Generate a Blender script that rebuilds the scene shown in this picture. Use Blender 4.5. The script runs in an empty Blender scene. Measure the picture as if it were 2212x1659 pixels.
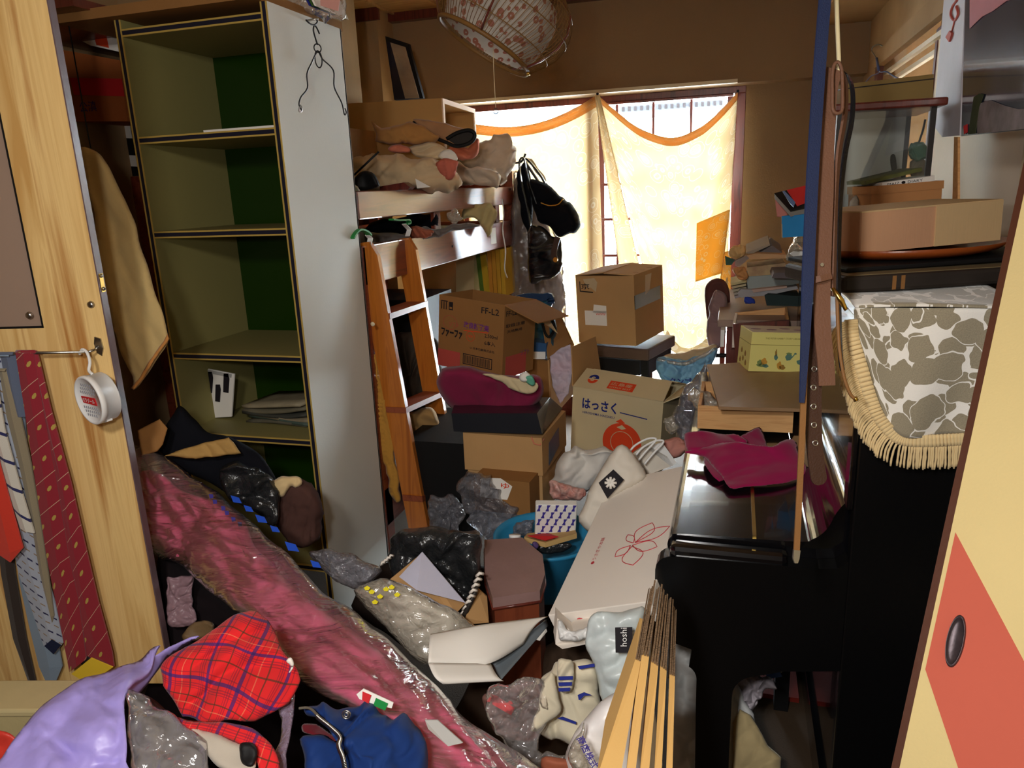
import bpy, bmesh, math, random
import numpy as np
from mathutils import Vector as V, Matrix as M, Euler, noise
from mathutils.geometry import delaunay_2d_cdt
random.seed(7)
S = bpy.context.scene
COL = S.collection
rad = math.radians

# ------------------------------------------------------------ camera
W_, H_, F_ = 2212.0, 1659.0, 1598.0
_p, _r, _y = rad(14.7), rad(2.35), rad(17.0)
CAM = V((0, 0, 1.55))
FW = V((-math.sin(_y)*math.cos(_p), math.cos(_y)*math.cos(_p), -math.sin(_p)))
_r0 = V((math.cos(_y), math.sin(_y), 0)); _u0 = _r0.cross(FW)
RT = _r0*math.cos(_r) - _u0*math.sin(_r)
UP = _u0*math.cos(_r) + _r0*math.sin(_r)
cd = bpy.data.cameras.new('camera'); co = bpy.data.objects.new('camera', cd); COL.objects.link(co)
cd.sensor_width = 36; cd.lens = F_/W_*36; cd.clip_start = 0.02
co.matrix_world = M(((RT.x, UP.x, -FW.x, CAM.x), (RT.y, UP.y, -FW.y, CAM.y), (RT.z, UP.z, -FW.z, CAM.z), (0, 0, 0, 1)))
S.camera = co

# ------------------------------------------------------------ world, lamps, exposure
S.view_settings.view_transform = 'Standard'; S.view_settings.look = 'None'
S.view_settings.exposure = 0.18; S.view_settings.gamma = 1.0; S.view_settings.use_curve_mapping = False
wd = bpy.data.worlds.new('sky'); S.world = wd; wd.use_nodes = True
wd.node_tree.nodes['Background'].inputs[0].default_value = (0.84, 0.92, 1.0, 1)
wd.node_tree.nodes['Background'].inputs[1].default_value = 84.0
def area(name, loc, target, sx, sy, power, col, portal=False):
    ld = bpy.data.lights.new(name, 'AREA'); ld.shape = 'RECTANGLE'; ld.size = sx; ld.size_y = sy
    ld.energy = power; ld.color = col
    if portal: ld.cycles.is_portal = True
    lo = bpy.data.objects.new(name, ld); COL.objects.link(lo)
    lo.location = loc; lo.rotation_euler = (V(target)-V(loc)).to_track_quat('-Z', 'Y').to_euler()
    return lo
area('window_portal', (-0.85, 5.25, 1.15), (-0.85, 0, 1.15), 1.8, 2.1, 1, (1, 1, 1), portal=True)
area('hall_lamp', (-0.30, -0.40, 2.10), (-0.4, 1.8, 0.8), 0.16, 0.16, 17, (1.0, 0.96, 0.90))
area('hand_lamp', (-0.17, -0.04, 1.64), (-0.45, 1.8, 0.8), 0.07, 0.07, 8.5, (1.0, 0.97, 0.94))
try:
    S.cycles.use_denoising = True; S.cycles.transparent_max_bounces = 24; S.cycles.max_bounces = 10
    S.cycles.sample_clamp_indirect = 6.0
except Exception: pass

# ------------------------------------------------------------ from a pixel and a real distance to a point in the room
def ray(px, py): return FW + RT*((px-W_/2)/F_) + UP*((H_/2-py)/F_)
def GD(px, py, d): return CAM + ray(px, py)*d
def GY(px, py, y): r = ray(px, py); return CAM + r*((y-CAM.y)/r.y)
def GX(px, py, x): r = ray(px, py); return CAM + r*((x-CAM.x)/r.x)
def GZ(px, py, z): r = ray(px, py); return CAM + r*((z-CAM.z)/r.z)
def GP(px, py, p0, n): r = ray(px, py); return CAM + r*((V(p0)-CAM).dot(V(n))/r.dot(V(n)))

# ------------------------------------------------------------ objects
MW = {}
def lin(c):
    return tuple((x/255/12.92 if x/255 <= .04045 else ((x/255+.055)/1.055)**2.4) for x in c)
def thing(name, label, cat, loc=(0, 0, 0), rot=(0, 0, 0), group=None, kind=None):
    o = bpy.data.objects.new(name, None); COL.objects.link(o); o.empty_display_size = .05
    o.location = loc; o.rotation_euler = [rad(a) for a in rot]
    tag(o, label, cat, group, kind)
    MW[o.name] = M.Translation(V(loc)) @ Euler([rad(a) for a in rot]).to_matrix().to_4x4()
    return o
def tag(o, label=None, cat=None, group=None, kind=None):
    if label: o['label'] = label
    if cat: o['category'] = cat
    if group: o['group'] = group
    if kind: o['kind'] = kind
    return o
def mk(name, verts, faces, m, parent=None, local=False, smooth=False, uv=None, label=None, kind=None, cat=None, group=None, loc=None):
    """one mesh object; verts in world space unless local"""
    me = bpy.data.meshes.new(name)
    if parent is not None and not local:
        inv = MW[parent.name].inverted(); verts = [inv @ V(v) for v in verts]
    if parent is None:
        if loc is None:
            n = len(verts); loc = (sum(v[0] for v in verts)/n, sum(v[1] for v in verts)/n, min(v[2] for v in verts))
        verts = [(v[0]-loc[0], v[1]-loc[1], v[2]-loc[2]) for v in verts]
    me.from_pydata([tuple(v) for v in verts], [], faces)
    if uv is not None:
        ul = me.uv_layers.new(name='UVMap')
        li = np.empty(len(me.loops), dtype=np.int32); me.loops.foreach_get('vertex_index', li)
        ul.data.foreach_set('uv', np.asarray(uv, dtype=np.float32)[li].ravel())
    if m is not None: me.materials.append(m)
    me.update()
    if smooth: me.shade_smooth()
    o = bpy.data.objects.new(name, me); COL.objects.link(o)
    if parent is not None: o.parent = parent; MW[o.name] = MW[parent.name].copy()
    else: o.location = loc; MW[o.name] = M.Translation(V(loc))
    tag(o, label, cat, group, kind)
    return o
def fin(name, bm, m, parent=None, local=True, smooth=False, **k):
    bmesh.ops.recalc_face_normals(bm, faces=bm.faces)
    bm.verts.ensure_lookup_table(); bm.verts.index_update()
    vs = [v.co.copy() for v in bm.verts]; fs = [[v.index for v in f.verts] for f in bm.faces]; bm.free()
    return mk(name, vs, fs, m, parent, local=local, smooth=smooth, **k)
def bxa(bm, c, s, rot=None, bev=0.0):
    r = bmesh.ops.create_cube(bm, size=1)
    mt = M.Translation(V(c)) @ (Euler([rad(a) for a in rot]).to_matrix().to_4x4() if rot else M.Identity(4)) @ M.Diagonal((s[0], s[1], s[2], 1))
    bmesh.ops.transform(bm, matrix=mt, verts=r['verts'])
    if bev > 0:
        es = list({e for v in r['verts'] for e in v.link_edges})
        bmesh.ops.bevel(bm, geom=es, offset=bev, segments=2, affect='EDGES', profile=.5)
    return r
def bx(name, c, s, m, parent=None, rot=None, bev=0.0, **k):
    bm = bmesh.new(); bxa(bm, c, s, rot, bev); return fin(name, bm, m, parent, **k)
def b6(name, x0, x1, y0, y1, z0, z1, m, parent=None, bev=0.0, **k):
    return bx(name, ((x0+x1)/2, (y0+y1)/2, (z0+z1)/2), (abs(x1-x0), abs(y1-y0), abs(z1-z0)), m, parent, bev=bev, **k)
def struct(name, x0, x1, y0, y1, z0, z1, m, **k): return b6(name, x0, x1, y0, y1, z0, z1, m, kind='structure', **k)
def prism(name, pts, vec, m, parent=None, **k):
    """polygon (3D points) pushed along vec"""
    n = len(pts); vec = V(vec)
    vs = [V(p) for p in pts] + [V(p)+vec for p in pts]
    fs = [list(range(n)), list(range(2*n-1, n-1, -1))] + [[i, n+i, n+(i+1) % n, (i+1) % n] for i in range(n)]
    fs = [f[::-1] for f in fs] if V(pts[1]).__sub__(V(pts[0])).cross(V(pts[2])-V(pts[1])).dot(vec) > 0 else fs
    return mk(name, vs, fs, m, parent, **k)
def tubeg(pts, r, seg=6, closed=False):
    pts = [V(p) for p in pts]; n = len(pts); vs = []; fs = []
    nrm = None
    for i, p in enumerate(pts):
        a = pts[(i-1) % n] if (i > 0 or closed) else p; b = pts[(i+1) % n] if (i < n-1 or closed) else p
        t = (b-a).normalized() if (b-a).length > 1e-9 else V((0, 0, 1))
        if nrm is None: nrm = t.orthogonal().normalized()
        nrm = (nrm - t*nrm.dot(t)); nrm = nrm.normalized() if nrm.length > 1e-6 else t.orthogonal().normalized()
        bn = t.cross(nrm); rr = r[i] if isinstance(r, (list, tuple)) else r
        for k in range(seg):
            an = 2*math.pi*k/seg; vs.append(p + nrm*math.cos(an)*rr + bn*math.sin(an)*rr)
    for i in range(n if closed else n-1):
        j = (i+1) % n
        for k in range(seg): k2 = (k+1) % seg; fs.append([i*seg+k, i*seg+k2, j*seg+k2, j*seg+k])
    if not closed: fs += [list(range(seg))[::-1], [(n-1)*seg+k for k in range(seg)]]
    return vs, fs
def tube(name, pts, r, m, parent=None, seg=6, closed=False, **k):
    vs, fs = tubeg(pts, r, seg, closed); k.setdefault('smooth', True)
    return mk(name, vs, fs, m, parent, **k)
def smoothline(pts, n=6, closed=False):
    pts = [V(p) for p in pts]; N = len(pts); out = []
    for i in range(N if closed else N-1):
        g = lambda k: pts[k % N] if closed else pts[max(0, min(N-1, k))]
        a, b, c, d = g(i-1), g(i), g(i+1), g(i+2)
        for s in range(n):
            t = s/n; out.append(.5*((2*b)+(c-a)*t+(2*a-5*b+4*c-d)*t*t+(3*b-a-3*c+d)*t*t*t))
    if not closed: out.append(pts[-1])
    return out
def lathe(name, prof, m, parent=None, seg=32, mat=None, cap=False, **k):
    """prof = (radius, z) list turned round z; mat places it"""
    vs = []; fs = []; n = len(prof)
    for r, z in prof:
        for s in range(seg): a = 2*math.pi*s/seg; vs.append(V((r*math.cos(a), r*math.sin(a), z)))
    for i in range(n-1):
        for s in range(seg): s2 = (s+1) % seg; fs.append([i*seg+s, i*seg+s2, (i+1)*seg+s2, (i+1)*seg+s])
    if cap: fs += [list(range(seg))[::-1], [(n-1)*seg+s for s in range(seg)]]
    if mat is not None: vs = [mat @ v for v in vs]
    k.setdefault('smooth', True)
    return mk(name, vs, fs, m, parent, **k)
def sheetg(P, nu, nv, th):
    """P(u,v)->point, solid sheet of thickness th"""
    g = [[V(P(i/nu, j/nv)) for i in range(nu+1)] for j in range(nv+1)]
    vs = []; fs = []; uv = []
    nr = [[None]*(nu+1) for _ in range(nv+1)]
    for j in range(nv+1):
        for i in range(nu+1):
            du = g[j][min(i+1, nu)]-g[j][max(i-1, 0)]; dv = g[min(j+1, nv)][i]-g[max(j-1, 0)][i]
            n = du.cross(dv); nr[j][i] = n.normalized() if n.length > 1e-12 else V((0, 0, 1))
    for s in (.5, -.5):
        for j in range(nv+1):
            for i in range(nu+1): vs.append(g[j][i]+nr[j][i]*th*s); uv.append((i/nu, j/nv))
    w = nu+1; o = w*(nv+1)
    for j in range(nv):
        for i in range(nu):
            a = j*w+i; fs.append([a, a+1, a+w+1, a+w]); fs.append([o+a, o+a+w, o+a+w+1, o+a+1])
    for i in range(nu): fs.append([i, o+i, o+i+1, i+1]); a = nv*w+i; fs.append([a, a+1, o+a+1, o+a])
    for j in range(nv): a = j*w; fs.append([a, a+w, o+a+w, o+a]); a = j*w+nu; fs.append([a, o+a, o+a+w, a+w])
    return vs, fs, uv
def sheet(name, P, nu, nv, th, m, parent=None, smooth=True, uvs=(1, 1), **k):
    vs, fs, uv = sheetg(P, nu, nv, th)
    return mk(name, vs, fs, m, parent, smooth=smooth, uv=[(a*uvs[0], b*uvs[1]) for a, b in uv], **k)
def bil(a, b, c, d):
    """four corners (top left, top right, bottom right, bottom left) -> P(u,v)"""
    a, b, c, d = V(a), V(b), V(c), V(d)
    return lambda u, v: (a*(1-u)+b*u)*(1-v)+(d*(1-u)+c*u)*v
def puff(name, pts, d, th, m, parent=None, res=None, wr=.004, ws=18., edge=None, back=.6, an=(1, 1, 0), ridge=True, sm=4, nrm=None, seed=0, by='d', **k):
    """a soft closed body: outline + distance, swollen on both sides and wrinkled. pts: (px,py[,distance])"""
    G = {'d': GD, 'y': GY, 'x': GX, 'z': GZ}[by]
    P3 = [G(p[0], p[1], p[2] if len(p) > 2 else d) for p in pts]
    if sm > 1: P3 = smoothline(P3, sm, True)
    c = sum(P3, V((0, 0, 0)))/len(P3)
    n = (V(nrm).normalized() if nrm else (CAM-c).normalized())
    e1 = (RT - n*RT.dot(n)).normalized(); e2 = n.cross(e1)
    A = np.array([[(p-c).dot(e1), (p-c).dot(e2)] for p in P3]); Z = np.array([(p-c).dot(n) for p in P3])
    lo, hi = A.min(0), A.max(0); size = max(hi-lo)
    res = (res*.75 if res else max(size/75, .003))
    # resample the outline
    B = []; BZ = []
    for i in range(len(A)):
        a, b = A[i], A[(i+1) % len(A)]; L = np.hypot(*(b-a)); q = max(1, int(round(L/res)))
        for s in range(q): t = s/q; B.append(a*(1-t)+b*t); BZ.append(Z[i]*(1-t)+Z[(i+1) % len(A)]*t)
    B = np.array(B); BZ = np.array(BZ)
    gx = np.arange(lo[0]+res*.5, hi[0], res); gy = np.arange(lo[1]+res*.5, hi[1], res*.87)
    pg = np.array([(x+(res*.5 if j % 2 else 0), y) for j, y in enumerate(gy) for x in gx])
    def inside(Q):
        r = np.zeros(len(Q), bool); x0, y0 = B[:, 0], B[:, 1]; x1, y1 = np.roll(x0, -1), np.roll(y0, -1)
        for a, b, c_, d_ in zip(x0, y0, x1, y1):
            if b == d_: continue
            hit = ((b > Q[:, 1]) != (d_ > Q[:, 1])) & (Q[:, 0] < (c_-a)*(Q[:, 1]-b)/(d_-b)+a); r ^= hit
        return r
    if len(pg): pg = pg[inside(pg)]
    D = np.sqrt(((pg[:, None, :]-B[None])**2).sum(2)); dm = D.min(1); pg = pg[dm > res*.45]; D = D[dm > res*.45]; dm = dm[dm > res*.45]
    wts = 1/(D+res*.6)**2.2; gz = (wts*BZ[None]).sum(1)/wts.sum(1)
    nb = len(B); allp = [V((float(x), float(y))) for x, y in list(B)+list(pg)]
    r_ = delaunay_2d_cdt(allp, [], [list(range(nb))], 1, 1e-7)
    ov, of, orig = r_[0], r_[2], r_[3]
    eg = edge or max(dm.max()*.45 if len(dm) else .01, .004)
    dist = np.concatenate([np.zeros(nb), dm]); zz = np.concatenate([BZ, gz])
    nv = len(ov); fr = []; bk = []; bidx = {}; uv = []
    ca, sa = math.cos(an[2]), math.sin(an[2]); off = V((seed*3.1+hash_(name), seed*1.7, 0))
    vs = []
    mode = 'smooth' if not ridge else ('crumple' if any(w_ in (m.name if m else '') for w_ in ('film', 'bag', 'sack', 'packet', 'plastic', 'satin', 'paper', 'print')) else 'fold')
    if an == (1, 1, 0) and mode == 'fold': an = (1.5, .6, hash_(name[::-1])*.9)
    ca, sa = math.cos(an[2]), math.sin(an[2])
    def hz(q, s):
        u = (ca*q[0]+sa*q[1])*an[0]; w = (-sa*q[0]+ca*q[1])*an[1]
        p = V((u*ws, w*ws, s*7.3))+off
        if mode == 'crumple':
            wv = noise.noise_vector(p*.7)*.35
            a = noise.voronoi((p+wv)*1.25)[0]; b_ = noise.voronoi((p+wv)*2.9)[0]
            return 1.5*(a[1]-a[0])+.6*(b_[1]-b_[0])-.6+.7*noise.noise(p*.6)
        if mode == 'fold':
            ph = p.x*2.1 + 4.2*noise.noise(p*.5) + 1.1*noise.noise(p*1.3); ph2 = (p.y*1.2+p.x*.6)*2.6+3*noise.noise(p*.8+V((7, 7, 7)))
            am = .55+.6*noise.noise(p*.35+V((3, 9, 1)))
            return (abs(math.sin(ph))-.6)*1.3*am + (abs(math.sin(ph2))-.6)*.5*max(0, noise.noise(p*.6+V((4, 4, 4)))+.25) + .7*noise.noise(p*.5+V((1, 2, 3))) + .15*noise.noise(p*3.1)
        return noise.noise(p)+.5*noise.noise(p*2.1)+.25*noise.noise(p*4.3)
    lf_ = 1.6/max(size, .01); jt = wr*.8
    def jit(q):
        p = V((q[0]*ws*.9, q[1]*ws*.9, 0))+off; j = noise.noise_vector(p)+noise.noise_vector(p*2.3)*.5
        return e1*j.x*jt + e2*j.y*jt
    def tmod(q): return .8+.5*noise.noise(V((q[0]*lf_, q[1]*lf_, 0))+off)
    for i, q in enumerate(ov):
        o_ = orig[i][0] if orig[i] else 0; t = min(dist[o_]/eg, 1.0) if orig[i] else 0
        h = math.sqrt(max(0, 1-(1-t)**2)); base = c + e1*q[0] + e2*q[1] + n*float(zz[o_] if orig[i] else 0) + jit(q)
        f_ = min(1, t*2.6)
        vs.append(base + n*(th*h*tmod(q)+wr*hz(q, 0)*f_)); uv.append((q[0], q[1]))
    nb2 = nv
    mp = {}
    for i, q in enumerate(ov):
        o_ = orig[i][0] if orig[i] else 0; t = min(dist[o_]/eg, 1.0) if orig[i] else 0
        if t <= 0: mp[i] = i; continue
        h = math.sqrt(max(0, 1-(1-t)**2)); base = c + e1*q[0] + e2*q[1] + n*float(zz[o_]) + jit(q)
        mp[i] = len(vs); vs.append(base - n*(th*back*h + .0008 + .3*wr*hz(q, 1)*min(1, t*2))); uv.append((q[0], q[1]))
    fs = []
    for f in of:
        f = list(f); fs.append(f); g = [mp[i] for i in f][::-1]
        if set(g) != set(f): fs.append(g)
    k.setdefault('smooth', True)
    return mk(name, vs, fs, m, parent, uv=uv, **k)
def hash_(s): return sum(ord(c_)*(i+1) for i, c_ in enumerate(s)) % 97 / 7.0
def text(name, s, o, xd, yd, h, m, parent, w=None, th=.0004, align='LEFT', bold=0.0, local=True, **k):
    """raised print; o = lower left corner, xd/yd directions, h cap height, w forces a width"""
    cu = bpy.data.curves.new(name, 'FONT'); cu.body = s; cu.size = 1; cu.extrude = 0; cu.resolution_u = 2
    if bold: cu.offset = bold
    ob = bpy.data.objects.new('tmp', cu); COL.objects.link(ob)
    me = bpy.data.meshes.new_from_object(ob.evaluated_get(bpy.context.evaluated_depsgraph_get()))
    vs = [v.co.copy() for v in me.vertices]; fs = [list(p.vertices) for p in me.polygons]
    bpy.data.objects.remove(ob); bpy.data.meshes.remove(me); bpy.data.curves.remove(cu)
    if not vs: return None
    x0 = min(v.x for v in vs); x1 = max(v.x for v in vs); y0 = min(v.y for v in vs); y1 = max(v.y for v in vs)
    sy = h/max(y1-y0, 1e-6); sx = (w/(x1-x0)) if w else sy
    xd, yd = V(xd).normalized(), V(yd).normalized(); zd = xd.cross(yd)
    vs = [V(o)+xd*((v.x-x0)*sx)+yd*((v.y-y0)*sy)+zd*th for v in vs]
    return mk(name, vs, fs, m, parent, local=local, **k)
def strap(name, pts, w, th, wd, m, parent=None, tip=None, **k):
    """flat band along pts, width direction wd, thickness th"""
    pts = [V(p) for p in pts]; wd = V(wd).normalized(); vs = []; fs = []; uv = []; L = 0
    for i, p in enumerate(pts):
        a = pts[max(i-1, 0)]; b = pts[min(i+1, len(pts)-1)]; t = (b-a).normalized()
        L += (pts[i]-pts[i-1]).length if i else 0
        x = (wd-t*wd.dot(t)).normalized(); n = t.cross(x); ww = w[i] if isinstance(w, (list, tuple)) else w
        for sx, sn in ((-1, -1), (1, -1), (1, 1), (-1, 1)): vs.append(p+x*sx*ww/2+n*sn*th/2); uv.append((sx*ww/2, L))
    n = len(pts)
    for i in range(n-1):
        for q in range(4): q2 = (q+1) % 4; fs.append([i*4+q, i*4+q2, i*4+4+q2, i*4+4+q])
    fs += [[3, 2, 1, 0], [4*n-4, 4*n-3, 4*n-2, 4*n-1]]
    return mk(name, vs, fs, m, parent, uv=uv, **k)
def disc(name, c, n, r, th, m, parent=None, seg=20, sx=1., updir=None, **k):
    n = V(n).normalized(); a = (V(updir)-n*V(updir).dot(n)).normalized() if updir else n.orthogonal().normalized(); b = n.cross(a)
    pts = [V(c)+a*math.cos(t*2*math.pi/seg)*r+b*math.sin(t*2*math.pi/seg)*r*sx for t in range(seg)]
    return prism(name, pts, n*th, m, parent, **k)
def ring(name, c, n, r, tr, m, parent=None, seg=28, sx=1., updir=None, **k):
    n = V(n).normalized(); a = (V(updir)-n*V(updir).dot(n)).normalized() if updir else n.orthogonal().normalized(); b = n.cross(a)
    pts = [V(c)+a*math.cos(t*2*math.pi/seg)*r+b*math.sin(t*2*math.pi/seg)*r*sx for t in range(seg)]
    return tube(name, pts, tr, m, parent, closed=True, **k)
def flatpoly(name, pts, m, parent, th=.0004, local=True, **k):
    """thin printed patch: pts in parent's space, extruded outwards along its normal"""
    pts = [V(p) for p in pts]; n = (pts[1]-pts[0]).cross(pts[2]-pts[1]).normalized()
    return prism(name, [p for p in pts], n*th, m, parent, local=local, **k)
# ------------------------------------------------------------ materials
class NB:
    def __init__(s, name):
        s.m = bpy.data.materials.new(name); s.m.use_nodes = True; s.t = s.m.node_tree; s.b = s.t.nodes['Principled BSDF']; s.out = s.t.nodes['Material Output']
    def n(s, typ, ins=None, **pr):
        x = s.t.nodes.new('ShaderNode'+typ)
        for a, b in pr.items(): setattr(x, a, b)
        for a, b in (ins or {}).items(): s.set(x.inputs[a], b)
        return x
    def set(s, inp, v):
        if isinstance(v, bpy.types.NodeSocket): s.t.links.new(v, inp)
        elif isinstance(v, tuple) and len(v) == 3 and inp.type == 'RGBA': inp.default_value = (*v, 1)
        else: inp.default_value = v
    def co(s, kind='Object', scale=(1, 1, 1), rot=(0, 0, 0)):
        tc = s.n('TexCoord'); mp = s.n('Mapping', {'Vector': tc.outputs[kind], 'Scale': scale, 'Rotation': rot}); return mp.outputs[0]
    def noise(s, vec, scale, det=3, dist=0., rough=.5): return s.n('TexNoise', {'Vector': vec, 'Scale': scale, 'Detail': det, 'Distortion': dist, 'Roughness': rough}).outputs['Fac']
    def ma(s, op, a, b=0., c=None):
        x = s.n('Math', {0: a, 1: b}, operation=op)
        if c is not None: s.set(x.inputs[2], c)
        return x.outputs[0]
    def mix(s, f, a, b, typ='MIX'):
        x = s.n('Mix', data_type='RGBA', blend_type=typ); s.set(x.inputs[0], f); s.set(x.inputs[6], a); s.set(x.inputs[7], b); return x.outputs[2]
    def ramp(s, f, st):
        x = s.n('ValToRGB', {0: f}); r = x.color_ramp
        while len(r.elements) < len(st): r.elements.new(.5)
        for e, (p, c) in zip(r.elements, st): e.position = p; e.color = (*c, 1)
        return x.outputs[0]
    def bump(s, h, st, dist=.01): return s.n('Bump', {'Height': h, 'Strength': st, 'Distance': dist}).outputs[0]
    def p(s, **k):
        nm = {'col': 'Base Color', 'rough': 'Roughness', 'metal': 'Metallic', 'spec': 'Specular IOR Level', 'coat': 'Coat Weight', 'coatr': 'Coat Roughness', 'sheen': 'Sheen Weight', 'nor': 'Normal', 'trans': 'Transmission Weight', 'ior': 'IOR', 'sss': 'Subsurface Weight'}
        for a, v in k.items(): s.set(s.b.inputs[nm[a]], v)
        return s.m
def mat(name, c, rough=.6, spec=.3, metal=0., var=.12, vs=9., bump=.15, bs=60., coat=0., sheen=0., c2=None, bd=.004):
    b = NB(name); c = lin(c); v = b.co('Object'); n = b.noise(v, vs, 4)
    col = b.mix(b.ma('MULTIPLY', n, 1.0), tuple(x*(1-var) for x in c) if c2 is None else lin(c2), tuple(min(1, x*(1+var)) for x in c))
    b.p(col=col, rough=rough, spec=spec, metal=metal, coat=coat, sheen=sheen)
    if bump: b.p(nor=b.bump(b.noise(v, bs, 3), bump, bd))
    return b.m
def wood(name, c1, c2, c3=None, scale=(30, 30, 1.2), rough=.4, spec=.4, coat=0., dist=1.5, rot=(0, 0, 0), uv='Object', bump=.05):
    b = NB(name); v = b.co(uv, scale, rot); n = b.noise(v, 1.0, 5, dist, .55)
    st = [(.32, lin(c1)), (.5, lin(c2)), (.68, lin(c3 or c1))]
    b.p(col=b.ramp(n, st), rough=rough, spec=spec, coat=coat, coatr=.15, nor=b.bump(n, bump, .01)); return b.m
def fabric(name, c, var=.18, rough=.95, sheen=.3, bs=900., vs=14., bump=.3, c2=None):
    b = NB(name); c = lin(c); v = b.co('Object'); n = b.noise(v, vs, 3)
    b.p(col=b.mix(n, lin(c2) if c2 else tuple(x*(1-var) for x in c), tuple(min(1, x*(1+var)) for x in c)), rough=rough, spec=.1, sheen=0.0 if max(c) < .09 else sheen*.5, nor=b.bump(b.noise(v, bs, 2), bump, .001)); return b.m
def film(name, tint, op=.15, rough=.12, bs=45., bump=.6, glos=1.0, body=None, uvm=None):
    """clear or milky plastic film"""
    b = NB(name); v = b.co('Object') if uvm is None else b.co('UV', uvm[0], (0, 0, uvm[1])); t = lin(tint)
    nr = b.bump(b.noise(v, bs, 3, 1.2), bump, .01)
    b.p(col=lin(body or tint), rough=rough, spec=.6, nor=nr)
    tr = b.n('BsdfTransparent', {0: tuple(.45+.55*x for x in t)})
    gl = b.n('BsdfGlossy', {'Color': (1, 1, 1), 'Roughness': rough, 'Normal': nr})
    fr = b.n('Fresnel', {'IOR': 1.5, 'Normal': nr})
    m1 = b.n('MixShader', {0: op, 1: tr.outputs[0], 2: b.b.outputs[0]})
    m2 = b.n('MixShader', {0: b.ma('MINIMUM', b.ma('MULTIPLY', fr.outputs[0], glos), .9), 1: m1.outputs[0], 2: gl.outputs[0]})
    b.t.links.new(m2.outputs[0], b.out.inputs[0]); return b.m
def plastic(name, c, rough=.25, bs=40., bump=.35, thin=.0, var=.05):
    return mat(name, c, rough=rough, spec=.5, var=var, bump=bump, bs=bs, bd=.01)
def cardboard(name, c, var=.1):
    b = NB(name); v = b.co('Object'); c = lin(c)
    n = b.noise(v, 7, 4); fl = b.noise(b.co('Object', (260, 260, 6)), 1, 2)
    b.p(col=b.mix(n, tuple(x*(1-var) for x in c), tuple(min(1, x*(1+var)) for x in c)), rough=.85, spec=.15, nor=b.bump(fl, .12, .002)); return b.m
def emis(name, c, s):
    b = NB(name); b.p(col=lin(c)); b.set(b.b.inputs['Emission Color'], lin(c)); b.set(b.b.inputs['Emission Strength'], s); return b.m

m_wall = mat('wall_plaster', (142, 116, 86), rough=.95, spec=.1, var=.14, vs=1.6, bump=.25, bs=120)
m_walll = mat('wall_plaster_left', (168, 140, 104), rough=.95, spec=.1, var=.25, vs=2.2, bump=.2, bs=90, c2=(120, 92, 62))
m_ceil = wood('ceiling_board', (160, 120, 76), (180, 140, 92), (150, 110, 70), scale=(3, 22, 3), rough=.6, spec=.2)
m_floor = mat('floor_matting', (66, 50, 34), rough=.9, bump=.3, bs=200)
m_darkred = wood('dark_red_wood', (84, 34, 26), (104, 44, 34), (70, 28, 22), scale=(30, 30, 2), rough=.35, coat=.3)
m_cream = mat('cream_trim', (222, 206, 172), rough=.5)
m_bunk = wood('bunk_varnish', (110, 46, 30), (132, 60, 38), (98, 40, 28), scale=(26, 1.3, 26), rough=.3, spec=.5, coat=.6)
m_ladder = wood('ladder_varnish', (178, 100, 34), (196, 116, 42), (160, 86, 30), scale=(26, 26, 1.6), rough=.28, spec=.5, coat=.6)
m_rung = wood('rung_varnish', (134, 66, 40), (154, 80, 50), (122, 58, 36), scale=(24, 2, 24), rough=.5, spec=.35, coat=.1)
m_door = wood('wardrobe_board', (204, 158, 92), (236, 200, 134), (184, 130, 70), scale=(16, 16, .85), rough=.45, dist=1.1, spec=.35)
m_doored = mat('wardrobe_door_edge', (104, 84, 88), rough=.35, var=.25, vs=30, spec=.5)
m_lacq = mat('black_lacquer', (9, 9, 12), rough=.15, spec=.6, var=.02, bump=0, coat=.6)
m_lacqm = mat('black_lacquer_side', (11, 11, 12), rough=.22, spec=.4, var=.02, bump=0)
m_shelfw = mat('shelf_white', (222, 222, 214), rough=.6, var=.05, vs=3, bump=.08, bs=150)
m_shelfi = mat('shelf_inside', (138, 130, 80), rough=.6, var=.06, vs=3, bump=.05)
m_green = mat('shelf_green_back', (24, 50, 4), rough=.22, var=.08, bump=.05)
m_navy = mat('shelf_edge_dark', (30, 30, 44), rough=.35, bump=0)
m_gold = mat('shelf_edge_brass', (206, 176, 92), rough=.35, metal=.3, bump=0)
m_card = cardboard('carton_tan', (186, 146, 98)); m_card2 = cardboard('carton_brown', (146, 104, 60)); m_card3 = cardboard('carton_pale', (206, 186, 148))
m_ink = mat('ink_black', (28, 24, 30), rough=.7, bump=0); m_inkb = mat('ink_blue', (26, 38, 120), rough=.7, bump=0)
m_inkr = mat('ink_orange_red', (222, 70, 30), rough=.7, bump=0); m_inkred = mat('ink_red', (206, 40, 44), rough=.7, bump=0)
m_inkp = mat('ink_purple', (110, 50, 120), rough=.7, bump=0); m_inkdp = mat('ink_pink_brown', (176, 74, 66), rough=.8, bump=0)
m_paper = mat('paper_white', (238, 234, 226), rough=.8, var=.05, bump=.05); m_paperg = mat('paper_grey', (168, 166, 162), rough=.8, var=.1)
m_white = mat('white_plastic', (236, 236, 234), rough=.35, var=.02, bump=0, spec=.5)
m_cream2 = mat('cream_box', (236, 228, 218), rough=.7, var=.03, bump=.05)
m_steel = mat('steel', (180, 178, 172), rough=.28, metal=1., bump=0); m_brass = mat('brass', (196, 160, 80), rough=.25, metal=1., bump=0)
m_wire = mat('black_wire', (30, 30, 32), rough=.4, bump=0); m_string = fabric('string_cream', (214, 200, 160))
m_glass = film('clear_glass', (230, 236, 236), op=.03, rough=.02, bs=3, bump=.0, glos=1.3)
m_film = film('clear_film', (244, 240, 240), op=.10, rough=.12, bs=26, bump=.45, glos=.9)
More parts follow.
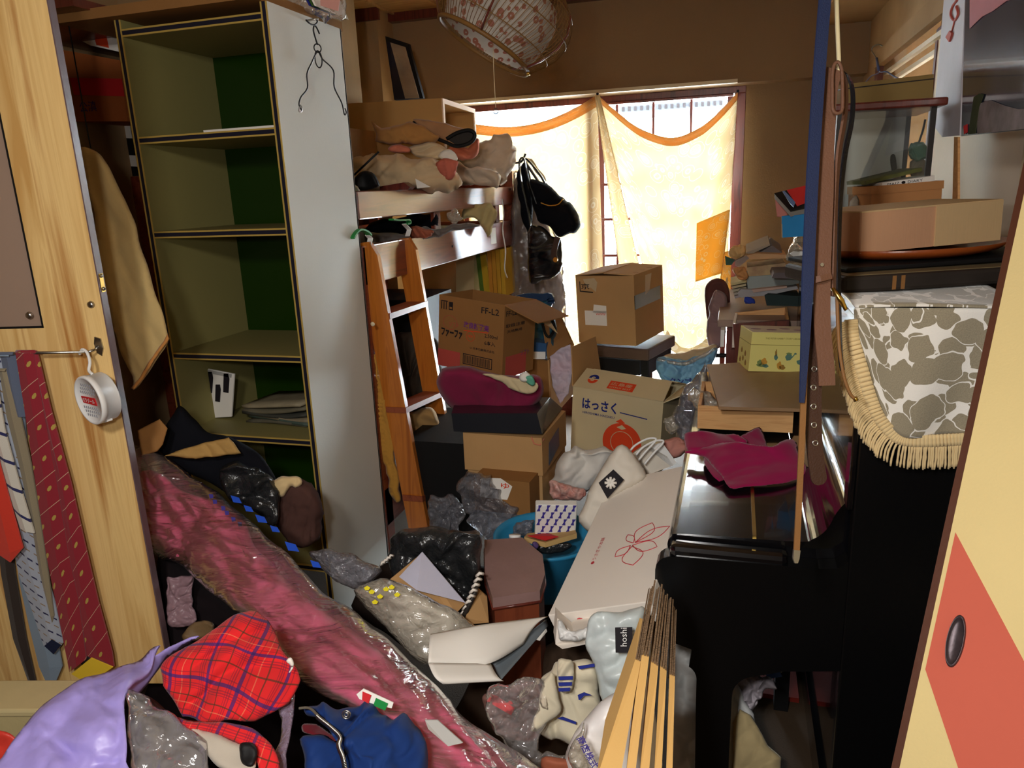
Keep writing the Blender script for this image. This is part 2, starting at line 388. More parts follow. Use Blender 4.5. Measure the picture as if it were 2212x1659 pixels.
m_filmq = film('quilt_wrapper_film', (246, 240, 240), op=.06, rough=.17, bs=1.0, bump=.9, glos=2.6, uvm=((7, 44, 1), .72))
m_filmg = film('grey_film', (190, 190, 200), op=.34, rough=.2, bs=60, bump=.9, glos=1.2, body=(150, 150, 160))
m_filmw = film('milky_film', (236, 232, 222), op=.34, rough=.16, bs=40, bump=.7, glos=1.6, body=(214, 206, 190))
m_blackbag = plastic('black_bag_film', (34, 36, 38), rough=.27, bs=36, bump=.9)
m_blackcloth = fabric('black_cloth', (17, 18, 24), sheen=.15); m_blackleather = mat('black_leather', (16, 17, 22), rough=.25, spec=.6, bump=.2, bs=120)
m_whitecloth = fabric('white_cloth', (226, 222, 214)); m_whitebag = plastic('white_bag', (222, 222, 220), rough=.35, bs=30, bump=.3)
m_greybag = plastic('pale_grey_bag', (196, 206, 206), rough=.35, bs=24, bump=.3)
m_beige = fabric('beige_quilt', (206, 178, 140)); m_tanquilt = fabric('tan_quilt', (176, 126, 72)); m_pinkcl = fabric('salmon_cloth', (204, 120, 96))
m_maroon = fabric('maroon_cushion', (126, 34, 66)); m_maroon2 = fabric('magenta_wool', (148, 20, 74), sheen=.5)
m_pink = fabric('pink_quilt', (232, 100, 146), var=.1, vs=3, c2=(222, 78, 118)); m_lilac = plastic('lilac_bag', (160, 146, 214), rough=.42, bs=22, bump=.35)
m_navycoat = fabric('navy_nylon', (26, 52, 108), sheen=.05, rough=.6, bump=.1); m_darkred2 = fabric('dark_red_lining', (96, 20, 30))
m_blue = mat('blue_tub', (46, 140, 186), rough=.35, spec=.4, bump=0); m_brownlea = mat('brown_leather', (108, 74, 56), rough=.6, spec=.3, bump=.3, bs=300)
m_darklea = mat('dark_brown_leather', (62, 38, 26), rough=.55, bump=.3, bs=300); m_navylea = mat('navy_strap', (36, 48, 84), rough=.6, bump=.35, bs=420)
m_tanlea = mat('tan_leather', (130, 90, 50), rough=.5, bump=.2, bs=300); m_blk = mat('black_matt', (14, 13, 14), rough=.6, bump=.1)
m_fringe = fabric('cream_fringe', (222, 196, 146)); m_brownpl = mat('brown_lacquer_tray', (140, 66, 24), rough=.35, var=.2, vs=6, spec=.4)
m_olive = mat('dusty_black_case', (44, 38, 34), rough=.5, var=.3, vs=12, bump=.1); m_dust = mat('dusty_top', (112, 96, 66), rough=.8, var=.15)
m_yel = mat('yellow_box_print', (228, 218, 130), rough=.5, var=.02, bump=0); m_salm = mat('salmon_paper', (210, 104, 84), rough=.9, var=.05, vs=3)
m_fus = mat('cream_paper', (230, 208, 148), rough=.9, var=.07, vs=5, bump=.15, bs=240); m_fusedge = mat('fusuma_edge', (88, 50, 34), rough=.5)
m_redbrick = fabric('red_rug', (120, 34, 24)); m_steelblue = mat('steel_blue_plastic', (96, 122, 168), rough=.4, bump=0)
# ------------------------------------------------------------ the room
struct('floor', -2.5, .8, -1.3, 5.0, -.05, 0, m_floor)
cei = struct('ceiling', -2.5, 1.0, -1.3, 5.0, 2.65, 2.7, m_ceil)
for i in range(10):
    b6('ceiling_joint', -2.44+i*.33, -2.425+i*.33, -1.2, 4.9, 2.638, 2.65, m_darkred if i == 3 else m_ceil, cei, local=False)
struct('soffit_right', .40, .70, 1.2, 4.72, 2.35, 2.65, m_walll)
struct('wall_left', -2.45, -2.35, -1.3, 5.0, 0, 2.65, m_walll)
struct('wall_back', -2.5, .8, -1.3, -1.2, 0, 2.65, m_walll)
ZB = 2.09
struct('wall_far_beam', -2.35, .70, 4.72, 4.9, ZB, 2.65, m_wall)
struct('wall_far_left', -2.35, -1.78, 4.86, 5.0, 0, ZB, m_wall)
struct('wall_far_right', .03, .75, 4.86, 5.0, 0, ZB, m_wall)
struct('wall_far_top', -1.78, .03, 4.9, 5.0, 2.08, 2.65, m_wall)
struct('trim_1', -2.35, -.02, 4.70, 4.72, ZB, ZB+.02, m_cream)
struct('trim_2', -2.35, -.35, 4.66, 4.72, 2.60, 2.65, m_darkred)
struct('pillar_left', -2.35, -2.14, 4.5, 4.72, 0, 2.65, m_walll)
struct('trim_3', -2.35, -2.12, 4.48, 4.5, 2.58, 2.65, m_darkred)
struct('cupboard_left', -2.35, -1.98, 3.2, 3.9, 1.95, 2.65, m_walll)
# right wall with a sliding door opening above the piano
zt, zl = 2.115, .0
m_wallr = mat('wall_right_paint', (214, 200, 168), rough=.9, spec=.1, var=.08, vs=2)
struct('wall_right_low', .66, .76, -1.3, 4.25, 0, 1.36, m_wallr)
struct('wall_right_top', .66, .76, -1.3, 4.9, 2.14, 2.65, m_walll)
struct('wall_right_far', .66, .76, 4.25, 4.9, 0, 2.14, m_walll)
struct('wall_right_near', .66, .76, -1.3, 2.15, 1.36, 2.14, m_wallr)
struct('trim_4', .63, .66, 2.0, 4.3, 2.06, 2.14, m_walll)
struct('trim_5', .635, .66, 4.22, 4.30, 0, 2.06, m_darkred)
struct('alcove_side_far', .76, 1.0, 4.5, 4.6, 0, 2.65, m_ceil); struct('alcove_side_near', .76, 1.0, 1.9, 2.0, 0, 2.65, m_ceil)
bk = struct('alcove_back', .95, 1.0, 2.0, 4.9, 0, 2.65, m_ceil)
for i, z in enumerate((2.02, 1.985)): struct('trim_%d' % (6+i), .67+i*.03, .69+i*.03, 2.1, 4.25, z, z+.018, m_cream)
sd = thing('sliding_door', 'plain pale sliding door half covering the dark opening above the piano', 'door', (.70, 2.7, 0))
b6('door_panel', .69, .705, 2.15, 3.28, .2, 2.05, mat('door_paper', (232, 220, 200), rough=.8, var=.04), sd, local=False)
b6('door_frame', .686, .71, 3.28, 3.31, .2, 2.06, m_darkred, sd, local=False)
b6('door_rail', .683, .71, 2.15, 3.28, 2.035, 2.06, m_darkred, sd, local=False)

# window
YW = 4.90
wn = thing('window_1', None, None, (-.87, YW, 0), kind='structure')
def wb(n, x0, x1, z0, z1, y0=YW-.03, y1=YW+.05, m=m_darkred): return b6(n, x0, x1, y0, y1, z0, z1, m, wn, local=False, bev=.003)
zh = GY(1100, 237, YW-.03).z
wb('head', -1.78, .03, zh, 2.09); wb('jamb', -.035, .03, 0, zh); wb('jamb', -1.78, -1.72, 0, zh); wb('sill', -1.78, .03, 0, .05)
wb('stile', -.93, -.87, .05, zh); wb('stile', -.87, -.83, .05, zh, YW+.05, YW+.08); wb('stile', -.075, -.04, .05, zh, YW+.05, YW+.08)
wb('bottom_rail', -1.72, -.9, .05, .14); wb('bottom_rail', -.87, -.04, .05, .16, YW+.05, YW+.08)
wb('top_rail', -.90, -.04, GY(1450, 217, YW-.03).z, zh, YW-.04, YW-.01)
for px in (1333, 1411, 1492):
    x = GY(px, 300, YW+.06).x; wb('muntin', x-.008, x+.008,   .16, zh, YW+.055, YW+.075)
for py in (310, 393, 470, 550, 628, 705):
    z = GY(1450, py, YW-.01).z; wb('muntin', -.84, -.05, z-.009, z+.009, YW-.02, YW)
wb('pane', -1.72, -.93, .14, zh, YW+.01, YW+.014, m_glass); wb('pane', -.84, -.05,   .16, zh, YW+.064, YW+.067, m_glass)
struct('added_shade_slab', -3.2, 1.2, 5.02, 6.35, 2.46, 2.6, m_paperg)  # unseen slab overhead, added to darken the upper part of the curtains
struct('balcony_floor', -3.2, 1.2, 5.02, 6.35, -.12, 0, m_paperg)
m_ext = mat('pale_blue_grey_metal', (72, 80, 92), rough=.5, bump=0)
ex = thing('balcony_canopy', 'pale grey canopy edge outside above the left window pane', 'canopy', tuple(GY(1136, 240, 5.9)))
prism('canopy_beam', [GY(1015, 244, 5.9), GY(1246, 226, 5.9), GY(1246, 236, 5.9), GY(1015, 254, 5.9)], (0, .5, 0), m_ext, ex)
prism('canopy_rim', [GY(1015, 240, 5.88), GY(1250, 221, 5.88), GY(1250, 226, 5.88), GY(1015, 245, 5.88)], (0, .02, 0), m_white, ex)
vt = thing('vent_louvre', 'white louvred strip with small dark slots outside the right window', 'louvre', tuple(GY(1450, 240, 5.9)))
prism('louvre_panel', [GY(1325, 229, 5.9), GY(1580, 214, 5.9), GY(1580, 244, 5.9), GY(1325, 258, 5.9)], (0, .06, 0), m_ext, vt)
for i in range(17):
    x = 1346+i*13.2; y = 236-i*.86
    prism('slot', [GY(x-3, y-5, 5.89), GY(x+3, y-5, 5.89), GY(x+3, y+5, 5.89), GY(x-3, y+5, 5.89)], (0, .008, 0), m_ink, vt)

# ------------------------------------------------------------ curtains
def curtain_mat(name, base, tr=.58):
    b = NB(name); v = b.co('UV', (1, 1, 1)); vo = b.n('TexVoronoi', {'Vector': b.co('UV', (1, 1.25, 1)), 'Scale': 7., 'Randomness': .8})
    d = vo.outputs['Distance']; w = b.ma('ABSOLUTE', b.ma('SUBTRACT', d, .34)); r1 = b.ma('LESS_THAN', w, .022)
    w2 = b.ma('ABSOLUTE', b.ma('SUBTRACT', d, .52)); r2 = b.ma('LESS_THAN', w2, .016)
    wv = b.n('TexWave', {'Vector': v, 'Scale': 34., 'Distortion': 3., 'Detail': 1.}, bands_direction='Y').outputs['Fac']
    r3 = b.ma('MULTIPLY', b.ma('GREATER_THAN', wv, .8), b.ma('LESS_THAN', d, .30))
    r = b.ma('MAXIMUM', b.ma('MAXIMUM', r1, r2), r3)
    c = lin(base); col = b.mix(b.ma('MULTIPLY', r, .75), c, (.95, .93, .86))
    df = b.n('BsdfDiffuse', {'Color': col}); t = b.n('BsdfTranslucent', {'Color': col}); tp = b.n('BsdfTransparent', {0: (1, 1, 1)})
    m1 = b.n('MixShader', {0: tr, 1: df.outputs[0], 2: t.outputs[0]})
    m2 = b.n('MixShader', {0: .015, 1: m1.outputs[0], 2: tp.outputs[0]}); b.t.links.new(m2.outputs[0], b.out.inputs[0]); return b.m
m_curt = curtain_mat('curtain_print', (224, 208, 176)); m_gold_c = curtain_mat('gold_cloth_print', (246, 210, 124), .55); m_hem = curtain_mat('hem_band', (244, 202, 142), .5)
def poly_at(pts, u):
    x = u*(len(pts)-1); i = min(int(x), len(pts)-2); t = x-i; return [pts[i][q]*(1-t)+pts[i+1][q]*t for q in range(2)]
def curtain(name, label, top, bot, y, fold, nf, mid=None):
    t3 = smoothline([GY(a, b_, y) for a, b_ in top], 8); b3 = [GY(a, b_, y) for a, b_ in bot]
    def P(u, v, off=0):
        x = u*(len(t3)-1); i = min(int(x), len(t3)-2); a = t3[i].lerp(t3[i+1], x-i)
        x = u*(len(b3)-1); i = min(int(x), len(b3)-2); c = b3[i].lerp(b3[i+1], x-i)
        p = a.lerp(c, v)
        p.y += fold*(math.sin(u*nf+v*2)*min(1, v*3+.15)+.6*noise.noise(V((u*6, v*3, nf)))+.35*noise.noise(V((u*22+v*9, v*5, nf)))+(.8*math.sin(v*26-9*(2*u-1)**2)*min(1, v*4)*max(0, 1-v*1.1) if nf > 12 else 0)) + off
        return p
    t = thing(name, label, 'curtain', tuple(P(.5, 1)))
    sheet('drape', lambda u, v: P(u, v), 60, 60, .0012, m_curt, t, uvs=(1.3, 1.9))
    sheet('hem_band', lambda u, v: P(u, v*.038, -.004), 48, 2, .003, m_hem, t, label='ochre folded hem band')
    return t
curtain('curtain', 'pale yellow printed cloth sagging over the left half of the window', [(1012, 266), (1060, 272), (1100, 274), (1150, 268), (1200, 253), (1245, 232), (1290, 205)],
        [(1012, 800), (1130, 800), (1262, 800), (1310, 800)], 4.835, .010, 9)
curtain('curtain', 'pale yellow printed cloth sagging deeply over the right half of the window', [(1291, 205), (1340, 248), (1380, 276), (1420, 292), (1450, 297), (1480, 291), (1520, 270), (1560, 235), (1594, 198)],
        [(1398, 620), (1440, 735), (1475, 760), (1520, 745), (1566, 640)], 4.80, .020, 17)
tag(sheet('curtain_fold', lambda u, v: GY(1290+(u-.5)*(10+34*v)+70*v, 206+(372*v), 4.73)+V((0, .012*math.sin(u*9), 0)), 14, 30, .003, m_curt, uvs=(.2, 1.6)),
    'narrow gathered curtain fold falling from the middle pin', 'curtain')
sw = puff('curtain_tail', [(1440, 715), (1462, 742), (1490, 752), (1530, 725), (1560, 640), (1572, 600), (1568, 690), (1545, 748), (1510, 772), (1470, 768), (1440, 745)], 4.6, .02, m_curt, wr=.01, ws=20, by='y')
tag(sw, 'bunched lower end of the yellow curtain beside the chair back', 'curtain')
t = thing('gold_cloth', 'small golden cloth pinned over the lower right of the curtain', 'cloth', tuple(GY(1540, 610, 4.7)))
sheet('cloth_body', lambda u, v: bil(GY(1505, 482, 4.71), GY(1577, 452, 4.71), GY(1560, 590, 4.71), GY(1502, 609, 4.71))(u, v)+V((0, .008*math.sin(u*8+v*3), 0)), 20, 20, .0015, m_gold_c, t, uvs=(.5, .8))
sheet('cloth_tail', lambda u, v: bil(GY(1564, 545, 4.7), GY(1580, 540, 4.7), GY(1578, 650, 4.7), GY(1556, 600, 4.7))(u, v)+V((0, .006*math.sin(v*12), 0)), 8, 14, .0015, m_gold_c, t, uvs=(.2, .5))
for px, py in ((1291, 203), (1594, 197)): tag(disc('curtain_pin', GY(px, py, 4.70), (0, -1, 0), .008, .006, m_blk, seg=10), 'dark pin holding the curtain corner at the %s of the window frame' % ('middle' if px < 1400 else 'right end'), 'pin')
# ------------------------------------------------------------ open wardrobe door with ties
E0 = V((GD(100, 0, 1.5).x, GD(100, 0, 1.5).y, 0)); DU = V((math.cos(rad(13)), math.sin(rad(13)), 0)); DN = V((DU.y, -DU.x, 0))  # DN points at the camera side
def gd(px, py, off=0.0): return GP(px, py, E0+DN*off, DN)
zb = gd(60, 1475).z; zt_ = 2.06
wdr = thing('wardrobe_door', 'open light striped wooden wardrobe door with a tie rack on its inside', 'door', tuple(E0-DU*.2+V((0, 0, zb))))
def dbox(name, u0, u1, z0, z1, n0, n1, m, parent=wdr, **k):
    a = E0+DU*u0+DN*n0+V((0, 0, z0)); return prism(name, [a, E0+DU*u1+DN*n0+V((0, 0, z0)), E0+DU*u1+DN*n0+V((0, 0, z1)), E0+DU*u0+DN*n0+V((0, 0, z1))], DN*(n1-n0), m, parent, **k)
sw_ = (gd(0, 250)-E0); up = gd(95, 708)
uL = (up-E0).dot(DU); zpan = up.z
dbox('stile', uL, 0, zb, zt_, -.022, 0, m_door); dbox('board', -.75, uL, zb, zpan, -.022, 0, m_door)
dbox('edge_band', 0, .003, zb, zt_, -.022, 0, m_doored, label='dark glossy edge band')
mir = mat('mirror_reflected_tone', (176, 150, 132), rough=.3, metal=.25, var=.1, vs=2, bump=0)  # reflected pinkish beige is painted into the base colour
dbox('mirror', -.75, uL-.004, zpan+.004, zt_, -.018, -.006, mir, label='mirror panel with the reflected tone in its colour'); dbox('mirror_gasket', uL-.004, uL, zpan, zt_, -.02, .001, m_blk); dbox('mirror_gasket', -.75, uL, zpan, zpan+.004, -.02, .001, m_blk)
for px, py in ((197, 658), (64, 681)): 
    p = gd(px, py); tube('screw_head', [p, p+DN*.004, p+DN*.006], [.0085, .0075, .003], m_steel, wdr, seg=14)
lp = gd(222, 610) ; 
dbox('latch_plate', -.004, .004, gd(222, 632).z, gd(222, 592).z, -.018, -.004, m_brass, label='small brass latch plate')
for q in (625, 597):
    p = E0+DU*.004-DN*.011; p.z = gd(222, q).z; tube('latch_screw', [p, p+DU*.003], [.0045, .003], m_steel, wdr, seg=10)
# tie bar
pa, pb = gd(-90, 766, .035), gd(192, 760, .035)
tr = thing('tie_bar', 'thin metal tie bar screwed across the wardrobe door', 'rack', tuple(pb))
tube('bar', [pa, pb], .0035, m_steel, tr); br = gd(213, 748)
tube('bracket_arm', [pb, gd(205, 755, .02), br+DN*.004], .003, m_steel, tr)
prism('bracket_plate', [gd(206, 727), gd(219, 731), gd(225, 752), gd(222, 768), gd(212, 762), gd(205, 742)], DN*.004, m_steel, tr)
# moth repellent case
pc = GP(208, 868, E0+DN*.055, DN); ax = (DN*.86 + (-DU)*.5 + V((0, 0, -.05))).normalized()
mc = thing('moth_repellent_case', 'round white slotted case hanging from the tie bar by a hook', 'case', tuple(pc-V((0, 0, .05))))
fc = GP(190, 866, E0+DN*.085, DN); R = .056; mt = M.Translation(fc) @ ax.to_track_quat('Z', 'Y').to_matrix().to_4x4()
lathe('case_body', [(0, -.045), (R*.93, -.045), (R*.97, -.042), (R*.97, -.014), (R*.99, -.014), (R*.99, -.012), (R, -.012), (R, -.002), (R*.97, 0), (R*.90, 0), (R*.88, -.003), (0, -.003)], m_white, mc, seg=48, mat=mt)
dn_ = V((0, 0, -1)); yy = (V((0, 0, 1))-ax*ax.z).normalized(); xx = yy.cross(ax)
o = fc+ax*-.0028
slots = bmesh.new()
mg = mat('slot_grey', (150, 150, 156), rough=.6, bump=0)
for side in (1, -1):
    for rI in range(3):
        for cI in range(7 if rI < 2 else 5):
            x = (cI-(3 if rI < 2 else 2))*.0088+(.004 if rI % 2 else 0); y = side*(.0175+rI*.0085)
            cc = o+xx*x+yy*y
            prism('vent_slot', [cc+xx*a+yy*b_ for a, b_ in ((-.001, -.0028), (.0018, -.0028), (.001, .0028), (-.0018, .0028))], ax*.0012, mg, mc)
lab = [o+xx*a+yy*b_ for a, b_ in ((-.030, .0075), (.028, .0085), (.031, -.0085), (-.026, -.0075))]
prism('brand_panel', lab[::-1], ax*.0014, m_inkred, mc)
text('lettering', 'パラゾール', o+xx*-.026+yy*-.0052+ax*.0012, xx, yy, .0105, m_white, mc, w=.051, bold=.02, local=False, th=.0006)
hk = GP(188, 775, E0+DN*.04, DN)
tube('hook', smoothline([fc+V((0, 0, R*.98))-ax*.02, GP(192, 800, E0+DN*.06, DN), GP(194, 782, E0+DN*.05, DN), GP(188, 762, E0+DN*.04, DN), GP(178, 755, E0+DN*.035, DN), GP(172, 765, E0+DN*.03, DN)], 5), .0035, m_white, mc)
prism('clip_tab', [fc+ax*-.03+V((0, 0, -R*1.0))+xx*a+V((0, 0, b_)) for a, b_ in ((-.002, .004), (.03, .012), (.03, .006), (-.002, -.003))], ax*.012, m_white, mc)

# ties ------------------------------------------------------------
def tie_mat(name, base, kind):
    b = NB(name); c = lin(base); uv = b.n('TexCoord').outputs['UV']; sp = b.n('SeparateXYZ', {0: uv}); x, y = sp.outputs[0], sp.outputs[1]
    def line(e, per, w, off=0.): return b.ma('LESS_THAN', b.ma('FRACT', b.ma('ADD', b.ma('DIVIDE', e, per), off)), w)
    col = c
    if kind == 'crest':
        e = b.ma('ADD', y, b.ma('MULTIPLY', x, .75)); col = b.mix(line(e, .075, .02), c, lin((214, 180, 150)))
        fx = b.ma('SUBTRACT', b.ma('FRACT', b.ma('DIVIDE', e, .075)), .42); fy = b.ma('SUBTRACT', b.ma('FRACT', b.ma('ADD', b.ma('DIVIDE', x, .034), .25)), .5)
        r2 = b.ma('ADD', b.ma('POWER', b.ma('MULTIPLY', b.ma('ABSOLUTE', fx), .075/.0062), 2.), b.ma('POWER', b.ma('MULTIPLY', b.ma('ABSOLUTE', fy), .034/.0055), 2.))
        n_ = b.noise(b.co('Object'), 260, 1); dot = b.ma('LESS_THAN', b.ma('ADD', r2, b.ma('MULTIPLY', n_, .8)), 1.25)
        col = b.mix(dot, col, lin((186, 158, 74)))
    elif kind == 'dash':
        e = b.ma('SUBTRACT', y, b.ma('MULTIPLY', x, .9)); g = b.ma('FRACT', b.ma('DIVIDE', x, .017))
        col = b.mix(b.ma('MULTIPLY', line(e, .05, .10), b.ma('LESS_THAN', g, .62)), c, lin((30, 32, 78)))
        col = b.mix(b.ma('MULTIPLY', line(e, .05, .07, .5), b.ma('LESS_THAN', g, .55)), col, lin((150, 124, 92)))
    elif kind == 'stripe':
        e = b.ma('SUBTRACT', y, b.ma('MULTIPLY', x, .6)); col = b.mix(line(e, .07, .12), c, lin((34, 40, 96)))
    n = b.noise(b.co('UV', (1400, 500, 1)), 1, 2); col = b.mix(b.ma('MULTIPLY', n, .3), col, (.05, .04, .04))
    b.p(col=col, rough=.7, spec=.25, sheen=.3, nor=b.bump(n, .2, .001)); return b.m
mt_red = tie_mat('tie_red_crest', (150, 24, 44), 'crest'); mt_dash = tie_mat('tie_silver_dash', (176, 184, 200), 'dash')
mt_taupe = tie_mat('tie_taupe', (150, 138, 112), 'x'); mt_white = tie_mat('tie_white', (220, 216, 204), 'stripe'); mt_scar = tie_mat('tie_scarlet', (226, 58, 36), 'x')
mt_navy = tie_mat('tie_slate', (96, 108, 132), 'x'); mt_blk = tie_mat('tie_black', (46, 36, 30), 'x'); mt_sil = tie_mat('tie_blue_grey', (136, 156, 176), 'x'); mt_str = tie_mat('tie_striped', (206, 208, 216), 'stripe')
def tie(label, L, Rr, off, m, tipl=None, seam=None):
    """left and right edge pixel lines from the bar down to the tip"""
    t = thing('necktie', label, 'necktie', tuple(gd(*L[-1], off)), group='neckties on the wardrobe door')
    l3 = [gd(a, b_, off) for a, b_ in L]; r3 = [gd(a, b_, off) for a, b_ in Rr]
    tip = gd(*tipl, off) if tipl else None
    vs = []; uv = []; fs = []
    n = len(l3); y0 = 0
    for i in range(n):
        a, b_ = l3[i], r3[i]; y0 += ((a+b_)/2-(l3[i-1]+r3[i-1])/2).length if i else 0
        w = (b_-a).length
        for k, q in enumerate((0, .5, 1)):
            p = a.lerp(b_, q)+DN*(.005 if k == 1 else 0); vs.append(p); uv.append(((q-.5)*w, y0))
        for k, q in enumerate((0, .5, 1)): vs.append(a.lerp(b_, q)-DN*.004); uv.append(((q-.5)*w, y0))
    for i in range(n-1):
        a = i*6; b2 = a+6
        for k in (0, 1): fs.append([a+k, a+k+1, b2+k+1, b2+k]); fs.append([a+3+k+1, a+3+k, b2+3+k, b2+3+k+1])
        fs.append([a, b2, b2+3, a+3]); fs.append([a+2, a+5, b2+5, b2+2])
    fs.append([0, 3, 4, 1]); fs.append([1, 4, 5, 2])
    e = (n-1)*6
    if tip is not None:
        vs.append(tip); uv.append((0, y0+.04)); vs.append(tip-DN*.004); uv.append((0, y0+.04)); q = len(vs)
        fs += [[e, e+1, q-2], [e+1, e+2, q-2], [e+4, e+3, q-1], [e+5, e+4, q-1], [e, q-2, q-1, e+3], [e+2, e+5, q-1, q-2]]
    else: fs += [[e+1, e+4, e+3, e], [e+2, e+5, e+4, e+1]]
    mk('blade', vs, fs, m, t, uv=uv, smooth=False)
    top = gd(*((L[0][0]+Rr[0][0])/2, L[0][1]-2), .035)
    a, b_ = l3[0], r3[0]
    sheet('fold_over_bar', lambda u, v: (a.lerp(b_, u)).lerp(a.lerp(b_, u)+DN*(.035-off), .5)*1+DN*((.035-off)*.5+ -.0-(math.cos(v*math.pi))*-.0)+V((0, 0, .004*math.sin(v*math.pi)))+DN*(.012*(v-.5)), 3, 6, .003, m, t, uvs=(.04, .02))
    return t
tie('long black necktie hanging at the left end of the tie bar', [(-40, 770), (-20, 1000), (2, 1240), (28, 1380), (60, 1470)], [(-15, 770), (8, 1000), (32, 1240), (56, 1380), (76, 1470)], .012, mt_blk, (66, 1496))
tie('blue grey necktie with a crinkled lining hanging behind the silver one', [(6, 765), (20, 900), (28, 1100), (40, 1250), (62, 1350), (84, 1440)], [(34, 765), (52, 900), (70, 1100), (98, 1250), (118, 1350), (134, 1440)], .018, mt_sil, (110, 1497))
tie('silver necktie with navy and brown dashes', [(-20, 770), (-10, 900), (10, 1100), (40, 1240), (66, 1310), (94, 1395)], [(4, 770), (24, 900), (68, 1100), (100, 1240), (120, 1310), (137, 1388)], .026, mt_dash, (118, 1413))
tie('slate blue necktie draped over the bar beside the red one', [(0, 764), (14, 840), (30, 900)], [(34, 764), (46, 840), (60, 900)], .03, mt_navy)
tie('taupe ribbed necktie hanging left of the red ones', [(-2, 800), (14, 900), (40, 1000), (66, 1120), (86, 1240), (108, 1330)], [(16, 800), (44, 900), (66, 1000), (86, 1120), (104, 1240), (116, 1330)], .032, mt_taupe, (112, 1345))
tie('white necktie with blue stripes near the left edge', [(-40, 800), (-20, 930), (10, 1040), (44, 1142)], [(-12, 800), (10, 930), (40, 1040), (74, 1152)], .045, mt_white)
tie('plain scarlet necktie at the far left', [(-60, 800), (-50, 1000), (-20, 1100), (0, 1200)], [(-30, 800), (-2, 1000), (20, 1080), (49, 1184)], .055, mt_scar, (22, 1215))
tie('maroon necktie with gold crests, right blade', [(68, 762), (90, 880), (118, 1040), (140, 1200), (160, 1320), (186, 1425)], [(80, 762), (108, 880), (152, 1040), (184, 1180), (212, 1300), (242, 1410)], .034, mt_red, (246, 1440))
tie('maroon necktie with gold crests, left blade ending in a yellow lining', [(33, 762), (52, 880), (76, 1040), (100, 1200), (126, 1330), (150, 1452)], [(72, 762), (92, 880), (122, 1040), (148, 1200), (170, 1300), (186, 1424)], .040, mt_red)
yl = tag(prism('tie_lining', [gd(154, 1456, .044), gd(186, 1430, .044), (gd(196, 1422, .044)), gd(243, 1442, .044), gd(208, 1466, .044), gd(184, 1474, .044)], DN*-.004, mat('yellow_lining', (232, 196, 54), rough=.7)), 'yellow lining end showing below the maroon neckties', 'necktie')
tag(puff('tie_label', [(172, 1422), (182, 1417), (196, 1419), (199, 1432), (190, 1441), (176, 1438)], 1.86, .003, m_blk), 'small dark cloth tag above the yellow lining', 'tag')
prism('care_label', [gd(96, 1395, .034), gd(112, 1381, .034), gd(132, 1393, .034), gd(116, 1413, .034)], DN*.001, mat('navy_label', (26, 34, 60), rough=.6), bpy.data.objects['necktie.002'])

# dressing behind the door: printed hanging cloth, check strip, hung sheet, cartons
def vpl(name, pts, y, m, parent=None, th=.01, **k): return prism(name, [GY(a, b_, y) for a, b_ in pts], (0, th, 0), m, parent, **k)
struct('closet_back', -2.35, -1.86, 2.62, 2.68, 0, 2.65, m_walll)
struct('closet_shelf', -2.35, -1.86, 1.9, 2.6, 2.115, 2.14, m_darkred)
ba = thing('carton', 'dark orange carton high on the left behind the wardrobe door', 'box', tuple(GY(200, 262, 2.35)))
vpl('carton_body', [(120, 105), (258, 130), (275, 262), (150, 262)], 2.3, mat('orange_carton', (166, 92, 44), rough=.8), ba, th=.25)
vpl('red_band', [(150, 168), (262, 170), (268, 208), (160, 205)], 2.295, m_inkred, ba, th=.003)
text('lettering', '公滇', GY(174, 243, 2.292), (1, 0, 0), (0, 0, 1), .035, m_inkb, ba, w=.075, local=False)
hl = thing('roof_print', 'white panel with an orange square above the carton on the left', 'print', tuple(GY(220, 100, 2.3)))
vpl('panel', [(150, 60), (250, 62), (258, 112), (195, 98), (160, 80)], 2.29, m_paper, hl, th=.02); vpl('orange_square', [(202, 74), (228, 75), (234, 103), (208, 97)], 2.285, m_inkr, hl, th=.003)
ps = thing('landscape_banner', 'hanging banner with a green tree print and a black and white checked edge', 'banner', tuple(GY(250, 880, 2.56)))
m_banner = mat('banner_sky', (190, 176, 150), rough=.85)
vpl('banner_body', [(122, 115), (240, 115), (400, 960), (250, 960)], 2.56, m_banner, ps, th=.006)
m_leafg = mat('print_green', (52, 84, 34), rough=.8, var=.4, vs=40); m_teal = mat('print_teal', (70, 110, 96), rough=.8, var=.3, vs=30)
vpl('tree_print', smoothline([V((a, b_, 0)) for a, b_ in ((178, 306), (196, 290), (214, 282), (232, 272), (250, 276), (258, 296), (262, 312), (236, 311), (206, 312))], 3, True) and [(178, 306), (196, 290), (214, 280), (232, 272), (250, 276), (258, 296), (262, 312), (206, 312)], 2.557, m_leafg, ps, th=.002)
vpl('water_print', [(228, 318), (264, 322), (276, 372), (268, 392), (240, 350)], 2.557, m_teal, ps, th=.002)
vpl('tree_print', [(290, 860), (305, 850), (345, 838), (362, 860), (372, 905), (330, 925), (298, 905)], 2.557, m_leafg, ps, th=.002)
ys = [268, 297, 334, 358, 388, 409, 442, 464, 507, 538, 590, 655, 700]
for i in range(len(ys)-1):
    a, b_ = ys[i], ys[i+1]; xl = lambda y: 247+(y-262)*.205; xr = lambda y: 270+(y-262)*.185+8
    vpl('check_square', [(xl(a), a), (xr(a), a+2), (xr(b_), b_+2), (xl(b_), b_)], 2.552, m_paper if i % 2 == 0 else m_blk, ps, th=.004)
hs = puff('hanging_sheet', [(170, 315), (198, 318), (225, 334), (250, 380), (268, 430), (295, 520), (330, 620), (362, 724), (330, 780), (285, 838), (278, 810), (260, 760), (240, 700), (220, 600), (200, 480), (185, 380)], 2.02, .03, fabric('ecru_sheet', (196, 170, 116)), wr=.02, ws=7, an=(2.4, .5, .25), ridge=False)
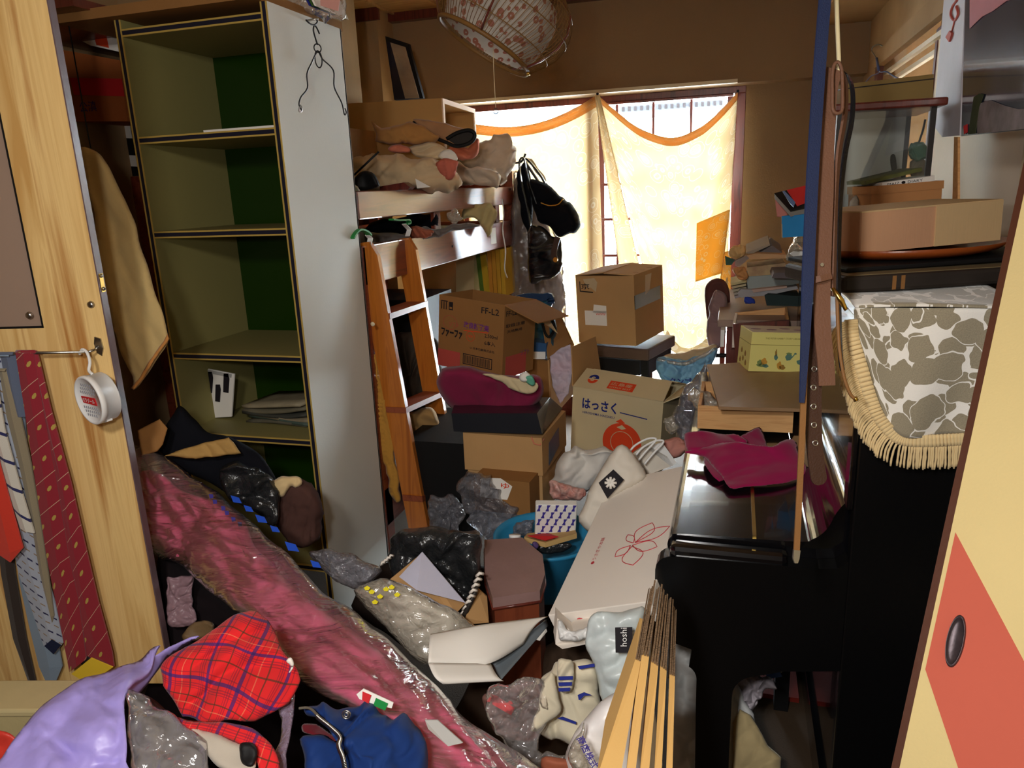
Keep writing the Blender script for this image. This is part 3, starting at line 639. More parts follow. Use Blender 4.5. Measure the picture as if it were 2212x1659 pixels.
tag(hs, 'ecru cloth hanging behind the open wardrobe door', 'cloth')
tube('hook', [GY(196, 320, 2.0), GY(190, 290, 2.0), V((GY(190, 290, 2.0).x, 2.0, 2.115))], .002, m_wire, hs)
puff('sheet_hem', [(362, 722), (366, 732), (290, 842), (283, 838)], 2.0, .006, fabric('ochre_hem', (190, 130, 70)), hs, sm=1, label='ochre hem of the cloth')

# ------------------------------------------------------------ tall bookshelf
YS = 2.0; xl_, xr_ = -1.815, -1.285; yb = 2.42; z0s, z1s = .06, 2.09
bs = thing('bookshelf', 'tall white bookshelf with dark green back and brass-lined edges', 'bookshelf', ((xl_+xr_)/2, YS, z0s))
tk = .022
def sp(n, *a, **k): return b6(n, *a, bs, local=False, **k)
sp('side_panel', xr_-tk, xr_, YS, yb, z0s, z1s, m_shelfw); sp('side_panel', xl_, xl_+tk, YS, yb, z0s, z1s, m_shelfi)
sp('back_panel', xl_, xr_, yb-.008, yb-.001, z0s, z1s, m_green, label='dark green back panel')
def edge_h(z):   # dark line between two brass lines
    pass
zs = [GY(590, 32, YS).z, GY(600, 283, YS).z, GY(628, 500, YS).z, GY(665, 777, YS).z, GY(690, 958, YS).z, .32]
for i, z in enumerate(zs):
    s = sp('shelf_board', xl_+tk, xr_-tk, YS+.002, yb-.008, z-tk/2, z+tk/2, m_shelfi)
    b6('edge_inlay', xl_+tk, xr_-tk, YS-.001, YS+.002, z-.006, z+.006, m_navy, s, local=False)
    for q in (-1, 1): b6('edge_line', xl_+tk, xr_-tk, YS-.002, YS+.002, z+q*.0085-.0025, z+q*.0085+.0025, m_gold, s, local=False)
for x in (xl_+tk/2, xr_-tk/2):
    b6('edge_inlay', x-.0065, x+.0065, YS-.001, YS, z0s, z1s, m_navy, bs, local=False)
    for q in (-1, 1): b6('edge_line', x+q*.0085-.0025, x+q*.0085+.0025, YS-.002, YS, z0s, z1s, m_gold, bs, local=False)
# on the shelves
tag(prism('paper_sheet', [V((-1.6, 2.06, zs[1]+.0115)), V((-1.33, 2.06, zs[1]+.0115)), V((-1.33, 2.3, zs[1]+.0115)), V((-1.6, 2.3, zs[1]+.0115))], (0, 0, .012), m_paper), 'sheaf of papers on the second highest shelf board', 'papers')
ymg = GZ(460, 903, zs[4]+.012).y
mg_ = thing('magazine', 'open magazine with photo cover leaning at the back of the lowest visible shelf', 'magazine', tuple(GY(460, 903, ymg)))
vpl('cover', [(414, 790), (506, 808), (500, 900), (420, 905)], ymg, m_paper, mg_, th=.006)
for (a, b_, s_) in ((432, 822, 1), (452, 812, 1.1), (470, 838, .9), (488, 815, 1), (440, 868, .5)):
    vpl('figure_print', [(a-5*s_, b_-8*s_), (a+5*s_, b_-8*s_), (a+7*s_, b_+4*s_), (a+5*s_, b_+34*s_), (a-6*s_, b_+32*s_)], ymg-.003, m_ink, mg_, th=.002)
vpl('title_strip', [(426, 794), (500, 809), (499, 816), (426, 801)], ymg-.003, m_paperg, mg_, th=.002)
mp_cols = [(92, 88, 74), (70, 84, 76), (128, 116, 94), (60, 60, 54), (104, 98, 80), (150, 138, 112)]
for i in range(6):
    z = zs[4]+.012+i*.013; dx = random.uniform(-.02, .02); an_ = rad(random.uniform(-8, 8)); cx, cy = -1.50+dx, 2.22
    pt = lambda a, b_: V((cx+a*math.cos(an_)-b_*math.sin(an_), cy+a*math.sin(an_)+b_*math.cos(an_), z))
    tag(sheet('magazine', lambda u, v, z=z, i=i: pt(-.13+.26*u, -.1+.2*v)+V((0, 0, .010*math.sin(u*3+i)+.02*max(0, u-.7))), 8, 3, .010, mat('magazine_%d' % i, mp_cols[i], rough=.6, var=.3, vs=30), group='magazines piled on the lower shelf'),
        'limp magazine, %s of the untidy pile on the lower shelf' % ('bottom one', 'second from the bottom', 'third from the bottom', 'third from the top', 'second from the top', 'topmost')[i], 'magazine')
# wire hangers on the panel
def wire_hanger(name, label, pts, dpt, r=.0022, extra=None, m=m_wire):
    t = thing(name, label, 'hanger', tuple(GX(*pts[-1], dpt)))
    tube('wire', smoothline([GX(a, b_, dpt) for a, b_ in pts], 5), r, m, t)
    return t
XH = xr_+.035
h = wire_hanger('wire_hanger', 'thin black wire trouser hanger hooked on the side of the bookshelf', [(651, 237), (646, 226), (650, 210), (664, 190), (663, 160), (672, 138), (686, 112), (697, 128), (720, 152), (722, 188), (738, 222), (744, 247), (748, 243), (745, 234)], XH)
tube('hook', smoothline([GX(a, b_, XH) for a, b_ in ((661, 43), (668, 50), (678, 54), (685, 48), (684, 42))], 5), .0024, m_wire, h)
tube('stem', smoothline([GX(a, b_, XH) for a, b_ in ((690, 73), (684, 60), (679, 55), (677, 66), (682, 85), (686, 97))], 5), .0024, m_wire, h)
ring('loop', GX(686, 104, XH), (1, -.6, 0), .012, .002, m_wire, h, updir=(0, 0, 1)); ring('loop', GX(688, 128, XH), (1, -.6, 0), .024, .002, m_wire, h, sx=.5, updir=(0, 0, 1))
tube('end_loop', smoothline([GX(a, b_, XH) for a, b_ in ((648, 226), (652, 232), (651, 241), (646, 240), (647, 230))], 4), .002, m_steel, h)
tag(tube('hook_nail', [V((xr_, GX(683, 42, XH).y, GX(683, 42, XH).z)), GX(683, 41, XH-.0)+V((.006, 0, 0))], .003, m_steel), 'small nail in the bookshelf side holding the wire hanger', 'nail')
# on top of the shelf
zt2 = z1s
bt = thing('board_stack', 'tan board lying flat on top of the bookshelf', 'board', (-1.5, 2.2, zt2))
b6('board', -2.0, -1.30, 1.96, 2.46, zt2+.001, zt2+.03, m_card2, bt, local=False)
pk = thing('plastic_pack', 'clear plastic packet with pink and green papers on top of the bookshelf corner', 'packet', tuple(GD(690, 40, 2.25)))
puff('packet_film', [(560, -30), (640, -30), (735, -10), (747, 18), (741, 44), (718, 40), (702, 52), (690, 36), (640, 22), (590, 8)], 2.3, .03, m_film, pk, wr=.008, ws=30)
for (a, c_) in ((678, m_leafg), (684, m_paper), (672, m_inkb)): vpl('leaflet', [(a-26, -30), (a-20, -30), (a, 14), (a-5, 12)], 2.2, c_, pk, th=.2)
vpl('leaflet', [(690, -30), (738, -30), (730, 24), (692, 12)], 2.2, mat('pink_leaflet', (206, 150, 140), rough=.6), pk, th=.004)
# ------------------------------------------------------------ bunk bed
XB = -1.30; YB0, YB1 = 2.46, 4.50
def zx(px, py, x=XB): return GX(px, py, x).z
bk_ = thing('bunk_bed', 'red-brown varnished bunk bed piled high with bedding', 'bunk bed', (-1.78, 3.48, 0))
def bb(n, x0, x1, y0, y1, z0, z1, m=m_bunk, bev=.004, **k): return b6(n, x0, x1, y0, y1, z0, z1, m, bk_, local=False, bev=bev, **k)
gz0, gz1 = zx(940, 458), zx(940, 408); rz0, rz1 = (zx(829, 612)+zx(1100, 527))/2, (zx(814, 534)+zx(1100, 472))/2
GT, RT0, RT1, GB = gz1, rz0, rz1, gz0
bb('guard_rail', XB-.022, XB, YB0, YB1-.07, gz0, gz1); bb('bed_rail', XB-.03, XB, YB0, YB1-.07, rz0, rz1)
bb('bed_rail', -2.28, -2.25, YB0, YB1, rz0, rz1); bb('bed_rail', XB-.03, XB, YB0, YB1-.07, .26, .42)
for y in (YB0, YB1-.07):
    bb('post', XB-.07, XB, y, y+.07, 0, 1.66 if y > 3 else rz1, bev=.006); bb('post', -2.28, -2.21, y, y+.07, 0, 1.66, bev=.006)
for px in (956, 1084):
    y = GX(px, 480, XB).y; bb('stub', XB-.045, XB-.022, y-.035, y+.035, rz1-.05, gz0+.05)
bb('end_rail', -2.21, XB-.07, YB1-.05, YB1-.02, rz0, rz1); bb('end_rail', -2.21, XB-.07, YB0+.02, YB0+.05, rz0, rz1); bb('end_rail', -2.21, XB-.07, YB1-.05, YB1-.02, 1.5, 1.6)
bb('bed_base', -2.25, XB-.03, YB0+.02, YB1-.02, rz0+.03, rz0+.05, bev=0); bb('bed_base', -2.25, XB-.03, YB0+.02, YB1-.02, .33, .35, bev=0)
y = GX(1066, 515, XB).y; bb('paper_label', XB-.001, XB+.001, y-.05, y+.05, zx(1066, 527), zx(1066, 492), m_paper, bev=0)
for q in ((977, 532), (1102, 409), (1103, 485)):
    p = GX(q[0], q[1], XB+.001); tube('bolt_cap', [p-V((.002, 0, 0)), p+V((.002, 0, 0))], .006, m_blk, bk_, seg=10)
mtr = fabric('grey_mattress', (120, 112, 106))
tag(b6('mattress', -2.2, XB-.04, YB0+.06, YB1-.1, rz0+.05, rz1-.02, mtr, bev=.03), 'grey mattress on the upper bunk hidden under bedding', 'mattress')
tag(b6('mattress', -2.2, XB-.04, YB0+.1, YB1-.12, .35, .46, mtr, bev=.03), 'mattress of the lower bunk in the shade', 'mattress')

def soft(name, label, cat, *a, **k):
    o = puff(name, *a, **k); tag(o, label, cat); return o
soft('duvet', 'beige duvet heaped along the upper bunk behind the guard rail', 'duvet', [(752, 352), (790, 335), (830, 331), (880, 336), (925, 340), (960, 350), (985, 372), (1000, 402), (960, 408), (900, 410), (840, 414), (770, 420), (745, 400)], 3.15, .17, m_beige, by='y', wr=.03, ws=14, ridge=True, res=.02)
soft('pillow', 'large pale beige pillow at the window end of the upper bunk', 'pillow', [(1000, 330), (1040, 305), (1075, 290), (1105, 297), (1118, 320), (1113, 352), (1100, 385), (1075, 404), (1045, 395), (1015, 390), (995, 360)], 4.05, .16, fabric('pillow_beige', (212, 196, 176)), by='y', wr=.035, ws=14, res=.02)
soft('duvet_corner', 'crumpled light end of the duvet hanging over the guard rail', 'duvet', [(935, 385), (965, 350), (1000, 352), (1040, 360), (1075, 372), (1082, 400), (1062, 406), (1030, 402), (990, 400), (950, 398)], 3.75, .11, fabric('duvet_pale', (204, 188, 168)), by='y', wr=.035, ws=14, res=.016)
soft('quilt', 'tan quilt rolled on top of the bedding', 'quilt', [(803, 262), (812, 280), (808, 300), (830, 313), (880, 311), (930, 306), (945, 292), (905, 272), (888, 268), (860, 268), (830, 274), (818, 268)], 3.3, .09, m_tanquilt, by='y', wr=.025, ws=14, res=.015)
q = soft('folded_blanket', 'folded blanket with dark piping on top of the tan quilt', 'blanket', [(893, 262), (900, 257), (925, 260), (960, 266), (1000, 276), (1023, 285), (1026, 305), (1010, 312), (985, 318), (955, 304), (920, 285)], 3.4, .06, fabric('blanket_brown', (178, 134, 96)), by='y', wr=.008, ws=9, res=.015)
pl = [(892, 264), (912, 284), (940, 298), (965, 308), (985, 316), (1010, 311), (1024, 300), (1024, 287), (1010, 281), (985, 288), (965, 300)]
tube('piping', smoothline([GY(a, b_, 3.33) for a, b_ in pl], 4), .009, m_blk, q, label='dark brown piping')
prism('folded_layer', [GY(a, b_, 3.335) for a, b_ in ((968, 302), (990, 289), (1012, 283), (1022, 290), (1022, 298), (1008, 308), (985, 313))], (0, .01, 0), m_olive, q)
soft('pink_cloth', 'small salmon pink cloth tucked under the tan quilt', 'cloth', [(838, 322), (850, 314), (870, 314), (885, 322), (880, 332), (850, 330)], 3.25, .05, m_pinkcl, by='y', wr=.012, ws=14)
soft('white_towel', 'dusty white patterned towel between the quilt and the duvet', 'towel', [(878, 322), (900, 312), (940, 309), (965, 320), (985, 336), (975, 346), (930, 340), (895, 336)], 3.3, .06, fabric('towel_cream', (206, 184, 150)), by='y', wr=.018, ws=12)
soft('salmon_sheet', 'salmon striped sheet bunched beside the beige pillow', 'sheet', [(968, 322), (985, 312), (1010, 316), (1028, 300), (1034, 312), (1030, 335), (1010, 350), (990, 345), (975, 335)], 3.6, .06, m_pinkcl, by='y', wr=.02, ws=14, res=.012)
soft('salmon_frill', 'gathered salmon frill hanging over the duvet', 'frill', [(940, 348), (965, 345), (990, 350), (986, 370), (978, 385), (962, 388), (950, 372)], 3.02, .03, mat('salmon_frill', (196, 104, 84), rough=.9), by='y', wr=.016, ws=16, an=(5, .6, 0), res=.008)
soft('white_lace', 'white lace edge above the salmon frill', 'lace', [(945, 338), (958, 326), (975, 324), (990, 336), (985, 348), (960, 346)], 3.2, .03, m_whitecloth, by='y', wr=.01, ws=18)
soft('black_bowl', 'dark round cap lying at the shelf end of the upper bunk', 'cap', [(762, 392), (775, 374), (790, 369), (806, 374), (816, 388), (820, 402), (800, 409), (775, 412), (762, 408)], 2.62, .05, m_blk, by='y', wr=.0, sm=4)
soft('white_tissue', 'scrap of white tissue against the bookshelf on the upper bunk', 'tissue', [(762, 396), (770, 402), (778, 412), (776, 418), (764, 418)], 2.56, .012, m_paper, by='y', wr=.004, ws=60)
tag(prism('white_card', [GY(897, 386, 2.95), GY(930, 404, 2.95), GY(901, 407, 2.95)], (0, .004, 0), m_paper), 'white card corner sticking up behind the guard rail', 'card')
tag(prism('dark_folder', [GY(820, 403, 2.8), GY(872, 394, 2.8), GY(886, 404, 2.8), GY(880, 410, 2.8), GY(820, 412, 2.8)], (0, .05, 0), m_darkred), 'dark brown folder behind the guard rail', 'folder')
tag(tube('thin_rod', [GY(765, 378, 2.7), GY(818, 328, 2.7)], .004, m_blk), 'thin dark rod leaning from the round cap over the duvet', 'rod')
# crate standing on the bedding
cr = thing('wooden_crate', 'open pale wooden crate standing on the bedding at the window end', 'crate', tuple(GY(925, 300, 3.9)))
def hexa(name, f, b, m, parent, **k):
    f = [V(p) for p in f]; b = [V(p) for p in b]
    return mk(name, f+b, [[3, 2, 1, 0], [4, 5, 6, 7], [0, 1, 5, 4], [1, 2, 6, 5], [2, 3, 7, 6], [3, 0, 4, 7]], m, parent, **k)
m_crate = mat('crate_board', (186, 142, 84), rough=.7, vs=3, var=.1); m_crater = mat('crate_edge', (222, 190, 156), rough=.7)
# box long side facing the room, open end towards the window side
c0, c1 = GY(953, 212, 3.75), GY(1023, 222, 4.35); wv = V((c1.x-c0.x, c1.y-c0.y, 0)); lv = V((-.62, -.10, 0)); hh = .40; bz = c0.z-hh
def cq(u, v, w): return V((c0.x, c0.y, bz)) + wv*u + lv*v + V((0, 0, hh*w))
def cbox(n, u0, u1, v0, v1, w0, w1, m): return hexa(n, [cq(u0, v0, w0), cq(u1, v0, w0), cq(u1, v0, w1), cq(u0, v0, w1)], [cq(u0, v1, w0), cq(u1, v1, w0), cq(u1, v1, w1), cq(u0, v1, w1)], m, cr)
cbox('side_board', 0, .03, 0, 1, 0, 1, m_crate); cbox('side_board', .97, 1, 0, 1, 0, 1, m_crate); cbox('top_board', .03, .97, 0, 1, .955, 1, m_crate); cbox('bottom_board', .03, .97, 0, 1, 0, .045, m_crate); cbox('end_board', .03, .97, .95, 1, .045, .955, m_crate)
cbox('front_edge', 0, .045, -.012, 0, 0, 1, m_crater); cbox('front_edge', .955, 1, -.012, 0, 0, 1, m_crater); cbox('front_edge', .045, .955, -.012, 0, .94, 1, m_crater)
# framed picture leaning above
fr = thing('picture_frame', 'dark framed picture leaning against the wall above the crate', 'picture', tuple(GY(880, 215, 4.3)))
fq = [GY(832, 78, 4.3), GY(882, 94, 4.35), GY(914, 212, 4.25), GY(852, 216, 4.2)]
prism('frame', fq[::-1], (0, .03, 0), m_blk, fr)
prism('picture', [GY(844, 92, 4.28), GY(876, 102, 4.32), GY(906, 212, 4.22), GY(876, 213, 4.2)][::-1], (0, -.006, 0), mat('old_picture', (150, 132, 112), rough=.3, var=.5, vs=9, bump=0), fr)
prism('mount_strip', [GY(836, 92, 4.28), GY(844, 92, 4.28), GY(876, 213, 4.2), GY(852, 215, 4.18)][::-1], (0, -.004, 0), m_navy, fr)
tag(b6('dark_box', -2.15, -1.75, 3.2, 3.55, 1.60, 1.86, m_card2), 'brown carton in the shade at the back of the upper bunk', 'box')
# between the rails
soft('yellow_shirt', 'pale yellow shirt hanging over the bed rail', 'shirt', [(1000, 470), (1008, 445), (1030, 437), (1060, 440), (1072, 460), (1066, 480), (1056, 503), (1050, 500), (1036, 478), (1015, 470)], 3.75, .05, fabric('yellow_shirt', (196, 180, 128)), by='y', wr=.03, ws=12, res=.012)
soft('white_crumpled_bag', 'white crumpled plastic bag between the bed rails', 'bag', [(966, 462), (978, 451), (990, 456), (998, 470), (988, 484), (972, 480)], 3.3, .04, m_filmw, by='y', wr=.02, ws=30)
soft('grey_bedding', 'grey bedding showing between the bed rails', 'bedding', [(790, 500), (830, 505), (880, 506), (930, 490), (980, 488), (1020, 480), (1040, 488), (1000, 500), (930, 515), (880, 530), (810, 540), (786, 520)], 3.05, .06, fabric('grey_bedding', (110, 102, 98)), by='y', wr=.03, ws=12, res=.012)
soft('rust_cloth', 'rust coloured cloth beside the ladder hook on the upper bunk', 'cloth', [(886, 496), (905, 488), (930, 496), (938, 506), (915, 514), (890, 512)], 2.95, .035, mat('rust_cloth', (150, 84, 62), rough=.9), by='y', wr=.014, ws=24)
soft('dark_clothes', 'pile of dark clothes between the guard rail and bed rail', 'clothes', [(780, 492), (800, 480), (850, 474), (900, 462), (945, 458), (944, 495), (880, 500), (820, 504)], 3.3, .1, m_blackcloth, by='y', wr=.03, ws=9)
# ladder
ld = thing('ladder', 'wooden bunk ladder with three treads hooked on the bed rail by green clips', 'ladder', tuple(GX(940, 1140, -1.12)))
def lq(px, py): # ladder plane leans from the rail into the room
    t = min(max((py-510)/630, 0), 1); return GX(px, py, -1.26+.13*t)
def stile(L, R, m):
    a = [lq(*p) for p in L]; b_ = [lq(*p) for p in R]
    return a, b_
def board(name, pts, th, m, parent, back):  # broad face polygon pushed back along world y
    return prism(name, pts, back, m, parent)
def gyl(px, py, p): return GY(px, py, p.y)
A0, A1 = lq(803, 520), lq(900, 1135)
# stile = board 8.5 cm deep (x), 2.3 cm thick (y); centre line from top to foot
def stile2(topR, botR, w):
    tR, bR = lq(*topR), lq(*botR); vs = []
    for p, ww in ((tR, w), (bR, w)):
        for dx, dy in ((0, 0), (-ww, 0), (-ww, .024), (0, .024)): vs.append(p+V((dx, dy, 0)))
    # pointed top
    t1 = vs[0]+V((-w*.35, 0, .05)); t2 = vs[3]+V((-w*.35, 0, .05)); t3 = vs[1]+V((w*.1, 0, .045)); t4 = vs[2]+V((w*.1, 0, .045))
    vs += [t3, t1, t2, t4]
    fs = [[0, 1, 5, 4], [1, 2, 6, 5], [2, 3, 7, 6], [3, 0, 4, 7], [4, 5, 6, 7], [0, 9, 8, 1], [3, 2, 11, 10], [8, 9, 10, 11], [0, 3, 10, 9], [1, 8, 11, 2]]
    s = mk('stile', vs, fs, m_ladder, ld)
    return tR, bR
sL = stile2((815, 552), (925, 1145), .085); sR = stile2((898, 540), (1004, 1140), .085)
for (l, r_, h_) in (((843, 690), (925, 661), .022), ((878, 893), (958, 856), .022), ((913, 1085), (990, 1042), .024), ((945, 1262), (1020, 1222), .024)):
    a, b_ = lq(*l), lq(*r_); hexa('tread', [a, b_, b_+V((0, 0, h_)), a+V((0, 0, h_))], [a+V((-.085, 0, 0)), b_+V((-.085, 0, 0)), b_+V((-.085, 0, h_)), a+V((-.085, 0, h_))], m_rung, ld)
p = lq(822, 700)-V((.03, .001, 0)); tube('bolt_cap', [p, p-V((0, .003, 0))], .008, m_cream, ld, seg=12)
p = GX(818, 699, -1.235); 
m_clip = mat('green_clip', (36, 136, 66), rough=.4, bump=0)
for pts in (((760, 515), (764, 507), (775, 496), (790, 500), (798, 508)), ((845, 474), (862, 476), (880, 475), (883, 482), (876, 484))):
    g_ = strap('hook_clip', smoothline([GX(a, b_, XB+.02) for a, b_ in pts], 3), .022, .006, (1, 0, 0), m_clip, ld, label='green plastic hook sleeve')
for pts in (((794, 508), (800, 515), (797, 530)), ((873, 484), (884, 496), (880, 510))):
    strap('hook_plate', [GX(a, b_, XB+.015) for a, b_ in pts], .02, .003, (1, 0, 0), m_white, ld)
# cord and rail clutter
tag(tube('white_string', smoothline([GX(a, b_, -1.27) for a, b_ in ((1084, 430), (1088, 460), (1086, 500), (1092, 540), (1090, 580), (1096, 600))], 5), .004, m_white), 'thin white cord hanging from the bed rail near the post', 'cord')
soft('cord_tassel', 'small milky plastic charm at the end of the white cord', 'charm', [(1090, 592), (1100, 590), (1104, 600), (1098, 610), (1090, 606)], 4.35, .012, m_filmw, by='y')
# lower bunk end: rolls and folders
for i, (c, x0, x1, l) in enumerate((((196, 178, 136), 985, 1024, 'pale rolled paper standing at the end of the lower bunk'), ((92, 124, 40), 1022, 1031, 'green folder standing on the lower bunk'), ((214, 176, 40), 1031, 1044, 'yellow folder standing beside the green one'))):
    tag(prism('document_folder' if i else 'paper_roll', [GY(x0, 500, 4.25), GY(x1, 500, 4.25), GY(x1+16*min(i, 1), 640, 4.25), GY(x0+16*min(i, 1), 640, 4.25)][::-1], (0, .2, 0), mat('folder_%d' % i, c, rough=.6)), l, 'folder' if i else 'paper roll')
for i in range(4):
    x = 1052+i*9; tag(prism('document_folder', [GY(x, 540, 4.2), GY(x+8, 538, 4.2), GY(x+14, 640, 4.2), GY(x+6, 640, 4.2)][::-1], (0, .2, 0), mat('envelope_%d' % i, (206, 140+i*8, 44), rough=.6), group='orange envelopes on the lower bunk'), 'orange brown envelope on the lower bunk, %s in the row' % ('leftmost', 'second from the left', 'third from the left', 'rightmost')[i], 'envelope')
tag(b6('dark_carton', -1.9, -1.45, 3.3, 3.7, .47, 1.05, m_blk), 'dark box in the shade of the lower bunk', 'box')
soft('lower_bundle', 'cream bundles stacked on the lower bunk behind the ladder', 'bundle', [(878, 900), (905, 880), (935, 885), (950, 920), (940, 960), (900, 968), (882, 940)], 2.75, .08, fabric('bundle_tan', (170, 134, 84)), by='y', wr=.02, ws=12)
soft('lower_sheet', 'white crumpled sheet on the lower bunk behind the ladder', 'sheet', [(890, 1000), (925, 985), (950, 975), (955, 1010), (935, 1040), (905, 1050)], 2.7, .05, m_whitecloth, by='y', wr=.02, ws=14)
soft('grey_papers_pile', 'untidy dark heap on the lower bunk behind the middle ladder treads', 'heap', [(850, 740), (880, 725), (940, 730), (955, 800), (960, 860), (900, 870), (865, 830)], 3.0, .1, fabric('heap_dark', (70, 62, 54)), by='y', wr=.04, ws=9)
soft('ochre_cloth', 'ochre cloth hanging between the bookshelf and the ladder', 'cloth', [(800, 735), (808, 740), (828, 840), (848, 930), (862, 1030), (866, 1080), (846, 1084), (826, 1000), (812, 900), (804, 820)], 2.5, .03, fabric('ochre_cloth', (190, 138, 60)), by='y', wr=.02, ws=12, an=(4, .5, .15), res=.01)
# bags and coats hanging from the end post
cz = thing('clothes_bundle', 'dusty grey brown garment under clear plastic hanging beside the bed post', 'garment', tuple(GY(1170, 800, 4.35)))
puff('garment', [(1112, 400), (1125, 385), (1140, 420), (1160, 460), (1180, 480), (1195, 520), (1210, 560), (1218, 640), (1212, 740), (1200, 800), (1130, 800), (1112, 700), (1108, 560)], 4.45, .08, fabric('garment_taupe', (112, 100, 86), c2=(84, 56, 52)), cz, by='y', wr=.03, ws=14, an=(3, .5, 0))
puff('garment_cover', [(1106, 410), (1130, 380), (1165, 440), (1205, 520), (1222, 640), (1215, 790), (1110, 790)], 4.38, .05, m_film, cz, by='y', wr=.02, ws=10, an=(3, .5, 0))
bg = thing('handbag', 'slouchy black cloth handbag hanging from the bed post in front of the curtain', 'handbag', tuple(GY(1205, 510, 4.1)))
puff('bag_body', [(1142, 392), (1160, 390), (1178, 396), (1195, 412), (1215, 425), (1238, 445), (1252, 475), (1248, 498), (1225, 508), (1205, 511), (1185, 490), (1165, 478), (1148, 440)], 4.1, .11, m_blackcloth, bg, by='y', wr=.02, ws=12, res=.01)
strap('strap', smoothline([GY(a, b_, 4.1) for a, b_ in ((1165, 395), (1148, 370), (1134, 348), (1140, 345), (1165, 375), (1180, 400))], 4), .025, .01, (0, 1, 0), m_blackleather, bg)
tube('zip', smoothline([GY(a, b_, 3.97) for a, b_ in ((1168, 438), (1185, 444), (1205, 442), (1216, 430))], 4), .004, m_brass, bg, label='brass zip')
b2 = thing('handbag', 'glossy black leather tote hanging low beside the curtain', 'handbag', tuple(GY(1175, 610, 4.0)))
puff('bag_body', [(1142, 492), (1160, 488), (1175, 492), (1190, 508), (1210, 512), (1216, 540), (1214, 582), (1195, 600), (1170, 608), (1145, 610), (1140, 560)], 4.0, .045, m_blackleather, b2, by='y', wr=.012, ws=14, res=.01)
strap('strap', smoothline([GY(a, b_, 4.02) for a, b_ in ((1148, 498), (1140, 450), (1126, 390), (1122, 350), (1132, 342), (1140, 380), (1160, 440))], 4), .022, .006, (0, 1, 0), m_blackleather, b2)
strap('buckle_strap', smoothline([GY(a, b_, 3.93) for a, b_ in ((1205, 512), (1200, 530), (1196, 548), (1200, 562))], 4), .03, .006, (1, 0, 0), m_darklea, b2)
disc('buckle', GY(1200, 561, 3.92), (0, -1, 0), .013, .005, m_brass, b2)
soft('hanging_coat', 'long black coat hanging on the bed post behind the handbags', 'coat', [(1116, 372), (1128, 352), (1138, 358), (1146, 400), (1152, 440), (1146, 500), (1150, 520), (1136, 500), (1124, 450), (1118, 410)], 4.2, .04, m_blackcloth, by='y', wr=.015, ws=10)
tag(tube('coat_hook', smoothline([GY(a, b_, 4.2) for a, b_ in ((1112, 352), (1125, 350), (1132, 340), (1135, 332))], 4), .006, m_blk), 'dark metal hook on the end post of the bunk bed', 'hook')
for i, pts in enumerate((((1140, 346), (1150, 352), (1158, 366), (1172, 382), (1176, 392)),)):
    hgr = thing('coat_hanger', 'cream padded hanger above the black cloth handbag', 'hanger', tuple(GY(1160, 380, 4.15)))
    tube('bar', smoothline([GY(a, b_, 4.15) for a, b_ in pts], 4), .013, m_cream, hgr); ring('hook', GY(1146, 348, 4.15), (0, 1, 0), .012, .002, m_steel, hgr)
# ------------------------------------------------------------ tilted woven pendant lamp
lc = GD(1075, 40, 2.35); rimC = GD(1045, 99, 2.30)
axl = (GD(1115, 0, 2.2)-GD(1040, 108, 2.2)); 
lm = thing('pendant_lamp', 'tilted woven bamboo pendant lamp with a blossom print inside', 'lamp', tuple(rimC))
MW_l = None
axd = (RT*.50 + UP*.84 - FW*.17).normalized()
Rr = .158
mtl = M.Translation(rimC) @ axd.to_track_quat('Z', 'Y').to_matrix().to_4x4()
prof = [(Rr, 0), (Rr*1.18, .03), (Rr*1.38, .08), (Rr*1.44, .13), (Rr*1.36, .18), (Rr*1.12, .22), (Rr*.7, .25), (Rr*.35, .262)]
def prof_r(z):
    for i in range(len(prof)-1):
        if prof[i][1] <= z <= prof[i+1][1]:
            t = (z-prof[i][1])/(prof[i+1][1]-prof[i][1]); return prof[i][0]*(1-t)+prof[i+1][0]*t
    return prof[-1][0]
m_bam = mat('bamboo_strip', (120, 84, 40), rough=.5, var=.2, vs=30); 
ring('rim', rimC, axd, Rr, .007, m_bam, lm, seg=56)
lath = []
for k in range(96):
    a = 2*math.pi*k/96; pts = [mtl @ V((prof_r(z)*math.cos(a+z*.9), prof_r(z)*math.sin(a+z*.9), z)) for z in (0, .02, .05, .08, .11, .14, .17, .2, .225, .25)]
    lath.append(tubeg(pts, .0011, 3))
vs = []; fs = []
for v_, f_ in lath: o = len(vs); vs += v_; fs += [[i+o for i in f] for f in f_]
mk('bamboo_slats', vs, fs, m_bam, lm, kind='stuff')
for z in (.05, .12, .19): tube('hoop', [mtl @ V((prof_r(z)*math.cos(t*math.pi/24), prof_r(z)*math.sin(t*math.pi/24), z)) for t in range(48)], .0016, m_bam, lm, closed=True)
for k in range(5):
    a = 2*math.pi*k/5+.5; tube('thick_rib', [mtl @ V((prof_r(z)*math.cos(a), prof_r(z)*math.sin(a), z)) for z in (0, .04, .09, .14, .19, .24)], .0035, m_darkred, lm)
b = NB('lamp_paper'); vo = b.n('TexVoronoi', {'Vector': b.co('Object'), 'Scale': 34., 'Randomness': .9}); nn = b.noise(b.co('Object'), 160, 2)
d = b.ma('ADD', vo.outputs['Distance'], b.ma('MULTIPLY', nn, .22)); fl = b.ma('MULTIPLY', b.ma('LESS_THAN', d, .46), b.ma('GREATER_THAN', d, .20))
col = b.mix(b.ma('MULTIPLY', fl, .8), lin((214, 206, 196)), lin((176, 96, 66)))
df = b.n('BsdfDiffuse', {'Color': col}); tl = b.n('BsdfTranslucent', {'Color': col}); mx = b.n('MixShader', {0: .5, 1: df.outputs[0], 2: tl.outputs[0]}); b.t.links.new(mx.outputs[0], b.out.inputs[0])
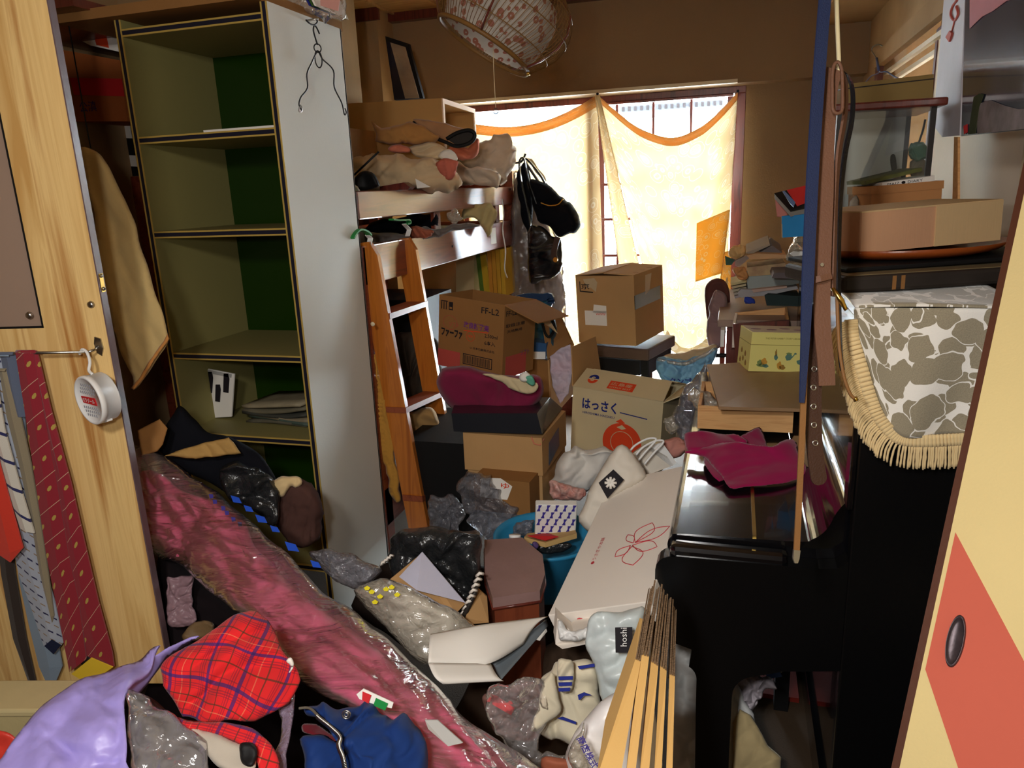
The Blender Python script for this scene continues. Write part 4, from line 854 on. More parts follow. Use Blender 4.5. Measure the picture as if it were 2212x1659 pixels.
pr2 = [(Rr*.93, .012), (Rr*1.02, .05), (Rr*1.08, .10), (Rr*1.08, .15), (Rr*.95, .19), (Rr*.6, .21)]
lathe('paper_shade', pr2+[(r_-.002, z-.001) for r_, z in pr2[::-1]], b.m, lm, seg=48, mat=mtl)
# tube ring and bulb inside
lathe('lamp_tray', [(0, .175), (.085, .175), (.09, .165), (.09, .16), (0, .16)], m_white, lm, seg=32, mat=mtl)
tube('fluorescent_ring', [mtl @ V((.085*math.cos(t*math.pi/20), .085*math.sin(t*math.pi/20), .14)) for t in range(40)], .011, m_white, lm, closed=True, seg=10)
tube('bracket', [mtl @ V((-.085, 0, .16)), mtl @ V((-.085, 0, .12)), mtl @ V((-.06, 0, .10))], .004, m_blk, lm)
lathe('night_bulb', [(0, .105), (.008, .107), (.012, .116), (.008, .128), (.006, .15)], m_white, lm, seg=14, mat=mtl @ M.Translation((-.09, .03, 0)))
tube('suspension_cord', [mtl @ V((0, 0, .262)), V(((mtl @ V((0, 0, .262))).x, (mtl @ V((0, 0, .262))).y, 2.648))], .004, m_white, lm)
lathe('ceiling_rose', [(0, 0), (.05, 0), (.05, .02), (0, .02)], m_white, lm, mat=M.Translation(V(((mtl @ V((0, 0, .262))).x, (mtl @ V((0, 0, .262))).y, 2.63))), seg=20)
tube('pull_string', [GD(1065, 90, 2.33), GD(1066, 140, 2.33), GD(1069, 200, 2.33), GD(1071, 232, 2.33)], .0011, m_string, lm)
ring('pull_ring', GD(1071, 240, 2.33), FW, .008, .0011, m_wire, lm, seg=14)
tube('knob', [GD(1141, 156, 2.2), GD(1141, 162, 2.2)], .006, m_brass, lm, seg=8)
# ------------------------------------------------------------ cartons in the middle
def place(name, label, cat, c, rot, dim, group=None):
    """thing at the base centre of a box; children use local x right, y back, z up from the base"""
    R_ = Euler([rad(a) for a in rot]).to_matrix(); base = V(c)-R_ @ V((0, 0, dim[2]/2))
    return thing(name, label, cat, tuple(base), rot, group)
def pl_(n, parent, c, s, m, rot=None, bev=0., **k): return bx(n, c, s, m, parent, rot=rot, bev=bev, **k)
def openbox(t, w, d, h, m, th=.005, top=False, **k):
    bm = bmesh.new()
    for c, s in (((0, -d/2+th/2, h/2), (w, th, h)), ((0, d/2-th/2, h/2), (w, th, h)), ((-w/2+th/2, 0, h/2), (th, d-2*th, h)), ((w/2-th/2, 0, h/2), (th, d-2*th, h)), ((0, 0, th/2), (w-2*th, d-2*th, th))): bxa(bm, c, s)
    if top: bxa(bm, (0, 0, h-th/2), (w-2*th, d-2*th, th))
    return fin('body', bm, m, t, **k)
def flap(t, side, w, d, h, L, ang, m, th=.004, cut=.0, name='flap'):
    """flap hinged on a top edge; ang 0 = lying closed inwards, 90 = upright, 180 = folded out"""
    a = rad(ang); 
    if side == 'front': o, u, din = V((-w/2, -d/2, h)), V((w, 0, 0)), V((0, 1, 0))
    if side == 'back': o, u, din = V((w/2, d/2, h)), V((-w, 0, 0)), V((0, -1, 0))
    if side == 'left': o, u, din = V((-w/2, d/2, h)), V((0, -d, 0)), V((1, 0, 0))
    if side == 'right': o, u, din = V((w/2, -d/2, h)), V((0, d, 0)), V((-1, 0, 0))
    dv = din*math.cos(a)*L + V((0, 0, 1))*math.sin(a)*L
    pts = [o, o+u, o+u*(1-cut)+dv, o+u*cut+dv]; n = u.cross(dv).normalized()
    return prism(name, pts, n*th, m, t, local=True)
def ftext(t, s, face, w, d, h, u, v, hh, m, ww=None, bold=.01, name='lettering', lift=.0006):
    """print on a side: u,v from the lower left of the face in metres"""
    if face == 'front': o, xd = V((-w/2+u, -d/2-lift, v)), (1, 0, 0)
    if face == 'right': o, xd = V((w/2+lift, -d/2+u, v)), (0, 1, 0)
    if face == 'left': o, xd = V((-w/2-lift, d/2-u, v)), (0, -1, 0)
    return text(name, s, o, xd, (0, 0, 1), hh, m, t, w=ww, bold=bold)
def patch(t, face, w, d, h, pts, m, name='printed_panel', th=.0008):
    if face == 'front': q = [V((-w/2+u, -d/2, v)) for u, v in pts]; n = V((0, -1, 0))
    if face == 'right': q = [V((w/2, -d/2+u, v)) for u, v in pts]; n = V((1, 0, 0))
    if face == 'left': q = [V((-w/2, d/2-u, v)) for u, v in pts]; n = V((-1, 0, 0))
    if face == 'top': q = [V((-w/2+u, -d/2+v, h)) for u, v in pts]; n = V((0, 0, 1))
    return prism(name, q, n*th, m, t, local=True)
def rect(u0, v0, u1, v1): return [(u0, v0), (u1, v0), (u1, v1), (u0, v1)]

# stool with box
st = thing('stool', 'dark square wooden stool carrying the tall carton by the window', 'stool', (-.50, 3.62, .28))
bx('seat', (0, 0, .50), (.37, .37, .055), mat('stool_seat', (92, 72, 60), rough=.5, var=.3, vs=12), st, rot=(0, 0, -15), bev=.008)
for sx in (-1, 1):
    for sy in (-1, 1): bx('leg', (sx*.15+sy*.035, sy*.15-sx*.035, .22), (.038, .038, .5), m_blk, st, rot=(0, 0, -15), bev=.004)
for sx in (-1, 1): bx('rail', (sx*.15, -sx*.04, .43), (.025, .27, .07), m_blk, st, rot=(0, 0, -15)); bx('rail', (sx*.04, sx*.15, .43), (.27, .025, .07), m_blk, st, rot=(0, 0, -15))
w, d, h = .30, .335, .325
t = place('cardboard_box', 'tall tan carton with torn labels standing on the dark stool', 'box', (-.525, 3.585, .99), (2, -1.5, -17), (w, d, h))
openbox(t, w, d, h, m_card, top=True)
flap(t, 'left', w, d, h, .15, 5, m_card); flap(t, 'right', w, d, h, .15, 4, m_card)
patch(t, 'front', w, d, h, rect(.04, .09, .155, .16), m_paper, 'torn_label'); patch(t, 'front', w, d, h, [(.085, .15), (.155, .15), (.155, .185), (.09, .19)], m_paper, 'torn_label')
ftext(t, '〰〰〰', 'front', w, d, h, .1, .14, .012, m_inkr, .05, lift=.0016); patch(t, 'front', w, d, h, [(.02, .25), (.09, .245), (.09, .25), (.024, .255), (.024, .298), (.02, .30)], m_ink)
ftext(t, '京', 'front', w, d, h, .028, .262, .028, m_ink, .045, lift=.0016)
patch(t, 'front', w, d, h, [(.04, .31), (.10, .315), (.115, .295), (.105, .25), (.08, .27), (.06, .27)], mat('clear_tape', (196, 176, 142), rough=.25), 'packing_tape', th=.0014)
patch(t, 'right', w, d, h, rect(0, .17, .30, .235), mat('grey_tape', (150, 156, 150), rough=.3), 'packing_tape'); patch(t, 'right', w, d, h, rect(-.002, .17, .006, .235), m_ink, 'tape_edge')
patch(t, 'right', w, d, h, [(.12, .22), (.17, .23), (.20, .31), (.13, .31)], mat('tape_pale', (206, 186, 156), rough=.3), 'packing_tape')
for i in range(3): patch(t, 'top', w, d, h+.006, rect(.16, .07+i*.08, .29, .074+i*.08), m_card2, 'scuff')
disc('stamp', V((.09-w/2, .06-d/2, h+.006)), (0, 0, 1), .017, .0006, m_ink, t, sx=.6, local=True)

# citrus box
w, d, h = .385, .28, .30
t = place('citrus_box', 'open pale fruit carton printed with a big orange fruit emblem', 'box', (-.405, 2.96, .60), (0, 3.5, -14), (w, d, h))
m_cb = cardboard('fruit_carton', (206, 190, 152))
openbox(t, w, d, h, m_cb)
flap(t, 'front', w, d, h, .125, 24, m_cb, cut=.02); flap(t, 'back', w, d, h, .10, 18, m_cb, cut=.02); flap(t, 'left', w, d, h, .16, 98, m_card, cut=.08); flap(t, 'right', w, d, h, .10, 150, m_cb, cut=.05)
ftext(t, 'はっさく', 'front', w, d, h, .045, h-.085, .048, m_inkb, .15, bold=.03); ftext(t, 'HIROSHIMA HASSAKU', 'front', w, d, h, .048, h-.105, .010, m_inkb, .14)
patch(t, 'front', w, d, h, [(.21, h-.072), (.325, h-.079), (.325, h-.083), (.21, h-.076)], m_inkb, 'printed_line')
cx, cz_ = .225, .10
def fcirc(r, n=40, a0=0, a1=360): return [(cx+r*math.cos(rad(a0+(a1-a0)*i/n)), cz_+r*math.sin(rad(a0+(a1-a0)*i/n))) for i in range(n)]
patch(t, 'front', w, d, h, fcirc(.083), m_inkr, 'fruit_print')
tube('fruit_ring', [V((-w/2+a, -d/2-.001, b_)) for a, b_ in fcirc(.048)], .0014, m_cb, t, closed=True, local=True)
patch(t, 'front', w, d, h, [(.20, .163), (.222, .176), (.24, .163), (.222, .156)], m_cb, 'fruit_print', th=.0012)
patch(t, 'front', w, d, h, [(.195, .186), (.215, .200), (.235, .185), (.215, .180)], m_inkr, 'leaf_print')
a = rad(24); fo = V((-w/2, -d/2, h)); fx, fy = V((1, 0, 0)), V((0, math.cos(a), math.sin(a))); fn = fx.cross(fy)
fp = lambda u, v: fo+fx*u+fy*v+fn*.0048
prism('stamp_panel', [fp(.14, .02), fp(.25, .02), fp(.25, .07), (fp(.14, .07))], fn*.0005, m_inkr, t, local=True)
text('lettering', '広島産', fp(.148, .042)+fn*.0006, fx, fy, .02, m_cb, t, w=.09); text('lettering', 'CITRUS BEST', fp(.148, .026)+fn*.0006, fx, fy, .009, m_cb, t, w=.09)
prism('round_logo', [fp(.065+.022*math.cos(i*math.pi/10), .066+.024*math.sin(i*math.pi/10)) for i in range(11)], fn*.0005, m_inkb, t, local=True)
prism('round_logo', [fp(.065+.022*math.cos(math.pi+i*math.pi/10), .058+.024*math.sin(math.pi+i*math.pi/10)) for i in range(11)], fn*.0005, m_inkr, t, local=True)
text('lettering', 'S', fp(.055, .048)+fn*.0008, fx, fy, .028, m_cb, t, bold=.04)
patch(t, 'front', w, d, h, rect(.21, .0, .30, .012), m_ink, 'barcode_strip')

# detergent carton
w, d, h = .325, .215, .29
t = place('detergent_carton', 'brown printed detergent carton tilted on the maroon cushion', 'box', (-.955, 2.80, .995), (-2, 4.5, -19), (w, d, h))
openbox(t, w, d, h, m_card2)
flap(t, 'right', w, d, h, .16, 196, m_card2, cut=.0)
ftext(t, 'FF-L2', 'front', w, d, h, .215, h-.045, .024, m_ink, .085, bold=.01)
for i, x in enumerate((.012, .024, .036)): patch(t, 'front', w, d, h, rect(x, h-.055, x+.004, h-.025), m_ink, 'handling_mark')
patch(t, 'front', w, d, h, rect(.010, h-.024, .045, h-.020), m_ink, 'handling_mark'); patch(t, 'front', w, d, h, rect(.052, h-.055, .072, h-.022), m_ink, 'handling_mark'); patch(t, 'front', w, d, h, rect(.056, h-.050, .068, h-.042), m_card2, 'handling_mark', th=.0014)
ftext(t, '改良新発売', 'front', w, d, h, .13, h-.115, .026, m_inkp, .125, bold=.03); patch(t, 'front', w, d, h, [(.13, h-.125), (.25, h-.117), (.25, h-.120), (.13, h-.128)], m_inkr)
ftext(t, 'ファーファ', 'front', w, d, h, .015, .125, .034, m_ink, .11, bold=.05)
tube('round_mark', [V((-w/2+.165+.02*math.cos(i*math.pi/12), -d/2-.001, .145+.02*math.sin(i*math.pi/12))) for i in range(24)], .0008, m_inkr, t, closed=True, local=True); ftext(t, 'NEW', 'front', w, d, h, .153, .140, .010, m_inkr, .024)
ftext(t, '2,500ml', 'front', w, d, h, .235, .15, .016, m_ink, .062); ftext(t, '6本入', 'front', w, d, h, .235, .122, .018, m_ink, .052)
ftext(t, 'U 日本石鹸株式会社', 'front', w, d, h, .165, .095, .010, m_ink, .12)
patch(t, 'front', w, d, h, rect(0, .0, .115, .07), m_inkdp, 'colour_block')
for (u0, v0, u1, v1) in ((.13, .028, .275, .031), (.13, .068, .275, .071), (.13, .028, .133, .071), (.272, .028, .275, .071)): patch(t, 'front', w, d, h, rect(u0, v0, u1, v1), m_ink, 'barcode_frame')
for i in range(30): patch(t, 'front', w, d, h, rect(.138+i*.0043, .033, .138+i*.0043+(.0012 if i % 3 else .0024), .065), m_ink, 'barcode_bar')
tube('fruit_mark', [V((-w/2+.06+.035*math.cos(i*math.pi/14), -d/2-.001, h-.105+.028*math.sin(i*math.pi/14))) for i in range(28)], .0008, m_inkdp, t, closed=True, local=True); ftext(t, 'ソフト', 'front', w, d, h, .055, h-.12, .018, m_inkdp, .05)
patch(t, 'right', w, d, h, rect(.02, 0, .16, .085), m_inkdp, 'colour_block'); ftext(t, 'FF-L2', 'right', w, d, h, .01, h-.045, .02, m_ink, .07)
ftext(t, '取扱注意', 'right', w, d, h, .01, h-.09, .014, m_ink, .13); ftext(t, '天地無用', 'right', w, d, h, .02, h-.112, .012, m_ink, .1); ftext(t, 'ソフト', 'right', w, d, h, .12, .075, .02, m_inkp, .06)

# blue shopping bag and box behind the detergent carton
ob = thing('leaning_carton', 'open carton stuffed with a blue bag and papers, behind the detergent carton', 'box', tuple(GY(1190, 870, 3.0)))
fr_ = [GY(1140, 770, 3.0), GY(1186, 780, 2.98), GY(1192, 905, 2.98), GY(1142, 860, 3.0)]
prism('front_wall', fr_[::-1], (0, .006, 0), m_card2, ob)
prism('side_wall', [GY(1186, 778, 2.98), GY(1240, 745, 3.25), GY(1240, 850, 3.25), GY(1192, 905, 2.98)][::-1], (-.006, 0, 0), m_card, ob)
prism('flap', [GY(1173, 703, 2.97), GY(1212, 683, 3.2), GY(1234, 740, 3.25), GY(1184, 776, 2.98)][::-1], (-.004, .004, 0), m_card, ob)
prism('back_wall', [GY(1150, 690, 3.2), GY(1212, 683, 3.25), GY(1240, 745, 3.27), GY(1150, 770, 3.2)][::-1], (0, .006, 0), m_card2, ob)
bb_ = thing('blue_bag', 'dark teal shopping bag with black loop handles behind the detergent carton', 'bag', tuple(GY(1165, 780, 3.1)))
puff('bag_body', [(1118, 650), (1140, 638), (1186, 637), (1190, 660), (1200, 690), (1205, 720), (1190, 770), (1150, 778), (1135, 720)], 3.1, .06, mat('teal_bag', (36, 84, 104), rough=.4, bump=.3, bs=20), bb_, by='y', wr=.02, ws=14, res=.01)
strap('rolled_rim', smoothline([GY(a, b_, 3.04) for a, b_ in ((1116, 646), (1140, 641), (1170, 642), (1188, 641), (1190, 655))], 4), .03, .02, (0, 0, 1), mat('navy_rim', (24, 50, 84), rough=.35), bb_)
tube('handle', smoothline([GY(a, b_, 2.95) for a, b_ in ((1170, 672), (1186, 680), (1196, 700), (1196, 715), (1186, 728), (1178, 720), (1172, 700))], 4), .006, m_blk, bb_)
tag(puff('paper_flap', [(1120, 640), (1145, 652), (1172, 660), (1176, 672), (1205, 720), (1198, 716), (1165, 690), (1140, 670)], 2.9, .004, fabric('cream_paper_flap', (214, 190, 150)), by='y', sm=1, wr=.004, ws=30), 'curling cream paper sticking out above the detergent carton', 'paper')
wb_ = prism('blue_pack', [GY(1146, 738, 2.97), GY(1180, 742, 2.97), GY(1180, 776, 2.97), GY(1146, 776, 2.97)][::-1], (0, .08, 0), mat('blue_pack', (44, 84, 130), rough=.5)); tag(wb_, 'blue and white packet standing in the carton behind the detergent box', 'packet')
o_ = prism('white_band', [GY(1150, 760, 2.96), GY(1178, 760, 2.96), GY(1178, 776, 2.96), GY(1150, 776, 2.96)][::-1], (0, .004, 0), m_white, wb_)
soft('printed_paper', 'pastel printed wrapping paper sheet hanging beside the carton', 'wrapping paper', [(1188, 770), (1212, 750), (1232, 745), (1238, 800), (1228, 850), (1210, 872), (1202, 855), (1190, 830)], 2.95, .004, mat('pastel_paper', (176, 190, 206), rough=.5, c2=(206, 160, 176), vs=9), by='y', wr=.010, ws=16, sm=1)

# cushion, black case, carton
soft('cushion', 'plump maroon cushion sagging under the detergent carton', 'cushion', [(952, 795), (985, 788), (1020, 795), (1060, 806), (1120, 812), (1160, 812), (1176, 835), (1170, 868), (1140, 888), (1090, 892), (1040, 890), (985, 886), (960, 870), (945, 830)], 2.50, .10, m_maroon, by='y', wr=.016, ws=8, ridge=True, res=.012)
soft('cream_hood', 'cream cloth with a small green toy charm lying over the maroon cushion', 'cloth', [(1040, 808), (1075, 808), (1110, 815), (1140, 822), (1160, 830), (1156, 846), (1130, 850), (1105, 840), (1080, 822)], 2.38, .012, fabric('cream_hood', (206, 188, 150)), by='y', wr=.006, ws=20)
tcm = thing('toy_charm', 'tiny white and green soft toy on the maroon cushion', 'toy', tuple(GY(1145, 830, 2.55)))
puff('head', [(1122, 812), (1132, 803), (1144, 808), (1146, 820), (1134, 826), (1124, 822)], 2.36, .02, m_whitecloth, tcm, by='y', wr=.002); puff('body', [(1130, 816), (1148, 810), (1156, 826), (1150, 834), (1138, 828)], 2.36, .02, mat('mint', (100, 176, 150), rough=.8), tcm, by='y', wr=.002)
bc = thing('black_case', 'flat black vinyl case between the maroon cushion and the carton', 'case', tuple(GY(1080, 930, 2.5)))
m_vin = mat('black_vinyl', (34, 36, 42), rough=.3, spec=.5, bump=.2, bs=25)
vtx = [GY(975, 893, 2.27), GY(1160, 893, 2.27), GY(1171, 938, 2.27), GY(980, 932, 2.27)]; vbk = [GY(985, 862, 2.6), GY(1188, 858, 2.6), GY(1215, 882, 2.6), GY(1000, 900, 2.6)]
hexa('case_body', [vtx[3], vtx[2], vtx[1], vtx[0]], [vbk[3], vbk[2], vbk[1], vbk[0]], m_vin, bc)
w, d, h = .272, .31, .29
t = place('cardboard_box', 'plain tan carton with a blue tape patch under the black case', 'box', (-.733, 2.437, .60), (0, 0, -2), (w, d, h))
openbox(t, w, d, h, m_card, top=True); pl_('lid', t, (0, -.006, h-.068), (w+.012, d+.01, .135), m_card); 
patch(t, 'right', w+.014, d, h, [(.06, h-.125), (.20, h-.10), (.20, h-.03), (.07, h-.045)], mat('blue_tape', (52, 84, 112), rough=.4), 'tape_patch')
tube('pink_cord', [V((w/2-.03, -d/2-.012, h+.002)), V((w/2-.02, -d/2-.016, h-.02)), V((w/2+.0, -d/2-.016, h-.024)), V((w/2+.008, -d/2+.01, h-.01))], .0022, m_pinkcl, t, local=True)
w2 = .13; t2 = place('small_carton', 'small carton with a white label half hidden by the grey plastic bag', 'box', GD(1095, 1060, 2.52), (0, 0, -4), (.2, .1, .12)); openbox(t2, .2, .1, .12, m_card2, top=True); patch(t2, 'front', .2, .1, .12, [(.02, .05), (.12, .05), (.14, .10), (.10, .125), (.03, .12)], m_paper, 'label'); ftext(t2, 'ゆ', 'front', .2, .1, .12, .10, .09, .02, m_inkr, .03, lift=.0016)
tag(b6('gap_shade_block', -1.22, -.9, 2.5, 2.95, .25, .62, m_blk), 'black block standing in for shade in the gap between ladder and carton', 'crate')  # black block put in to paint the shade of the gap

# bags in the middle
soft('grey_plastic_bag', 'crumpled silvery grey plastic bag beside the foot of the ladder', 'bag', [(1002, 1020), (1030, 1018), (1052, 1022), (1072, 1040), (1080, 1075), (1100, 1090), (1122, 1095), (1128, 1115), (1110, 1140), (1060, 1165), (1035, 1150), (1015, 1130), (1008, 1100), (995, 1060)], 2.2, .08, m_filmg, by='y', wr=.035, ws=18, res=.007)
soft('dark_bag', 'dark clear plastic bag under the ladder treads', 'bag', [(930, 1080), (955, 1070), (985, 1075), (1000, 1110), (990, 1150), (950, 1160), (925, 1130)], 2.35, .05, m_filmg, by='y', wr=.03, ws=20)
soft('white_crumpled_cloth', 'crumpled white cloth bundle between the cartons', 'cloth', [(1206, 1000), (1222, 978), (1250, 965), (1290, 960), (1320, 962), (1335, 985), (1325, 1015), (1300, 1040), (1270, 1062), (1240, 1070), (1212, 1062), (1190, 1050), (1200, 1025)], 2.35, .08, m_whitecloth, by='y', wr=.03, ws=13, res=.008)
cp = soft('snack_packet', 'red and white printed packet under the white cloth', 'packet', [(1185, 1045), (1200, 1040), (1240, 1052), (1265, 1060), (1252, 1080), (1215, 1082), (1190, 1072)], 2.22, .03, mat('packet_print', (206, 190, 180), rough=.35, c2=(190, 60, 40), vs=40, var=.1), by='y', wr=.012, ws=26)
pb_ = thing('paper_bag', 'tall white paper carrier bag with a dark diamond emblem', 'bag', tuple(GD(1310, 1120, 2.1)))
m_kraft = mat('white_paper_bag', (222, 214, 200), rough=.6, bump=.25, bs=14)
puff('bag_body', [(1262, 1140), (1250, 1115), (1268, 1070), (1300, 1010), (1330, 965), (1352, 962), (1385, 1000), (1400, 1030), (1370, 1050), (1330, 1075), (1312, 1110), (1300, 1150), (1290, 1165)], 2.15, .05, m_kraft, pb_, wr=.012, ws=9, sm=2, res=.008)
em = [(1293, 1043), (1325, 1014), (1348, 1036), (1312, 1077)]
prism('emblem', [GD(a, b_, 2.085) for a, b_ in em][::-1], -FW*.002, m_ink, pb_)
for k in range(8):
    c_ = GD(1319, 1043, 2.08); a = k*math.pi/4; tube('flower_print', [c_, c_+(RT*math.cos(a)+UP*math.sin(a))*.017], .004, m_paper, pb_, seg=5)
text('lettering', '花', GD(1336, 1040, 2.075), RT, UP, .01, m_ink, pb_, local=False)
fb = thing('paper_bag', 'folded white carrier bag with rope handles above the long box', 'bag', tuple(GD(1400, 1010, 2.3)))
for (q, mm) in (([(1360, 985), (1395, 960), (1440, 985), (1455, 1005), (1410, 1022), (1398, 1030)], m_kraft), ([(1393, 966), (1430, 955), (1462, 1000), (1450, 1008), (1420, 985)], m_white), ([(1360, 990), (1380, 975), (1398, 1020), (1385, 1030)], m_cream2)):
    prism('panel', [GD(a, b_, 2.3) for a, b_ in q], FW*.02, mm, fb)
for dx in (0, 16): tube('handle', smoothline([GD(a+dx, b_+dx*.3, 2.26) for a, b_ in ((1358, 978), (1372, 962), (1398, 948), (1416, 947), (1414, 955), (1395, 975), (1376, 998))], 4), .0035, m_white, fb)
soft('pink_cloth', 'pale salmon cloth beside the rope handles', 'cloth', [(1432, 955), (1455, 945), (1480, 948), (1484, 975), (1470, 988), (1450, 985)], 2.35, .03, mat('salmon_light', (190, 130, 118), rough=.9), wr=.012, ws=24)
soft('tall_clear_bag', 'tall clear plastic bag standing between the fruit carton and the piano', 'bag', [(1462, 940), (1458, 900), (1470, 860), (1490, 830), (1520, 795), (1530, 785), (1528, 830), (1515, 880), (1500, 930), (1488, 975), (1462, 975), (1440, 960)], 2.6, .05, m_filmg, wr=.03, ws=16, res=.009)
soft('white_tissue_bag', 'white tissue filled plastic bag at the corner of the wooden drawer', 'bag', [(1484, 850), (1500, 835), (1525, 842), (1545, 865), (1572, 888), (1560, 896), (1510, 892), (1492, 870)], 2.42, .03, m_filmw, wr=.02, ws=22)
soft('crumpled_film', 'ball of creased clear film beside the fruit carton', 'film', [(1434, 910), (1450, 900), (1462, 906), (1464, 924), (1450, 935), (1436, 928)], 2.6, .04, m_filmw, wr=.02, ws=30)
# blue rubbish sack by window
bl = soft('blue_sack', 'translucent pale blue printed sack by the window below the chair', 'sack', [(1420, 775), (1440, 772), (1480, 778), (1510, 765), (1545, 752), (1550, 768), (1530, 800), (1500, 830), (1470, 840), (1432, 830), (1422, 800)], 3.4, .07, mat('pale_blue_sack', (120, 170, 206), rough=.35, bump=.5, bs=24), by='y', wr=.025, ws=12)
text('lettering', 'タンゴ', GY(1445, 830, 3.29), (1, 0, 0), (0, 0, 1), .032, m_inkb, bl, w=.1, local=False, bold=.03)
tube('sack_rim', smoothline([GY(a, b_, 3.36) for a, b_ in ((1420, 776), (1445, 782), (1480, 786), (1515, 770), (1546, 754))], 3), .009, m_filmw, bl)
soft('beige_sack_top', 'rumpled beige cloth lying over the blue sack', 'cloth', [(1440, 765), (1480, 762), (1515, 750), (1545, 745), (1548, 756), (1510, 772), (1470, 784), (1430, 780)], 3.45, .03, m_beige, by='y', wr=.012, ws=16)

# blue tub with things
tc = GD(1180, 1158, 2.30); 
TR = .158
tub = thing('blue_tub', 'round blue plastic tub holding books and packets', 'tub', (tc.x, tc.y, tc.z-.17))
tq = M.Translation(tc)
lathe('tub_body', [(0, -.17), (TR*.72, -.17), (TR*.95, -.01), (TR*1.04, 0), (TR*1.05, .006), (TR*1.02, .010), (TR*.97, .004), (TR*.93, -.004), (TR*.70, -.162), (0, -.162)], m_blue, tub, seg=56, mat=tq)
nk = place('napkin_pack', 'square packet printed with rows of blue cans standing in the blue tub', 'packet', tuple(GD(1200, 1122, 2.26)), (8, 3, 17), (.125, .03, .12))
bx('packet_body', (0, 0, .06), (.125, .03, .12), m_white, nk, bev=.004)
for i in range(5):
    for j in range(5):
        x = -.052+i*.026+(j % 2)*.013; z = .011+j*.0245
        if x < .056: prism('can_print', [V((x+a, -.0155, z+b_)) for a, b_ in ((-.0075, -.0105), (.0035, -.0105), (.0022, 0), (.0085, .0105), (-.0025, .0105), (-.0022, 0))], (0, -.0006, 0), mat('can_violet', (62, 54, 150), rough=.5) if not (i or j) else bpy.data.materials['can_violet'], nk, local=True)
bo = thing('paperback', 'yellowed paperback with a red cover lying open in the blue tub', 'book', tuple(GD(1190, 1165, 2.2)))
def bookblock(n, q, dn, m, parent): return prism(n, [GD(*p) for p in q], dn, m, parent)
bookblock('page_block', [(1132, 1160, 2.19), (1178, 1172, 2.16), (1246, 1152, 2.2), (1240, 1140, 2.3), (1185, 1150, 2.3), (1140, 1152, 2.28)], (0, 0, -.016), mat('page_edge', (206, 170, 110), rough=.8), bo)
bookblock('cover', [(1140, 1158, 2.185), (1178, 1168, 2.16), (1206, 1160, 2.18), (1180, 1152, 2.28)], (0, 0, .002), m_inkred, bo)
soft('dark_packet', 'glossy black packet in the blue tub beneath the paperback', 'packet', [(1150, 1180), (1190, 1176), (1225, 1172), (1235, 1182), (1205, 1196), (1165, 1195)], 2.2, .02, m_blackbag, wr=.006)
soft('purple_ball', 'small purple ball at the edge of the tub', 'ball', [(1150, 1172), (1158, 1170), (1164, 1178), (1160, 1186), (1152, 1184)], 2.14, .012, mat('violet', (90, 70, 120), rough=.4), wr=0)
tag(tube('white_cup', [GD(1112, 1162, 2.12), GD(1112, 1155, 2.12)], .017, m_white, seg=16), 'small white round cap between tub and the brown stool', 'cap')
soft('tub_clear_bag', 'clear plastic bag inside the left side of the blue tub', 'bag', [(1110, 1140), (1130, 1125), (1152, 1120), (1154, 1150), (1132, 1160), (1110, 1165)], 2.33, .03, m_filmg, wr=.015, ws=26)
# brown octagonal box
tb = [GD(*p) for p in ((1046, 1166, 2.10), (1128, 1161, 2.12), (1172, 1196, 1.98), (1178, 1240, 1.84), (1167, 1276, 1.77), (1064, 1292, 1.77), (1048, 1240, 1.9))]
zc = sum(p.z for p in tb)/7; tb = [GZ(a, b_, zc) for a, b_ in ((1046, 1166), (1128, 1161), (1172, 1198), (1177, 1240), (1166, 1276), (1064, 1292), (1048, 1240))]
ot = thing('octagonal_stool', 'dusty brown octagonal storage stool with a lid', 'stool', (tb[0].x, tb[0].y, .05))
prism('lid', tb, (0, 0, -.03), mat('dusty_brown_vinyl', (142, 112, 108), rough=.4, var=.2, vs=12, spec=.4), ot)
cen = sum(tb, V((0, 0, 0)))/7; prism('body', [cen+(p-cen)*.95-V((0, 0, .03)) for p in tb], (0, 0, -(zc-.08)), wood('stool_body', (110, 52, 32), (126, 62, 38)), ot)
tube('lid_trim', [p+V((0, 0, -.03)) for p in tb], .004, m_darkred, ot, closed=True)
# black sack with book
soft('black_rubbish_bag', 'black plastic rubbish bag in front of the ladder', 'rubbish bag', [(845, 1180), (850, 1162), (885, 1145), (930, 1132), (975, 1138), (1012, 1145), (1034, 1155), (1040, 1200), (1032, 1260), (1018, 1310), (1005, 1330), (980, 1310), (920, 1290), (870, 1270), (848, 1230)], 1.95, .10, m_blackbag, wr=.03, ws=11, res=.007)
lf = thing('glossy_booklet', 'glossy silvery booklet on a tan board stuck in the black rubbish bag', 'booklet', tuple(GD(930, 1320, 1.78)))
prism('backing_board', [GD(842, 1252, 1.80), GD(905, 1200, 1.86), GD(1004, 1305, 1.78), GD(985, 1325, 1.74), GD(905, 1290, 1.75)], FW*.006, m_card, lf)
prism('cover', [GD(862, 1246, 1.79), GD(912, 1192, 1.85), GD(1005, 1302, 1.77), GD(900, 1275, 1.74)], FW*.004, mat('holographic_silver', (216, 218, 242), rough=.3, metal=.15, bump=.15, bs=500), lf)
pbx = thing('paper_box', 'woven rimmed carton edge beside the black rubbish bag', 'basket', tuple(GD(1010, 1330, 1.72)))
prism('side_board', [GD(1005, 1335, 1.75), GD(1030, 1270, 1.83), GD(1052, 1290, 1.83), GD(1056, 1345, 1.77), GD(1020, 1348, 1.74)], FW*.01, m_card, pbx)
for i in range(9):
    x = 1036-i*4.2-(i*i)*.12; y = 1240+i*12
    tube('rib', [GD(x-7, y+5, 1.78), GD(x, y-2, 1.77), GD(x+8, y, 1.78)], .004, m_cream2, pbx, seg=5)
